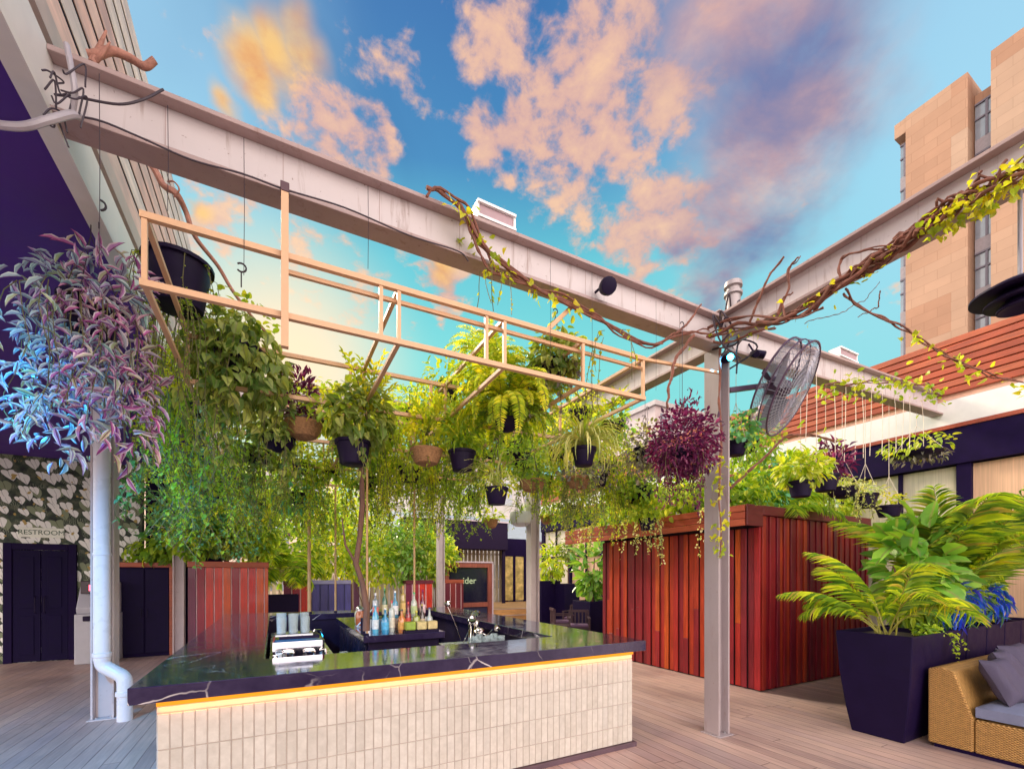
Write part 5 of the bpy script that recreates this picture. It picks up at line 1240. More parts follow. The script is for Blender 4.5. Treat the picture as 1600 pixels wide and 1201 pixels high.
def hang(px, py, d, kind, r, h, specs, label, top=None, name='hanging_plant', seed=0, group='plants hung over the bar', cord=None, wires=True, pos=None):
    c = pos if pos is not None else at(px, py, d)
    t = thing(name, label, 'hanging plant', (c[0], c[1], c[2] - h), group)
    c = np.array(c, float)
    pot(t, c, kind, r, h)
    z1 = top if top is not None else rz(c[0], 3.37)
    if wires and z1 > c[2] + .08: hangers(t, c, r, z1, mat=cord)
    for k, (fn, mat, kw) in enumerate(specs):
        g = MB(); sm = MB(); kw = dict(kw); off = np.array(kw.pop('off', (0, 0, 0)), float); sd_ = seed * 17 + k * 3 + 1
        if fn == 'clump': clump(g, c + off, seed=sd_, **kw)
        elif fn == 'trails': trails(g, sm, c + off, seed=sd_, **kw)
        elif fn == 'straps': straps(g, c + off, seed=sd_, **kw)
        elif fn == 'fern':
            rng = np.random.default_rng(sd_); n = kw['n']
            for i in range(n):
                p = arc_path(c + off + rng.normal(size=3) * [.03, .03, 0], i * 2.4 + rng.uniform(-.3, .3), rng.uniform(.25, 1.35), kw['ln'] * rng.uniform(.7, 1.15), rng.uniform(1.5, 2.7), 12)
                frond(g, sm, p, int(kw['ln'] / .021), kw['L'], kw['W'], 'lance', .1, rng, .25, stem=.003)
        elif fn == 'upright':
            rng = np.random.default_rng(sd_)
            for i in range(kw['n']):
                p = arc_path(c + off, rng.uniform(0, 6.28), rng.uniform(1.0, 1.5), kw['ln'] * rng.uniform(.6, 1.1), rng.uniform(.1, .7), 8)
                frond(g, sm, p, kw.get('pairs', 9), kw['L'], kw['W'], kw.get('kind', 'lance'), .2, rng, .6, s0=.25, prof=lambda q: 1 - .35 * q, stem=.004)
        g.build('foliage', mat, t)
        if sm.n: sm.build('stems', M_stem, t)
    return t
TR = 'trails'; CLP = 'clump'
def T_(n, ln, kind='small', L=.05, W=.035, gap=.02, r=.13, **k): return dict(n=n, length=ln, kind=kind, L=L, Wd=W, gap=gap, r=r, **k)
def C_(rx, rzz, n, kind='small', L=.06, W=.04, **k):
    return dict(r=(rx, rx, rzz), n=n, kind=kind, L=L, Wd=W, **k)

# big variegated trailing plant, upper left
hang(142, 472, 3.0, 'black', .17, .24, [
    (CLP, G_trC, dict(r=(.40, .26, .16), n=90, kind='lance', L=.125, Wd=.033, off=(-.06, 0, .10), hang=-.1, inner=.5, jit=.9)),
    (CLP, G_trC, dict(r=(.28, .26, .52), n=270, kind='lance', L=.12, Wd=.033, off=(-.15, .05, -.58), hang=.25, inner=.3, jit=.95)),
    (CLP, G_trP, dict(r=(.26, .28, .55), n=230, kind='lance', L=.125, Wd=.033, off=(.15, -.06, -.50), hang=.25, inner=.3, jit=.95)),
    (CLP, G_trP, dict(r=(.26, .20, .20), n=100, kind='lance', L=.12, Wd=.031, off=(.14, -.06, .15), hang=-.1, inner=.3, jit=.9)),
    (TR, G_trC, T_(18, 1.12, 'lance', .125, .032, .045, .24, off=(-.14, 0, 0), wob=.08, spread=1.2)),
    (TR, G_trP, T_(15, 1.0, 'lance', .115, .032, .045, .20, off=(.06, 0, 0), wob=.08, spread=1.2)),
    ('upright', G_trC, dict(n=4, ln=.42, L=.09, W=.028, pairs=5, off=(-.14, 0, .02)))],
    'huge trailing plant of silver-purple striped leaves, blue and pink light in their colour, far left', top=4.14, seed=2, name='variegated_hanging_plant')
# arching wild sprigs of that plant
# bare black hanging pot with fine strings
hang(279, 412, 3.5, 'black', .235, .36, [
    (TR, G_mid, T_(22, 1.15, 'small', .035, .022, .03, .17, off=(0, 0, -.33), wob=.05)), (TR, G_lime, T_(12, .5, 'small', .03, .02, .04, .22, off=(0, 0, 0)))],
    'big bare black pot hung at upper left trailing fine strings', top=4.30, seed=3)
# large pothos ball
hang(372, 545, 3.9, 'black', .20, .24, [
    (CLP, G_poth, dict(r=(.36, .36, .44), n=560, kind='heart', L=.105, Wd=.085, off=(0, 0, -.12), hang=1.0, inner=.55, out=.8)),
    (TR, G_poth, T_(22, 1.15, 'heart', .10, .08, .05, .30, wob=.10)),
    (CLP, G_lime, dict(r=(.36, .34, .12), n=120, kind='oval', L=.06, Wd=.04, off=(0, 0, .30), hang=-.3))],
    'large dense ball of dark heart-shaped leaves left of the rack post', seed=4)
hang(318, 620, 4.5, 'black', .16, .2, [
    (TR, G_lime, T_(26, 1.5, 'small', .05, .035, .022, .26, wob=.10)), (TR, G_mid, T_(18, 1.7, 'oval', .07, .05, .04, .30, wob=.12)), (CLP, G_fern, C_(.35, .3, 420, 'small', .06, .03))],
    'tangled curtain of fine green and teal vines beside the striped plant', seed=5)
hang(262, 640, 5.2, 'bowl', .16, .16, [
    (TR, G_teal, T_(18, 1.35, 'heart', .09, .07, .06, .30, wob=.10)), (TR, G_lime, T_(16, 1.1, 'small', .05, .035, .025, .25)), (CLP, G_mid, C_(.32, .24, 300, 'oval', .06, .04))],
    'teal lit vine hanging just right of the striped plant', seed=6)
hang(405, 700, 5.2, 'black', .15, .2, [
    (TR, G_poth, T_(20, .9, 'heart', .08, .065, .04, .22, wob=.08)), (CLP, G_mid, C_(.30, .24, 260, 'oval', .07, .045)), (TR, G_lime, T_(14, 1.1, 'small', .045, .03, .025, .2))],
    'green trailing plant below the dark leafy ball', seed=7)
hang(436, 682, 4.3, 'bowl', .15, .15, [
    (CLP, G_poth, dict(r=(.20, .20, .14), n=110, kind='heart', L=.09, Wd=.07, off=(-.06, 0, .03), hang=.6)), (TR, G_poth, T_(7, .55, 'heart', .08, .065, .05, .13))],
    'round black bowl tucked behind the wicker basket at left', seed=8)
hang(474, 662, 4.3, 'basket', .165, .15, [
    (CLP, G_pur, C_(.15, .27, 330, 'lance', .07, .022, off=(-.03, 0, .28), hang=-.5)), (CLP, G_grey, C_(.18, .14, 150, 'oval', .06, .035, off=(0, 0, .08)))],
    'shallow wicker basket with tall mauve foliage, left of the rack post', seed=9)
hang(552, 690, 4.2, 'black', .165, .22, [
    (CLP, G_poth, dict(r=(.32, .30, .30), n=360, kind='heart', L=.105, Wd=.085, off=(.05, 0, .24), hang=.7, inner=.45)),
    ('upright', G_yel, dict(n=9, ln=.62, L=.12, W=.035, off=(.12, 0, .22))),
    (TR, G_poth, T_(8, .35, 'heart', .08, .06, .05, .15)), (CLP, G_lime, C_(.34, .2, 120, 'oval', .08, .045, off=(-.12, 0, .3)))],
    'black pot of broad dark leaves with yellow shoots on top, centre left', seed=10)
hang(597, 660, 5.2, 'black', .15, .2, [
    (CLP, G_lime, C_(.34, .34, 380, 'oval', .08, .045)), (TR, G_lime, T_(14, .8, 'oval', .05, .035, .03, .2))],
    'bright lime plant glowing behind the centre left pot', seed=11)
hang(666, 704, 4.7, 'basket', .165, .16, [
    (CLP, G_yel, C_(.28, .30, 300, 'oval', .075, .04, off=(0, 0, .28), hang=-.1)), ('upright', G_lime, dict(n=8, ln=.5, L=.11, W=.035, off=(0, 0, .1))), (TR, G_lime, T_(8, .3, 'oval', .05, .03, .03, .15))],
    'wicker basket of yellow-green leaves near the middle', seed=12)
hang(722, 705, 4.7, 'black', .145, .21, [
    (CLP, G_mid, C_(.22, .24, 300, 'oval', .07, .04, off=(0, 0, .2))), ('straps', G_lime, dict(n=26, ln=.5, wd=.02, off=(0, 0, .02))), (CLP, G_lime, C_(.26, .3, 140, 'small', .06, .03, off=(-.1, 0, .3)))],
    'plain black pot with grassy lime leaves right of the middle basket', seed=13)
hang(792, 655, 4.5, 'bowl', .12, .13, [
    ('fern', G_fern, dict(n=70, ln=.78, L=.085, W=.019, off=(0, 0, .10))), ('fern', G_mid, dict(n=30, ln=.6, L=.08, W=.018, off=(0, 0, -.05))), ('fern', G_lime, dict(n=26, ln=.7, L=.075, W=.018, off=(-.06, 0, .36)))],
    'large feathery fern spilling over the right of centre', seed=14)
hang(776, 762, 4.5, 'black', .12, .17, [
    ('straps', G_spid, dict(n=34, ln=.5, wd=.018, droop=(1.9, 3.0))), (CLP, G_fern, C_(.22, .14, 150, 'small', .07, .02, off=(0, 0, .06)))],
    'small black pot of drooping grass under the large fern', seed=15, top=3.1)
hang(760, 560, 5.4, 'bowl', .15, .15, [
    (CLP, G_mid, C_(.30, .30, 420, 'small', .08, .03)), ('fern', G_fern, dict(n=18, ln=.6, L=.07, W=.018)), (TR, G_mid, T_(12, .7, 'small', .05, .03, .025, .2))],
    'ferny plant high on the rack behind the large fern', seed=16, top=4.3)
hang(868, 566, 4.3, 'bowl', .14, .15, [
    (CLP, G_poth, dict(r=(.25, .24, .22), n=330, kind='heart', L=.085, Wd=.07, off=(0, 0, .02), hang=.8, inner=.5)), (TR, G_grey, T_(9, .55, 'oval', .06, .045, .035, .16)),
    (CLP, G_lime, C_(.27, .12, 120, 'oval', .07, .045, off=(-.02, 0, .17), hang=-.1))],
    'highest round plant above the rack, tight ball of dark and lime leaves', seed=17, top=4.3)
hang(912, 700, 4.5, 'black', .125, .18, [
    ('straps', G_spid, dict(n=150, ln=.62, wd=.020, off=(0, 0, .03), el=(.3, 1.2), droop=(2.2, 3.2))), ('straps', G_lime, dict(n=40, ln=.5, wd=.016, el=(.9, 1.5), droop=(.8, 2.0)))],
    'spider plant with pale arching ribbons around a black pot', seed=18)
hang(958, 660, 5.0, 'bowl', .14, .14, [
    (CLP, G_yel, C_(.18, .22, 110, 'oval', .09, .035, off=(.02, 0, .14), hang=-.3)), (CLP, G_mid, C_(.24, .2, 170, 'oval', .07, .04)), (TR, G_lime, T_(10, .6, 'oval', .05, .035, .03, .18))],
    'yellow-green leafy plant behind the spider plant', seed=19, pos=None)
hang(832, 752, 5.4, 'basket', .15, .13, [
    (CLP, G_mid, C_(.24, .2, 240, 'oval', .06, .035, off=(0, 0, .12))), (TR, G_mid, T_(12, .5, 'small', .05, .035, .03, .16))],
    'wicker basket under the fern, right of the drooping grass pot', seed=20)
hang(905, 748, 5.2, 'basket', .15, .12, [
    (CLP, G_grey, C_(.28, .16, 200, 'oval', .06, .035, off=(0, 0, .08))), (TR, G_poth, T_(16, .75, 'small', .05, .04, .025, .18, wob=.08))],
    'shallow wicker basket below the spider plant', seed=21)
BXm = CX - .02
def onbeam(px, py): return atX(px, py, BXm)
hang(0, 0, 0, 'black', .15, .2, [
    (CLP, G_grey, C_(.30, .34, 560, 'oval', .065, .035, off=(0, 0, -.04), inner=.3)), (TR, G_grey, T_(10, .5, 'oval', .06, .035, .03, .2)), (CLP, G_var, C_(.30, .30, 120, 'oval', .055, .03, off=(-.05, 0, .06)))],
    'smoky grey-leaved plant left of the purple plant', seed=22, top=4.2, pos=onbeam(1008, 700), group='plants hung from the beams')
hang(1066, 700, 4.35, 'bowl', .14, .14, [
    (CLP, G_pur, C_(.31, .31, 1900, 'lance', .06, .024, off=(0, 0, .02), inner=.3, hang=.2)), (TR, G_pur, T_(30, .66, 'lance', .06, .024, .022, .13)), (CLP, G_pur, C_(.12, .25, 110, 'lance', .06, .02, off=(.08, 0, .36), hang=-.6))],
    'dense purple trailing plant against the near column', seed=23, top=4.2, group='plants hung from the beams')
hang(0, 0, 0, 'black', .13, .17, [
    (CLP, G_lime, C_(.26, .16, 240, 'oval', .075, .045, off=(0, 0, .1))), (TR, G_var, T_(15, .62, 'oval', .05, .035, .035, .15, wob=.07))],
    'small black pot with pale ivy trails before the orange shed fascia', seed=24, top=4.2, pos=atX(1012, 810, 4.85), group='plants hung from the beams')
# fill: middle-depth curtains
fill = [
 (640, 640, 6.2, 'mid-depth curtain of small yellowish leaves left of the bottles', [(TR, G_fern, T_(34, 1.5, 'small', .055, .04, .02, .34, wob=.12)), (CLP, G_lime, C_(.34, .28, 300, 'oval', .07, .04))]),
 (706, 650, 6.0, 'long leafy curtain hanging straight above the bottles', [(TR, G_mid, T_(36, 1.55, 'small', .055, .042, .02, .34, wob=.12)), (TR, G_lime, T_(12, 1.3, 'small', .05, .04, .025, .3)), (CLP, G_mid, C_(.32, .28, 260, 'oval', .07, .04))]),
 (470, 720, 6.6, 'pale green trailing vine left of the thick bamboo pole', [(TR, G_mid, T_(24, 1.2, 'oval', .07, .045, .035, .30, wob=.12)), (CLP, G_lime, C_(.4, .34, 330, 'oval', .09, .05))]),
 (520, 725, 7.0, 'yellow-green vine column around the thick bamboo pole', [(TR, G_fern, T_(22, 1.3, 'small', .06, .045, .025, .26, wob=.1)), (CLP, G_mid, C_(.36, .34, 330, 'oval', .09, .05))]),
 (575, 745, 6.6, 'leafy vine right of the crooked trunk', [(TR, G_mid, T_(20, 1.05, 'oval', .06, .04, .03, .28, wob=.1)), (CLP, G_mid, C_(.3, .3, 300, 'oval', .08, .045))]),
 (350, 740, 7.2, 'dense green vine mass left above the red screen', [(TR, G_teal, T_(26, 1.4, 'oval', .08, .055, .035, .42, wob=.15)), (CLP, G_mid, C_(.5, .42, 460, 'oval', .10, .055))]),
 (870, 700, 6.6, 'airy vine between the fern and the spider plant', [(TR, G_mid, T_(20, 1.1, 'small', .06, .04, .03, .30, wob=.1)), (CLP, G_fern, C_(.36, .3, 360, 'small', .08, .03))]),
 (935, 740, 6.4, 'soft grey-green vine over the shed corner', [(TR, G_fern, T_(24, .95, 'small', .06, .035, .022, .36, wob=.1)), (CLP, G_grey, C_(.36, .24, 280, 'small', .07, .03))]),
 (800, 690, 6.6, 'green plant with trailing stems behind the large fern', [(TR, G_mid, T_(9, .6, 'small', .05, .035, .03, .2)), (CLP, G_mid, C_(.34, .34, 380, 'small', .08, .04))]),
 (250, 730, 6.8, 'loose blue-green vine hanging before the black cupboard', [(TR, G_teal, T_(20, 1.05, 'heart', .10, .08, .07, .34, wob=.15)), (CLP, G_mid, C_(.3, .2, 150, 'oval', .08, .05))]),
 (660, 640, 7.6, 'far leafy plant above the thin column', [(CLP, G_mid, C_(.5, .4, 520, 'oval', .10, .05)), (TR, G_mid, T_(14, 1.0, 'small', .06, .04, .03, .3))]),
 (430, 660, 7.8, 'far leafy plant behind the wicker basket', [(CLP, G_lime, C_(.5, .45, 520, 'oval', .10, .05)), (TR, G_mid, T_(14, 1.1, 'small', .06, .04, .03, .3))]),
 (550, 655, 8.0, 'far leafy plant behind the centre left pot', [(CLP, G_mid, C_(.55, .4, 520, 'oval', .10, .05)), (TR, G_mid, T_(14, 1.1, 'small', .06, .04, .03, .3))]),
 (745, 665, 7.0, 'yellowish plant beyond the plain black pot', [(CLP, G_fern, C_(.42, .4, 460, 'small', .09, .04))]),
 (905, 640, 6.0, 'light green plant hung above the spider plant', [(CLP, G_fern, C_(.34, .3, 380, 'small', .08, .035)), (TR, G_lime, T_(10, .8, 'small', .05, .03, .03, .25))]),
 (980, 770, 6.8, 'bright green mound hung above the shed roof edge', [(CLP, G_lime, C_(.30, .18, 240, 'oval', .08, .05)), (CLP, G_mid, C_(.4, .22, 240, 'oval', .08, .05))]),
 (500, 640, 6.4, 'glowing yellow plant between the wicker basket and the black pot of dark leaves', [(CLP, G_yel, C_(.36, .34, 380, 'oval', .08, .045)), (CLP, G_lime, C_(.44, .40, 420, 'oval', .08, .045)), (TR, G_fern, T_(16, 1.0, 'small', .06, .04, .025, .3))]),
 (610, 720, 6.9, 'broad lime curtain behind the crooked trunk', [(CLP, G_lime, C_(.46, .50, 560, 'oval', .09, .05)), (TR, G_mid, T_(26, 1.3, 'small', .06, .045, .022, .38, wob=.1))]),
 (760, 705, 7.6, 'leafy yellow-green mound above the framed screen', [(CLP, G_mid, C_(.5, .46, 520, 'oval', .09, .05)), (TR, G_lime, T_(18, .7, 'small', .06, .045, .025, .38, wob=.1))]),
 (840, 660, 7.4, 'soft green plant behind the highest round plant', [(CLP, G_mid, C_(.50, .46, 600, 'oval', .09, .05)), (TR, G_mid, T_(14, .8, 'small', .06, .045, .025, .38, wob=.1))]),
 (920, 700, 7.2, 'wide green plant filling the gap behind the spider plant', [(CLP, G_fern, C_(.5, .44, 620, 'small', .10, .045)), (TR, G_mid, T_(16, .9, 'small', .06, .045, .025, .38, wob=.1))]),
 (300, 560, 5.0, 'fine silvery vine behind the big bare pot', [(TR, G_fern, T_(34, 1.3, 'small', .05, .035, .02, .34, wob=.12)), (CLP, G_mid, C_(.4, .3, 420, 'small', .06, .035))]),
 (400, 780, 8.4, 'bright green vine low over the red planter box', [(CLP, G_lime, C_(.6, .5, 620, 'oval', .11, .06)), (TR, G_mid, T_(18, .8, 'oval', .08, .05, .04, .4, wob=.12))]),
 (500, 800, 8.6, 'pale leafy vine low behind the thick bamboo pole', [(CLP, G_mid, C_(.55, .4, 480, 'oval', .11, .055)), (TR, G_yel, T_(12, .9, 'oval', .07, .05, .04, .4, wob=.12))]),
 (280, 790, 8.2, 'teal and lime vine in front of the slim pale column', [(CLP, G_teal, C_(.5, .45, 420, 'oval', .11, .06)), (TR, G_lime, T_(14, .7, 'oval', .08, .05, .04, .4, wob=.12))]),
 (740, 770, 8.8, 'low hanging greenery just above the framed screen', [(CLP, G_mid, C_(.55, .34, 420, 'oval', .10, .05)), (TR, G_fern, T_(14, .5, 'small', .07, .05, .03, .4))]),
 (850, 745, 7.0, 'olive plant below and behind the wicker basket under the fern', [(CLP, G_fern, C_(.46, .34, 520, 'small', .09, .045)), (CLP, G_mid, C_(.42, .34, 300, 'oval', .08, .04))]),
 (900, 790, 8.2, 'low leafy mound hanging before the cream fence', [(CLP, G_mid, C_(.55, .34, 460, 'oval', .09, .05)), (TR, G_fern, T_(16, .5, 'small', .07, .05, .03, .4))]),
 (950, 720, 6.8, 'olive trailing plant behind the smoky grey plant', [(CLP, G_fern, C_(.44, .40, 560, 'small', .09, .04)), (TR, G_mid, T_(18, .8, 'small', .06, .045, .025, .35))]),
 (1005, 760, 6.6, 'dark green plant low behind the purple plant', [(CLP, G_mid, C_(.36, .34, 380, 'oval', .08, .045))]),
 (700, 600, 5.2, 'thin lime shoots standing on the rack above the middle basket', [(CLP, G_lime, C_(.34, .26, 240, 'oval', .08, .04)), (TR, G_mid, T_(14, .9, 'small', .05, .035, .025, .3))]),
 (1172, 690, 7.4, 'leafy green mass right of the near column under the fan', [(CLP, G_mid, C_(.50, .44, 620, 'oval', .09, .05)), (TR, G_lime, T_(14, .6, 'oval', .06, .04, .03, .36))]),
 (1205, 735, 7.8, 'broad green plant under the fan and left of the yellow-green mound', [(CLP, G_teal, C_(.50, .36, 480, 'oval', .10, .055)), (TR, G_mid, T_(14, .5, 'oval', .06, .04, .03, .36))]),
 (565, 690, 5.8, 'broad-leaved green plant behind the crooked trunk', [(CLP, G_mid, C_(.40, .34, 420, 'heart', .09, .07)), (TR, G_lime, T_(18, .9, 'oval', .06, .04, .03, .32))]),
 (640, 730, 5.6, 'green and gold trailing plant beneath the middle wicker basket', [(CLP, G_lime, C_(.34, .24, 260, 'oval', .07, .045)), (TR, G_fern, T_(26, .95, 'small', .055, .042, .022, .32))]),
 (815, 710, 5.8, 'fine green plant filling in behind the fern and the drooping grass', [(CLP, G_mid, C_(.40, .34, 460, 'small', .08, .04))]),
 (465, 770, 7.4, 'long-leaved green plant low to the left of the bamboo pole', [(CLP, G_teal, C_(.42, .34, 380, 'lance', .16, .045)), (TR, G_yel, T_(10, .8, 'oval', .07, .05, .04, .34))]),
 (690, 740, 8.2, 'dense far curtain of leaves over the thin column', [(CLP, G_lime, C_(.5, .5, 520, 'oval', .10, .05)), (TR, G_mid, T_(22, 1.0, 'small', .07, .05, .03, .4, wob=.12))]),
]
for i, (px, py, dd_, words, specs) in enumerate(fill):
    hang(px, py, dd_, 'black', .14, .18, specs, words, seed=40 + i, top=4.1 if dd_ < 8.6 else 4.1)
# white hanging pots
for i, (px, py, dd_, r, words, sp) in enumerate([
    (814, 800, 8.4, .22, 'big round white hanging pot left of the pale right column', [('straps', G_mid, dict(n=22, ln=.5, wd=.02)), (TR, G_lime, T_(5, .5, 'oval', .08, .03, .05, .1))]),
    (767, 812, 9.5, .15, 'small terracotta-coloured hanging pot left of the big white pot', [(CLP, G_lime, C_(.3, .12, 90, 'oval', .1, .06, off=(0, 0, .08)))]),
    (855, 806, 9.0, .14, 'small ochre hanging pot right of the pale right column', [(CLP, G_lime, C_(.3, .2, 120, 'oval', .1, .06, off=(0, 0, .12))), (TR, G_mid, T_(8, .5, 'oval', .07, .05, .05, .12))])]):
    hang(px, py, dd_, 'white' if i == 0 else 'basket', r, r * 1.2, sp, words, seed=70 + i, top=4.2)
# row of pots hanging from the beam on the right
def onb(px, py): return atY(px, py, CY)
rowp = [
 (1150, 690, 'black', .12, .16, 'black pot of glossy green leaves right beside the near column', [(CLP, G_teal, C_(.26, .22, 200, 'oval', .08, .055, off=(.03, 0, .12))), (TR, G_mid, T_(8, .4, 'oval', .06, .04, .04, .14))]),
 (1251, 752, 'black', .15, .20, 'black pot with a bright yellow-green mound of leaves under the fan', [(CLP, G_lime, dict(r=(.32, .30, .22), n=300, kind='oval', L=.12, Wd=.06, off=(0, 0, .16), hang=.3)), (CLP, G_var, C_(.30, .18, 80, 'oval', .1, .05, off=(0, 0, .16)))]),
 (1290, 742, 'black', .16, .22, 'black pot with purple upright leaves right of the yellow-green mound', [(CLP, G_pur, dict(r=(.34, .26, .24), n=170, kind='lance', L=.13, Wd=.04, off=(.15, 0, .2), hang=-.3))]),
 (1316, 762, 'bowl', .19, .15, 'black bowl of pale variegated leaves, first of the two side by side', [(CLP, G_var, C_(.26, .12, 260, 'oval', .06, .03, off=(0, 0, .05))), (TR, G_var, T_(14, .3, 'oval', .05, .03, .03, .18))]),
 (1352, 772, 'black', .16, .20, 'black pot of pale variegated trails right of the variegated bowl', [(CLP, G_var, C_(.24, .12, 190, 'oval', .06, .03, off=(0, 0, .05))), (TR, G_var, T_(12, .45, 'oval', .05, .03, .03, .15))]),
 (1389, 790, 'black', .18, .17, 'black pot with sparse yellow sprigs above the big palm', [(CLP, G_yel, C_(.22, .12, 100, 'oval', .07, .04, off=(0, 0, .10)))]),
 (1432, 708, 'bowl', .34, .10, 'wide flat dark hanging bowl slung on pale cords near the red slatted roof', [(CLP, G_lime, C_(.50, .14, 180, 'oval', .10, .05, off=(-.1, 0, .10))), (CLP, G_grey, C_(.44, .12, 110, 'lance', .10, .04, off=(.1, 0, -.04)))])]
for i, (px, py, k, r, h, words, sp) in enumerate(rowp):
    hang(0, 0, 0, k, r, h, sp, words, seed=90 + i, top=4.23 + (onb(px, py).x - CX) * .046, pos=onb(px, py), group='pots on cords from the far beam', cord=M_cord)
# loose pale cords
for i, px in enumerate((1262, 1275, 1302, 1322, 1336, 1346, 1362, 1378, 1397, 1412, 1421, 1440)):
    a = atY(px, 560 + (px - 1262) * .36, CY - .13); b_ = atY(px + (i % 3 - 1) * 3, 690 + (i * 37 % 40), CY - .16)
    g = MB(); mid = (a + b_) / 2 + Vector((.01 * (i % 3 - 1), -.01, 0)); g.tube([a, mid, b_], .0045, 5)
    tag(g.build('pale_cord', M_cord), ['first', 'second', 'third', 'fourth', 'fifth', 'sixth', 'seventh', 'eighth', 'ninth', 'tenth', 'eleventh', 'twelfth'][i] + ' loose pale cord from the fan, hanging from the far beam', 'cord', 'pale cords hanging from the far beam')

# ------------------------------------------------------------------ woody vines
def wood(mb, pts, n, spread, r, seed, k=26, freq=3):
    pts = np.array([tuple(p) for p in pts]); t0 = np.linspace(0, 1, len(pts)); t = np.linspace(0, 1, k * 2); rng = np.random.default_rng(seed)
    base = np.stack([np.interp(t, t0, pts[:, j]) for j in range(3)], 1)
    ker = np.array([1, 2, 3, 2, 1.]) / 9; pad = np.pad(base, ((2, 2), (0, 0)), 'edge'); base = np.stack([np.convolve(pad[:, j], ker, 'valid') for j in range(3)], 1)
    for i in range(n):
        ph_ = rng.uniform(0, 6.28, 6); f = rng.uniform(.6, 1.6, 3) * freq; sp_ = spread * rng.uniform(.4, 1.2)
        off = np.stack([np.sin(t * 6.28 * f[0] + ph_[0]) + .4 * np.sin(t * 17 * f[1] + ph_[3]), .5 * np.sin(t * 6.28 * f[1] + ph_[1]), np.sin(t * 6.28 * f[2] + ph_[2]) + .4 * np.sin(t * 19 * f[0] + ph_[4])], 1) * sp_
        a, b_ = (0, len(t)) if i < 2 else (int(rng.integers(0, k - 4)), int(rng.integers(k + 2, 2 * k + 1)))
        rr = r * rng.uniform(.5, 1.2); q = (base + off)[a:b_]
        mb.tube(q, rr * (1 - .35 * np.linspace(0, 1, len(q)) ** 2) * (1 + .15 * np.sin(np.arange(len(q)) * 1.7)), 7)
    return base
def leafy(mb, base, n, sp_, kind, L, Wd, seed, lo=0, hi=1, down=.5):
    rng = np.random.default_rng(seed); t = rng.uniform(lo, hi, n) * (len(base) - 1); i = t.astype(int)
    p = base[i] + rng.normal(size=(n, 3)) * sp_ + [0, 0, -down * sp_]
    leaves(mb, kind, p, rng.normal(size=(n, 3)) + [0, 0, -.6], rng.normal(size=(n, 3)) * .6 + [0, 0, 1], L * rng.uniform(.6, 1.2, n), Wd * rng.uniform(.6, 1.2, n))
yl = CY - .18
v = thing('climbing_vine', 'woody vine sprawling down the face of the long beam to the near column', 'vine', tuple(atY(900, 470, yl)), 'woody vines on the beams')
g = MB(); lf = MB()
b1 = wood(g, [atY(664, 297, yl), atY(695, 300, yl), atY(730, 335, yl), atY(752, 385, yl), atY(800, 428, yl), atY(860, 458, yl), atY(915, 490, yl), atY(970, 520, yl), atY(1020, 540, yl), atY(1070, 520, yl), atY(1112, 522, yl)], 4, .035, .014, 1)
leafy(lf, b1, 70, .05, 'heart', .06, .05, 5, .15, .62)
wood(g, [atY(722, 325, yl), atY(742, 380, yl), atY(765, 425, yl), atY(810, 440, yl), atY(900, 475, yl)], 2, .01, .009, 2)
wood(g, [atY(1048, 528, yl), atY(1075, 505, yl), atY(1096, 474, yl)], 1, .006, .016, 3)
wood(g, [atY(1085, 522, yl), atY(1055, 560, yl), atY(1046, 600, yl), atY(1042, 640, yl)], 2, .01, .012, 4)
g.build('stem', M_vine, v, smooth=True); lf.build('leaves', G_yel, v)
for q_, r_, n_, l_, s_ in (((772, 425), .04, 5, .42, 77), ((955, 520), .1, 6, .7, 78)):
    lf = MB(); sm = MB(); trails(lf, sm, tuple(atY(q_[0], q_[1], yl)), r_, n_, l_, 'heart', .045, .038, .055, s_, wob=.06); o_ = lf.build('foliage', G_yel, v); sm.build('stems', M_stem, o_)
xr_ = CX - .17
v = thing('climbing_vine', 'thick twisted bundle of brown vines clinging to the beam at upper right', 'vine', tuple(atX(1350, 420, xr_)), 'woody vines on the beams')
g = MB(); lf = MB()
b2 = wood(g, [atX(1090, 530, xr_), atX(1150, 515, xr_), atX(1210, 502, xr_), atX(1265, 478, xr_), atX(1320, 440, xr_), atX(1380, 400, xr_), atX(1440, 358, xr_), atX(1500, 318, xr_), atX(1560, 288, xr_), atX(1640, 245, xr_)], 7, .045, .015, 6)
b3 = wood(g, [atX(1300, 452, xr_), atX(1360, 412, xr_), atX(1440, 352, xr_), atX(1500, 312, xr_), atX(1560, 280, xr_), atX(1650, 225, xr_)], 10, .05, .014, 7)
leafy(lf, b3, 210, .06, 'heart', .052, .045, 8, .45, 1.0, 1.2)
leafy(lf, b2, 60, .05, 'heart', .05, .045, 9, .0, .6)
for k, pts in enumerate([[(1170, 505), (1185, 470), (1205, 425), (1225, 400)], [(1215, 495), (1232, 450), (1232, 420), (1250, 400)], [(1318, 445), (1308, 420), (1318, 398), (1360, 388), (1415, 384)],
                         [(1075, 530), (1130, 500), (1180, 492), (1240, 500), (1290, 480)], [(1090, 525), (1130, 540), (1170, 520), (1215, 512)], [(1415, 375), (1440, 340), (1485, 312)], [(1230, 505), (1220, 470), (1240, 455)]]):
    wood(g, [atX(a, b_, xr_ - .03) for a, b_ in pts], 2 if k < 5 else 1, .012, .011, 20 + k, k=12, freq=1.5)
g.build('stem', M_vine, v, smooth=True); lf.build('leaves', G_yel, v)
v = thing('hanging_branch', 'thin leafy branch dropping from the right beam across the tower towards the red roof', 'vine', tuple(atX(1450, 540, 4.6)), 'woody vines on the beams')
g = MB(); lf = MB()
p0 = [atX(1318, 455, xr_), at(1335, 475, 4.2), at(1385, 500, 4.3), at(1420, 515, 4.4), at(1440, 535, 4.5), at(1490, 562, 4.6), at(1530, 580, 4.7), at(1570, 590, 4.8), at(1640, 610, 4.9)]
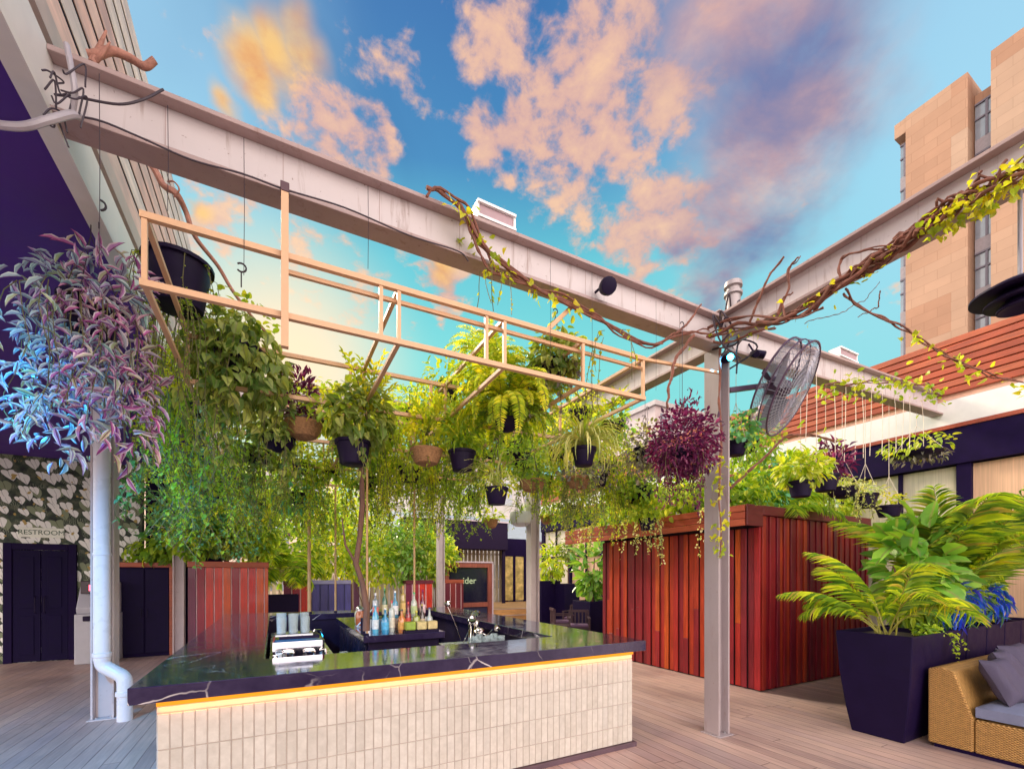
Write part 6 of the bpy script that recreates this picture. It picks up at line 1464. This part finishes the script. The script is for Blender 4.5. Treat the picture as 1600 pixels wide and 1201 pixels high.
b4 = wood(g, p0, 3, .018, .010, 31); leafy(lf, b4, 46, .05, 'heart', .07, .055, 32, .4, 1)
b5 = wood(g, [at(1255, 505, 4.6), at(1310, 490, 4.4), at(1350, 470, 4.3), at(1375, 440, 4.2)], 1, .01, .006, 33)
wood(g, [at(1375, 455, 4.2), at(1372, 480, 4.3), at(1340, 495, 4.4)], 1, .005, .005, 34)
g.build('stem', M_vine, v, smooth=True); lf.build('leaves', G_yel, v)
v = thing('hanging_branch', 'leafy branch stretched below the far beam toward the red slatted roof', 'vine', tuple(at(1400, 600, 6.5)), 'woody vines on the beams')
g = MB(); lf = MB()
b6 = wood(g, [at(1285, 602, 5.6), at(1340, 598, 5.9), at(1400, 596, 6.2), at(1450, 600, 6.5), at(1470, 620, 6.8)], 2, .02, .010, 35); leafy(lf, b6, 150, .09, 'oval', .08, .06, 36)
b7 = wood(g, [at(1140, 765, 5.6), at(1170, 735, 5.6), at(1205, 705, 5.6), at(1230, 678, 5.6), at(1270, 680, 5.7), at(1310, 690, 5.9)], 2, .015, .014, 37); leafy(lf, b7, 60, .12, 'oval', .07, .05, 38)
g.build('stem', M_vine, v, smooth=True); lf.build('leaves', G_lime, v)
v = thing('column_vine', 'thin brown vine with pale leaves twisting up the left side of the near column', 'vine', (CX - .15, CY - .15, 1.8), 'woody vines on the beams')
g = MB(); lf = MB(); xx = CX - .14; yy_ = CY - .15
b8 = wood(g, [(xx, yy_, 4.2), (xx - .02, yy_, 3.7), (xx + .01, yy_, 3.2), (xx - .02, yy_, 2.7), (xx, yy_, 2.2), (xx + .0, yy_, 1.95)], 3, .012, .008, 39); leafy(lf, b8, 70, .05, 'heart', .06, .05, 40, .45, 1)
g.build('stem', M_vine, v, smooth=True); lf.build('leaves', G_yel, v)
# cut trunks at the upper left
v = thing('gnarled_branch', 'thick gnarled pink-brown branch lying over the beam at the upper left', 'branch', tuple(atY(190, 90, CY)), 'woody vines on the beams')
g = MB(); y0 = CY - .02
g.ctube([atY(136, 84, y0), atY(150, 86, y0), atY(175, 80, y0), atY(205, 92, y0), atY(226, 104, y0 - .03), atY(242, 94, y0 - .05)], [.018, .024, .022, .022, .020, .018], 10)
g.build('stem', P('pink_brown_bark', (.42, .20, .15), .8, var=.35, scale=14, bump=.5), v, smooth=True)
g = MB(); g.ctube([atY(145, 100, y0), atY(155, 75, y0), atY(166, 48, y0)], [.022, .014, .005], 8); g.ctube([atY(148, 98, y0), atY(160, 84, y0 - .03), atY(172, 66, y0 - .04)], [.014, .01, .004], 8); g.build('side_shoot', P('pink_brown_bark', (.42, .20, .15)), v, smooth=True)
v = thing('gnarled_branch', 'long bare branch slanting down from the canopy past the bare black pot', 'branch', tuple(at(300, 380, 3.6)), 'woody vines on the beams')
g = MB(); g.ctube([at(222, 240, 3.4), at(240, 262, 3.4), at(256, 290, 3.4), at(275, 302, 3.4), at(290, 330, 3.5), at(305, 370, 3.6), at(340, 415, 3.8), at(362, 452, 3.9), at(390, 490, 4.0), at(425, 530, 4.1)], [.022, .024, .024, .024, .02, .018, .016, .015, .012, .01], 9)
g.ctube([at(262, 284, 3.38), at(272, 284, 3.36), at(280, 296, 3.38), at(272, 308, 3.4)], .006, 6); g.build('stem', P('pink_brown_bark', (.42, .20, .15)), v, smooth=True)
# iron hooks
for px, py, dd_, w in ((155, 320, 2.98, 'black iron hook on the canopy edge holding the striped plant'), (377, 418, 3.6, 'rusty hook hanging on a thin wire before the dark leafy ball')):
    t = thing('iron_hook', w, 'hook', tuple(at(px, py, dd_)), 'iron hooks'); c = at(px, py, dd_)
    g = MB(); q = [(c.x + .035 * math.cos(a), c.y, c.z + .035 * math.sin(a)) for a in np.linspace(-2.4, 2.4, 12)]; g.tube(q, .007, 6); g.tube([(c.x, c.y, c.z - .03), (c.x, c.y, c.z - .16)], .005, 6); g.build('hook', M_wire, t, smooth=True)

# ------------------------------------------------------------------ drum fan
fc = at(1225, 607, 5.0); RVv, NVv = Vector(RV), Vector(NV)
ax = (RVv * .70 - Vector((0, 0, .52)) - NVv * .62).normalized()
fan = thing('cage_fan', 'large wall fan in a round wire cage, tilted beside the near column', 'fan', tuple(fc), )
M_cage = P('fan_wire_grey', (.46, .48, .58), .4, metal=.5); M_fd = P('fan_plum', (.09, .05, .10), .4); M_fb = P('fan_blade_grey', (.16, .17, .22), .35)
qm = ax.to_track_quat('Z', 'Y').to_matrix(); RF = .50
def fl(x, y, z): return fc + qm @ Vector((x, y, z))
g = MB()
def ringt(g, R_, z, r, n=36):
    pts = [fl(R_ * math.cos(a), R_ * math.sin(a), z) for a in np.linspace(0, 2 * PI, n + 1)]; g.tube(pts, r, 5, False)
ringt(g, RF, .10, .012); ringt(g, RF, -.10, .012); ringt(g, RF, 0, .008); g.build('rim', M_fd, fan, smooth=True)
g = MB()
for z, s in ((.10, 1), (-.10, -1)):
    for k in range(1, 9): ringt(g, RF * k / 9, z + s * .06 * (1 - (k / 9) ** 2), .0030, 28)
    for k in range(64):
        a = k * 2 * PI / 64; g.tube([fl(RF * u * math.cos(a + .25 * (1 - u)), RF * u * math.sin(a + .25 * (1 - u)), z + s * .06 * (1 - u * u)) for u in (.12, .4, .7, 1)], .0028, 4, False)
for k in range(40):
    a = k * 2 * PI / 40; g.tube([fl(RF * math.cos(a), RF * math.sin(a), -.10), fl(RF * math.cos(a), RF * math.sin(a), .10)], .0028, 4, False)
g.build('wire_cage', M_cage, fan)
for k in range(3):
    a0 = k * 2 * PI / 3 + .5; g = MB(); V = []; Fc = []
    for i, u in enumerate(np.linspace(.18, .92, 8)):
        wd = 1.15 * math.sin(.5 + u * 2.0); tw_ = .09 * (1.2 - u)
        for j, s in enumerate((-1, 0, 1)):
            a = a0 + s * wd / 2 + u * .35; V.append(fl(RF * u * math.cos(a), RF * u * math.sin(a), s * tw_))
    V = [tuple(p) for p in V] + [tuple(p + ax * .006) for p in V]; n_ = 24
    for i in range(7):
        for j in range(2): q = i * 3 + j; Fc += [(q, q + 1, q + 4, q + 3), (n_ + q + 3, n_ + q + 4, n_ + q + 1, n_ + q)]
        for j in (0, 2): q = i * 3 + j; Fc.append((q, q + 3, n_ + q + 3, n_ + q))
    g.add(V, Fc); g.build('blade', M_fb, fan, smooth=True)
g = MB(); g.lathe([(.07, -.19), (.10, -.16), (.10, -.05), (.09, .03), (.05, .07), (.01, .08)], 20, fc, ax=ax); g.build('motor', M_fd, fan, smooth=True)
g = MB(); g.bar(fc - ax * .17, Vector((CX + .12, CY - .06, fc.z - .05)), .05, .05); g.build('arm', M_fd, fan)
g = MB(); g.bar(fl(-RF, 0, -.12), fl(RF, 0, -.12), .05, .012, up=tuple(ax)); g.build('bracket', M_fd, fan)

# ------------------------------------------------------------------ pendant heater lamp at the right edge
hc = atX(1594, 455, CX - .02)
t = thing('pendant_lamp', 'black pendant lamp of three stacked discs on a rod at the right edge', 'lamp', tuple(hc))
g = MB(); g.tube([(hc.x, hc.y, hc.z + .10), (hc.x, hc.y, 4.28)], .012, 8); g.build('rod', P('pale_rod', (.30, .28, .34), .4), t)
for k, (R_, dz) in enumerate(((.24, .0), (.17, -.055), (.11, -.10))):
    g = MB(); g.lathe([(.03, dz + .075), (R_ * .6, dz + .05), (R_, dz + .0), (R_, dz - .012), (R_ * .93, dz - .016), (.03, dz + .02)], 32, hc); g.build('shade', M_black, t, smooth=True)

# ------------------------------------------------------------------ plants growing in planters
def palm(px, py, d, n, ln, npair, L, Wd, label, mat=None, seed=0, el=(.5, 1.4), droop=(.9, 2.0), base=None, az=None, name='areca_palm', group='palms in planters', stems=True):
    c = base if base is not None else at(px, py, d); t = thing(name, label, 'palm', tuple(c), group); rng = np.random.default_rng(seed)
    for i in range(n):
        g = MB(); sm = MB(); a = rng.uniform(0, 6.28) if az is None else rng.uniform(*az)
        p = arc_path(np.array(c) + rng.normal(size=3) * [.05, .05, 0], a, rng.uniform(*el), ln * rng.uniform(.65, 1.1), rng.uniform(*droop), 14)
        frond(g, sm, p, npair, L, Wd, 'long', .15, rng, .8, s0=.25, stem=.009); f = g.build('frond', mat or G_palm, t); sm.build('midrib', P('yellow_stalk', (.36, .34, .06), .5), f)
    return t
palm(0, 0, 0, 12, 1.16, 34, .28, .013, 'bright areca palm fanning out of the large tapered planter', seed=3, base=(6.08, 2.38, 1.10), el=(.8, 1.45), droop=(.6, 1.7))
palm(0, 0, 0, 10, 2.2, 42, .42, .016, 'tall yellow-green palm rising behind the sofa at the right edge', seed=5, base=(7.7, 2.45, 1.12), el=(1.15, 1.5), droop=(.6, 1.6))
palm(0, 0, 0, 8, 2.0, 42, .40, .016, 'dark palm at the far right behind the sofa', seed=7, base=(8.7, 2.5, 1.12), mat=G_mid, el=(1.1, 1.5), droop=(.6, 1.7))
def shrub(name, c, spec, label, group, cat='plant', trunk=None):
    t = thing(name, label, cat, tuple(c), group); c = np.array(c, float)
    for k, (mat, kw) in enumerate(spec):
        g = MB(); kw = dict(kw); off = np.array(kw.pop('off', (0, 0, 0)), float); kind = kw.pop('fn', 'clump')
        if kind == 'clump': clump(g, c + off, **kw)
        elif kind == 'straps': straps(g, c + off, **kw)
        else: trails(g, None, c + off, **kw)
        g.build('foliage', mat, t)
    if trunk:
        g = MB(); rng = np.random.default_rng(9)
        for k in range(trunk[0]):
            q = rng.normal(size=2) * trunk[2]; g.tube([c + [0, 0, -.02], c + [q[0] * .4, q[1] * .4, trunk[1] * .5], c + [q[0], q[1], trunk[1]]], [.022, .016, .008], 6)
        g.build('stems', M_bark, t, smooth=True)
    return t
shrub('broadleaf_plant', (6.9, 2.42, 1.08), [(G_big, dict(r=(.42, .32, .50), n=130, kind='oval', L=.30, Wd=.19, seed=50, off=(0, 0, .85), hang=-.1, inner=.4)), (G_mid, dict(r=(.34, .28, .40), n=200, kind='lance', L=.20, Wd=.06, seed=51, off=(-.05, 0, .40), hang=.3))],
      'broad glossy-leaved plant between the areca palm and the tall palm', 'plants in the black planters', trunk=(5, .8, .18))
shrub('blue_lit_plant', (7.25, 2.36, 1.10), [(G_blue, dict(r=(.26, .20, .24), n=260, kind='long', L=.19, Wd=.03, seed=52, off=(-.10, -.14, .30), hang=1.0, inner=.1)), (G_blue, dict(r=(.30, .18, .20), n=170, kind='long', L=.17, Wd=.03, seed=53, off=(.50, -.12, .32), hang=1.0)), (G_mid, dict(r=(.55, .25, .22), n=220, kind='lance', L=.18, Wd=.05, seed=54, off=(.25, .05, .30)))],
      'plant with drooping leaves, blue light in their colour, low in the row behind the sofa', 'plants in the black planters', trunk=(6, .35, .2))
shrub('blue_lit_plant', (8.35, 2.36, 1.10), [(G_blue, dict(r=(.36, .20, .24), n=220, kind='long', L=.18, Wd=.03, seed=55, off=(.1, -.14, .32), hang=1.0)), (G_mid, dict(r=(.5, .25, .28), n=220, kind='lance', L=.2, Wd=.05, seed=56, off=(.0, .05, .40)))],
      'drooping plant, blue light in its leaf colour, at the far right behind the sofa', 'plants in the black planters', trunk=(6, .35, .2))
shrub('trailing_succulent', (6.50, 2.16, 1.10), [(G_lime, dict(fn='trails', r=.09, n=18, length=.34, kind='oval', L=.045, Wd=.032, gap=.018, seed=57, wob=.03, off=(.05, -.10, .03))), (G_mid, dict(r=(.20, .12, .07), n=170, kind='oval', L=.05, Wd=.035, seed=58, off=(-.05, 0, .03)))],
      'small succulent spilling over the right corner of the large tapered planter', 'plants in the black planters')
# shed roof greenery
rng = np.random.default_rng(77)
names_ = ['leftmost', 'second from left', 'third from left', 'fourth from left', 'fifth from left', 'sixth from left', 'rightmost']
RS = [(950, 800, 9.0), (985, 792, 8.4), (1045, 790, 7.6), (1150, 775, 7.2), (1185, 765, 7.8), (1230, 770, 8.2), (1300, 785, 8.6)]
for i, (px, py, dd_) in enumerate(RS):
    c = at(px, py, dd_); c = Vector((max(min(c.x, SH1X - .3), FX + .3), max(min(c.y, SH1Y + .3), SHY + .3), SHZ - .02))
    shrub('roof_shrub', c, [([G_mid, G_lime, G_lime, G_mid, G_teal, G_mid, G_lime][i], dict(r=(.62, .55, .46), n=640, kind='oval', L=.12, Wd=.07, seed=80 + i, off=(0, 0, .34), flat_top=False)),
          ([G_lime, G_mid, G_mid, G_lime, G_lime, G_fern, G_mid][i], dict(r=(.55, .5, .30), n=240, kind='oval', L=.10, Wd=.05, seed=90 + i, off=(.05, -.05, .42)))],
          names_[i] + ' of the leafy green shrubs on the shed roof', 'shrubs on the shed roof', 'shrub', trunk=(4, .3, .2))
palm(0, 0, 0, 7, 1.1, 26, .26, .022, 'feathery green fronds arching over the shed roof edge', seed=13, base=(7.6, SHY + .35, SHZ), el=(.3, .9), droop=(.8, 1.8), mat=G_mid, name='roof_fern')
for i, (y, n, words) in enumerate(((7.6, 10, 'pale ivy draped over the far end of the orange shed fascia'), (6.3, 8, 'pale ivy draped over the middle of the orange shed fascia'), (4.5, 7, 'pale ivy draped over the near corner of the orange shed fascia'))):
    shrub('ivy', (FX - .02, y, SHZ), [(G_var, dict(fn='trails', r=.25, n=n, length=.75, kind='heart', L=.055, Wd=.045, gap=.05, seed=100 + i, wob=.06, off=(-.02, 0, .03), arc=(2.2, 4.1)))], words, 'ivy on the shed')
# back left greenery
def tree(c, h, rr, n, L, label, seed, mats, group='trees behind the terrace', tr=.12, name='tree'):
    t = thing(name, label, 'tree', tuple(c), group); c = np.array(c, float); rng = np.random.default_rng(seed)
    g = MB(); tips = []
    g.tube([c, c + [0, 0, h * .3], c + [rr * .1, 0, h * .6]], [tr, tr * .8, tr * .5], 8)
    for k in range(7):
        a = k * .9; tip = c + [math.cos(a) * rr * .7, math.sin(a) * rr * .7, h * rng.uniform(.6, .95)]; tips.append(tip)
        g.tube([c + [0, 0, h * rng.uniform(.25, .5)], (c + tip) / 2 + [0, 0, h * .15], tip], [tr * .5, tr * .3, tr * .12], 6)
    g.build('trunk', M_bark, t, smooth=True)
    g = MB()
    for k, tip in enumerate(tips + [c + [0, 0, h * .9]]): clump(g, tip, (rr * .55, rr * .55, h * .2), n // 8, 'oval', L, L * .5, seed * 7 + k)
    g.build('crown', mats, t); return t
tree((-.6, 16.5, 0), 5.6, 1.9, 1800, .20, 'bushy green tree rising beyond the tall red planter box', 61, G_mid)
tree((2.6, 18.5, 0), 5.2, 1.7, 1600, .20, 'yellow-green tree beyond the thick bamboo pole', 62, G_lime)
tree((5.3, 18.6, 0), 4.4, 1.4, 1400, .18, 'dark green tree beyond the bottles', 63, G_big)
tree((9.3, 26.5, 0), 5.6, 1.7, 1200, .2, 'green tree behind the awning right of centre', 64, G_mid)
zS = atY(350, 877, yS).z
for i, (fx, m1, m2) in enumerate(((.1, G_teal, G_mid), (.45, G_mid, G_poth), (.85, G_mid, G_lime))):
    shrub('screen_shrub', (sx0 + (sx1 - sx0) * fx, yS + .25, zS - .05), [(m1, dict(r=(.50, .30, .70), n=620, kind='oval', L=.16, Wd=.09, seed=110 + i, off=(0, .05, .85))), (m2, dict(r=(.46, .26, .30), n=300, kind='oval', L=.13, Wd=.07, seed=120 + i, off=(0, 0, .40))), (G_lime, dict(r=(.5, .3, .6), n=110, kind='lance', L=.2, Wd=.06, seed=125 + i, off=(0, -.1, .8)))],
          ['left', 'middle', 'right'][i] + ' leafy shrub growing out of the tall red planter box', 'shrubs in the red planter box', 'shrub', trunk=(5, .6, .2))
shrub('screen_shrub', (q0.x + .6, ya + .2, atY(230, 880, ya).z), [(G_mid, dict(r=(.6, .3, .34), n=420, kind='heart', L=.16, Wd=.12, seed=131, off=(.2, -.1, .30), hang=.8)), (G_teal, dict(r=(.5, .25, .4), n=120, kind='heart', L=.16, Wd=.12, seed=132, off=(.2, -.15, .7)))],
      'broad-leaved plant sprawling on top of the black cupboard', 'shrubs in the red planter box', 'shrub', trunk=(3, .3, .2))
p = at(440, 945, 12.2)
palm(0, 0, 0, 34, 1.35, 24, .34, .03, 'bushy green palm in the black planter right of the red screen', seed=17, base=(p.x, p.y, 1.75), el=(.2, 1.5), droop=(.8, 2.2), mat=G_palm)
p = at(926, 990, 13.0)
shrub('broadleaf_plant', (p.x, p.y, .98), [(G_big, dict(r=(.50, .50, .85), n=150, kind='oval', L=.36, Wd=.2, seed=141, off=(0, 0, 1.0), hang=-.1))], 'upright glossy shrub in the square black planter left of the shed', 'plants in the black planters', trunk=(5, 1.3, .25))
p = at(862, 950, 15.4)
shrub('broadleaf_plant', (p.x, p.y, 1.52), [(G_lime, dict(r=(.5, .4, .7), n=230, kind='oval', L=.22, Wd=.12, seed=142, off=(0, 0, .75)))], 'yellow-green shrub in the taller black planter beyond the right column', 'plants in the black planters', trunk=(4, .9, .2))
p = at(884, 950, 15.0)
shrub('topiary_plant', (p.x + .1, p.y, 1.42), [(G_poth, dict(r=(.32, .32, .42), n=300, kind='oval', L=.12, Wd=.06, seed=143, off=(0, 0, 1.25)))], 'dark round-headed shrub on a thin stem beside the taller black planter', 'plants in the black planters', trunk=(1, 1.2, .02))

for i, (px, hgt, m1, m2, w) in enumerate(((455, 2.3, G_mid, G_lime, 'first'), (515, 2.6, G_fern, G_mid, 'second'), (575, 2.2, G_lime, G_mid, 'third'), (640, 2.7, G_big, G_poth, 'fourth'), (680, 2.2, G_mid, G_fern, 'fifth'))):
    q = atY(px, 900, 15.5)
    shrub('terrace_shrub', (q.x, 15.45, 0), [(m1, dict(r=(1.0, .6, hgt * .42), n=700, kind='oval', L=.20, Wd=.11, seed=160 + i, off=(0, 0, 1.3 + hgt * .5))), (m2, dict(r=(.8, .55, hgt * .36), n=320, kind='oval', L=.17, Wd=.08, seed=170 + i, off=(.1, -.2, 1.5 + hgt * .5)))],
          w + ' from the left of the tall shrubs standing behind the low timber planters', 'tall shrubs behind the low planters', 'shrub', trunk=(5, 1.8, .3))

for i, (x, hh, m1, w) in enumerate(((7.05, .42, G_mid, 'lime and green mixed shrub low between the broad leaves and the tall palm'), (8.0, .6, G_mid, 'dense mixed green shrub behind the wicker sofa'), (8.9, .7, G_lime, 'bright mixed shrub at the far right end of the planter row'))):
    shrub('mixed_shrub', (x, 2.42, 1.08), [(m1, dict(r=(.36, .26, hh), n=380, kind='lance', L=.16, Wd=.05, seed=190 + i, off=(0, .04, hh * .9))), (G_lime, dict(r=(.34, .26, hh), n=160, kind='oval', L=.11, Wd=.06, seed=195 + i, off=(0, .04, hh)))], w, 'plants in the black planters', trunk=(4, .5, .12))
palm(0, 0, 0, 8, 1.7, 38, .40, .018, 'upright palm with thin arching leaflets against the peach window', seed=23, base=(8.3, 2.6, 1.15), el=(1.1, 1.5), droop=(.5, 1.3))
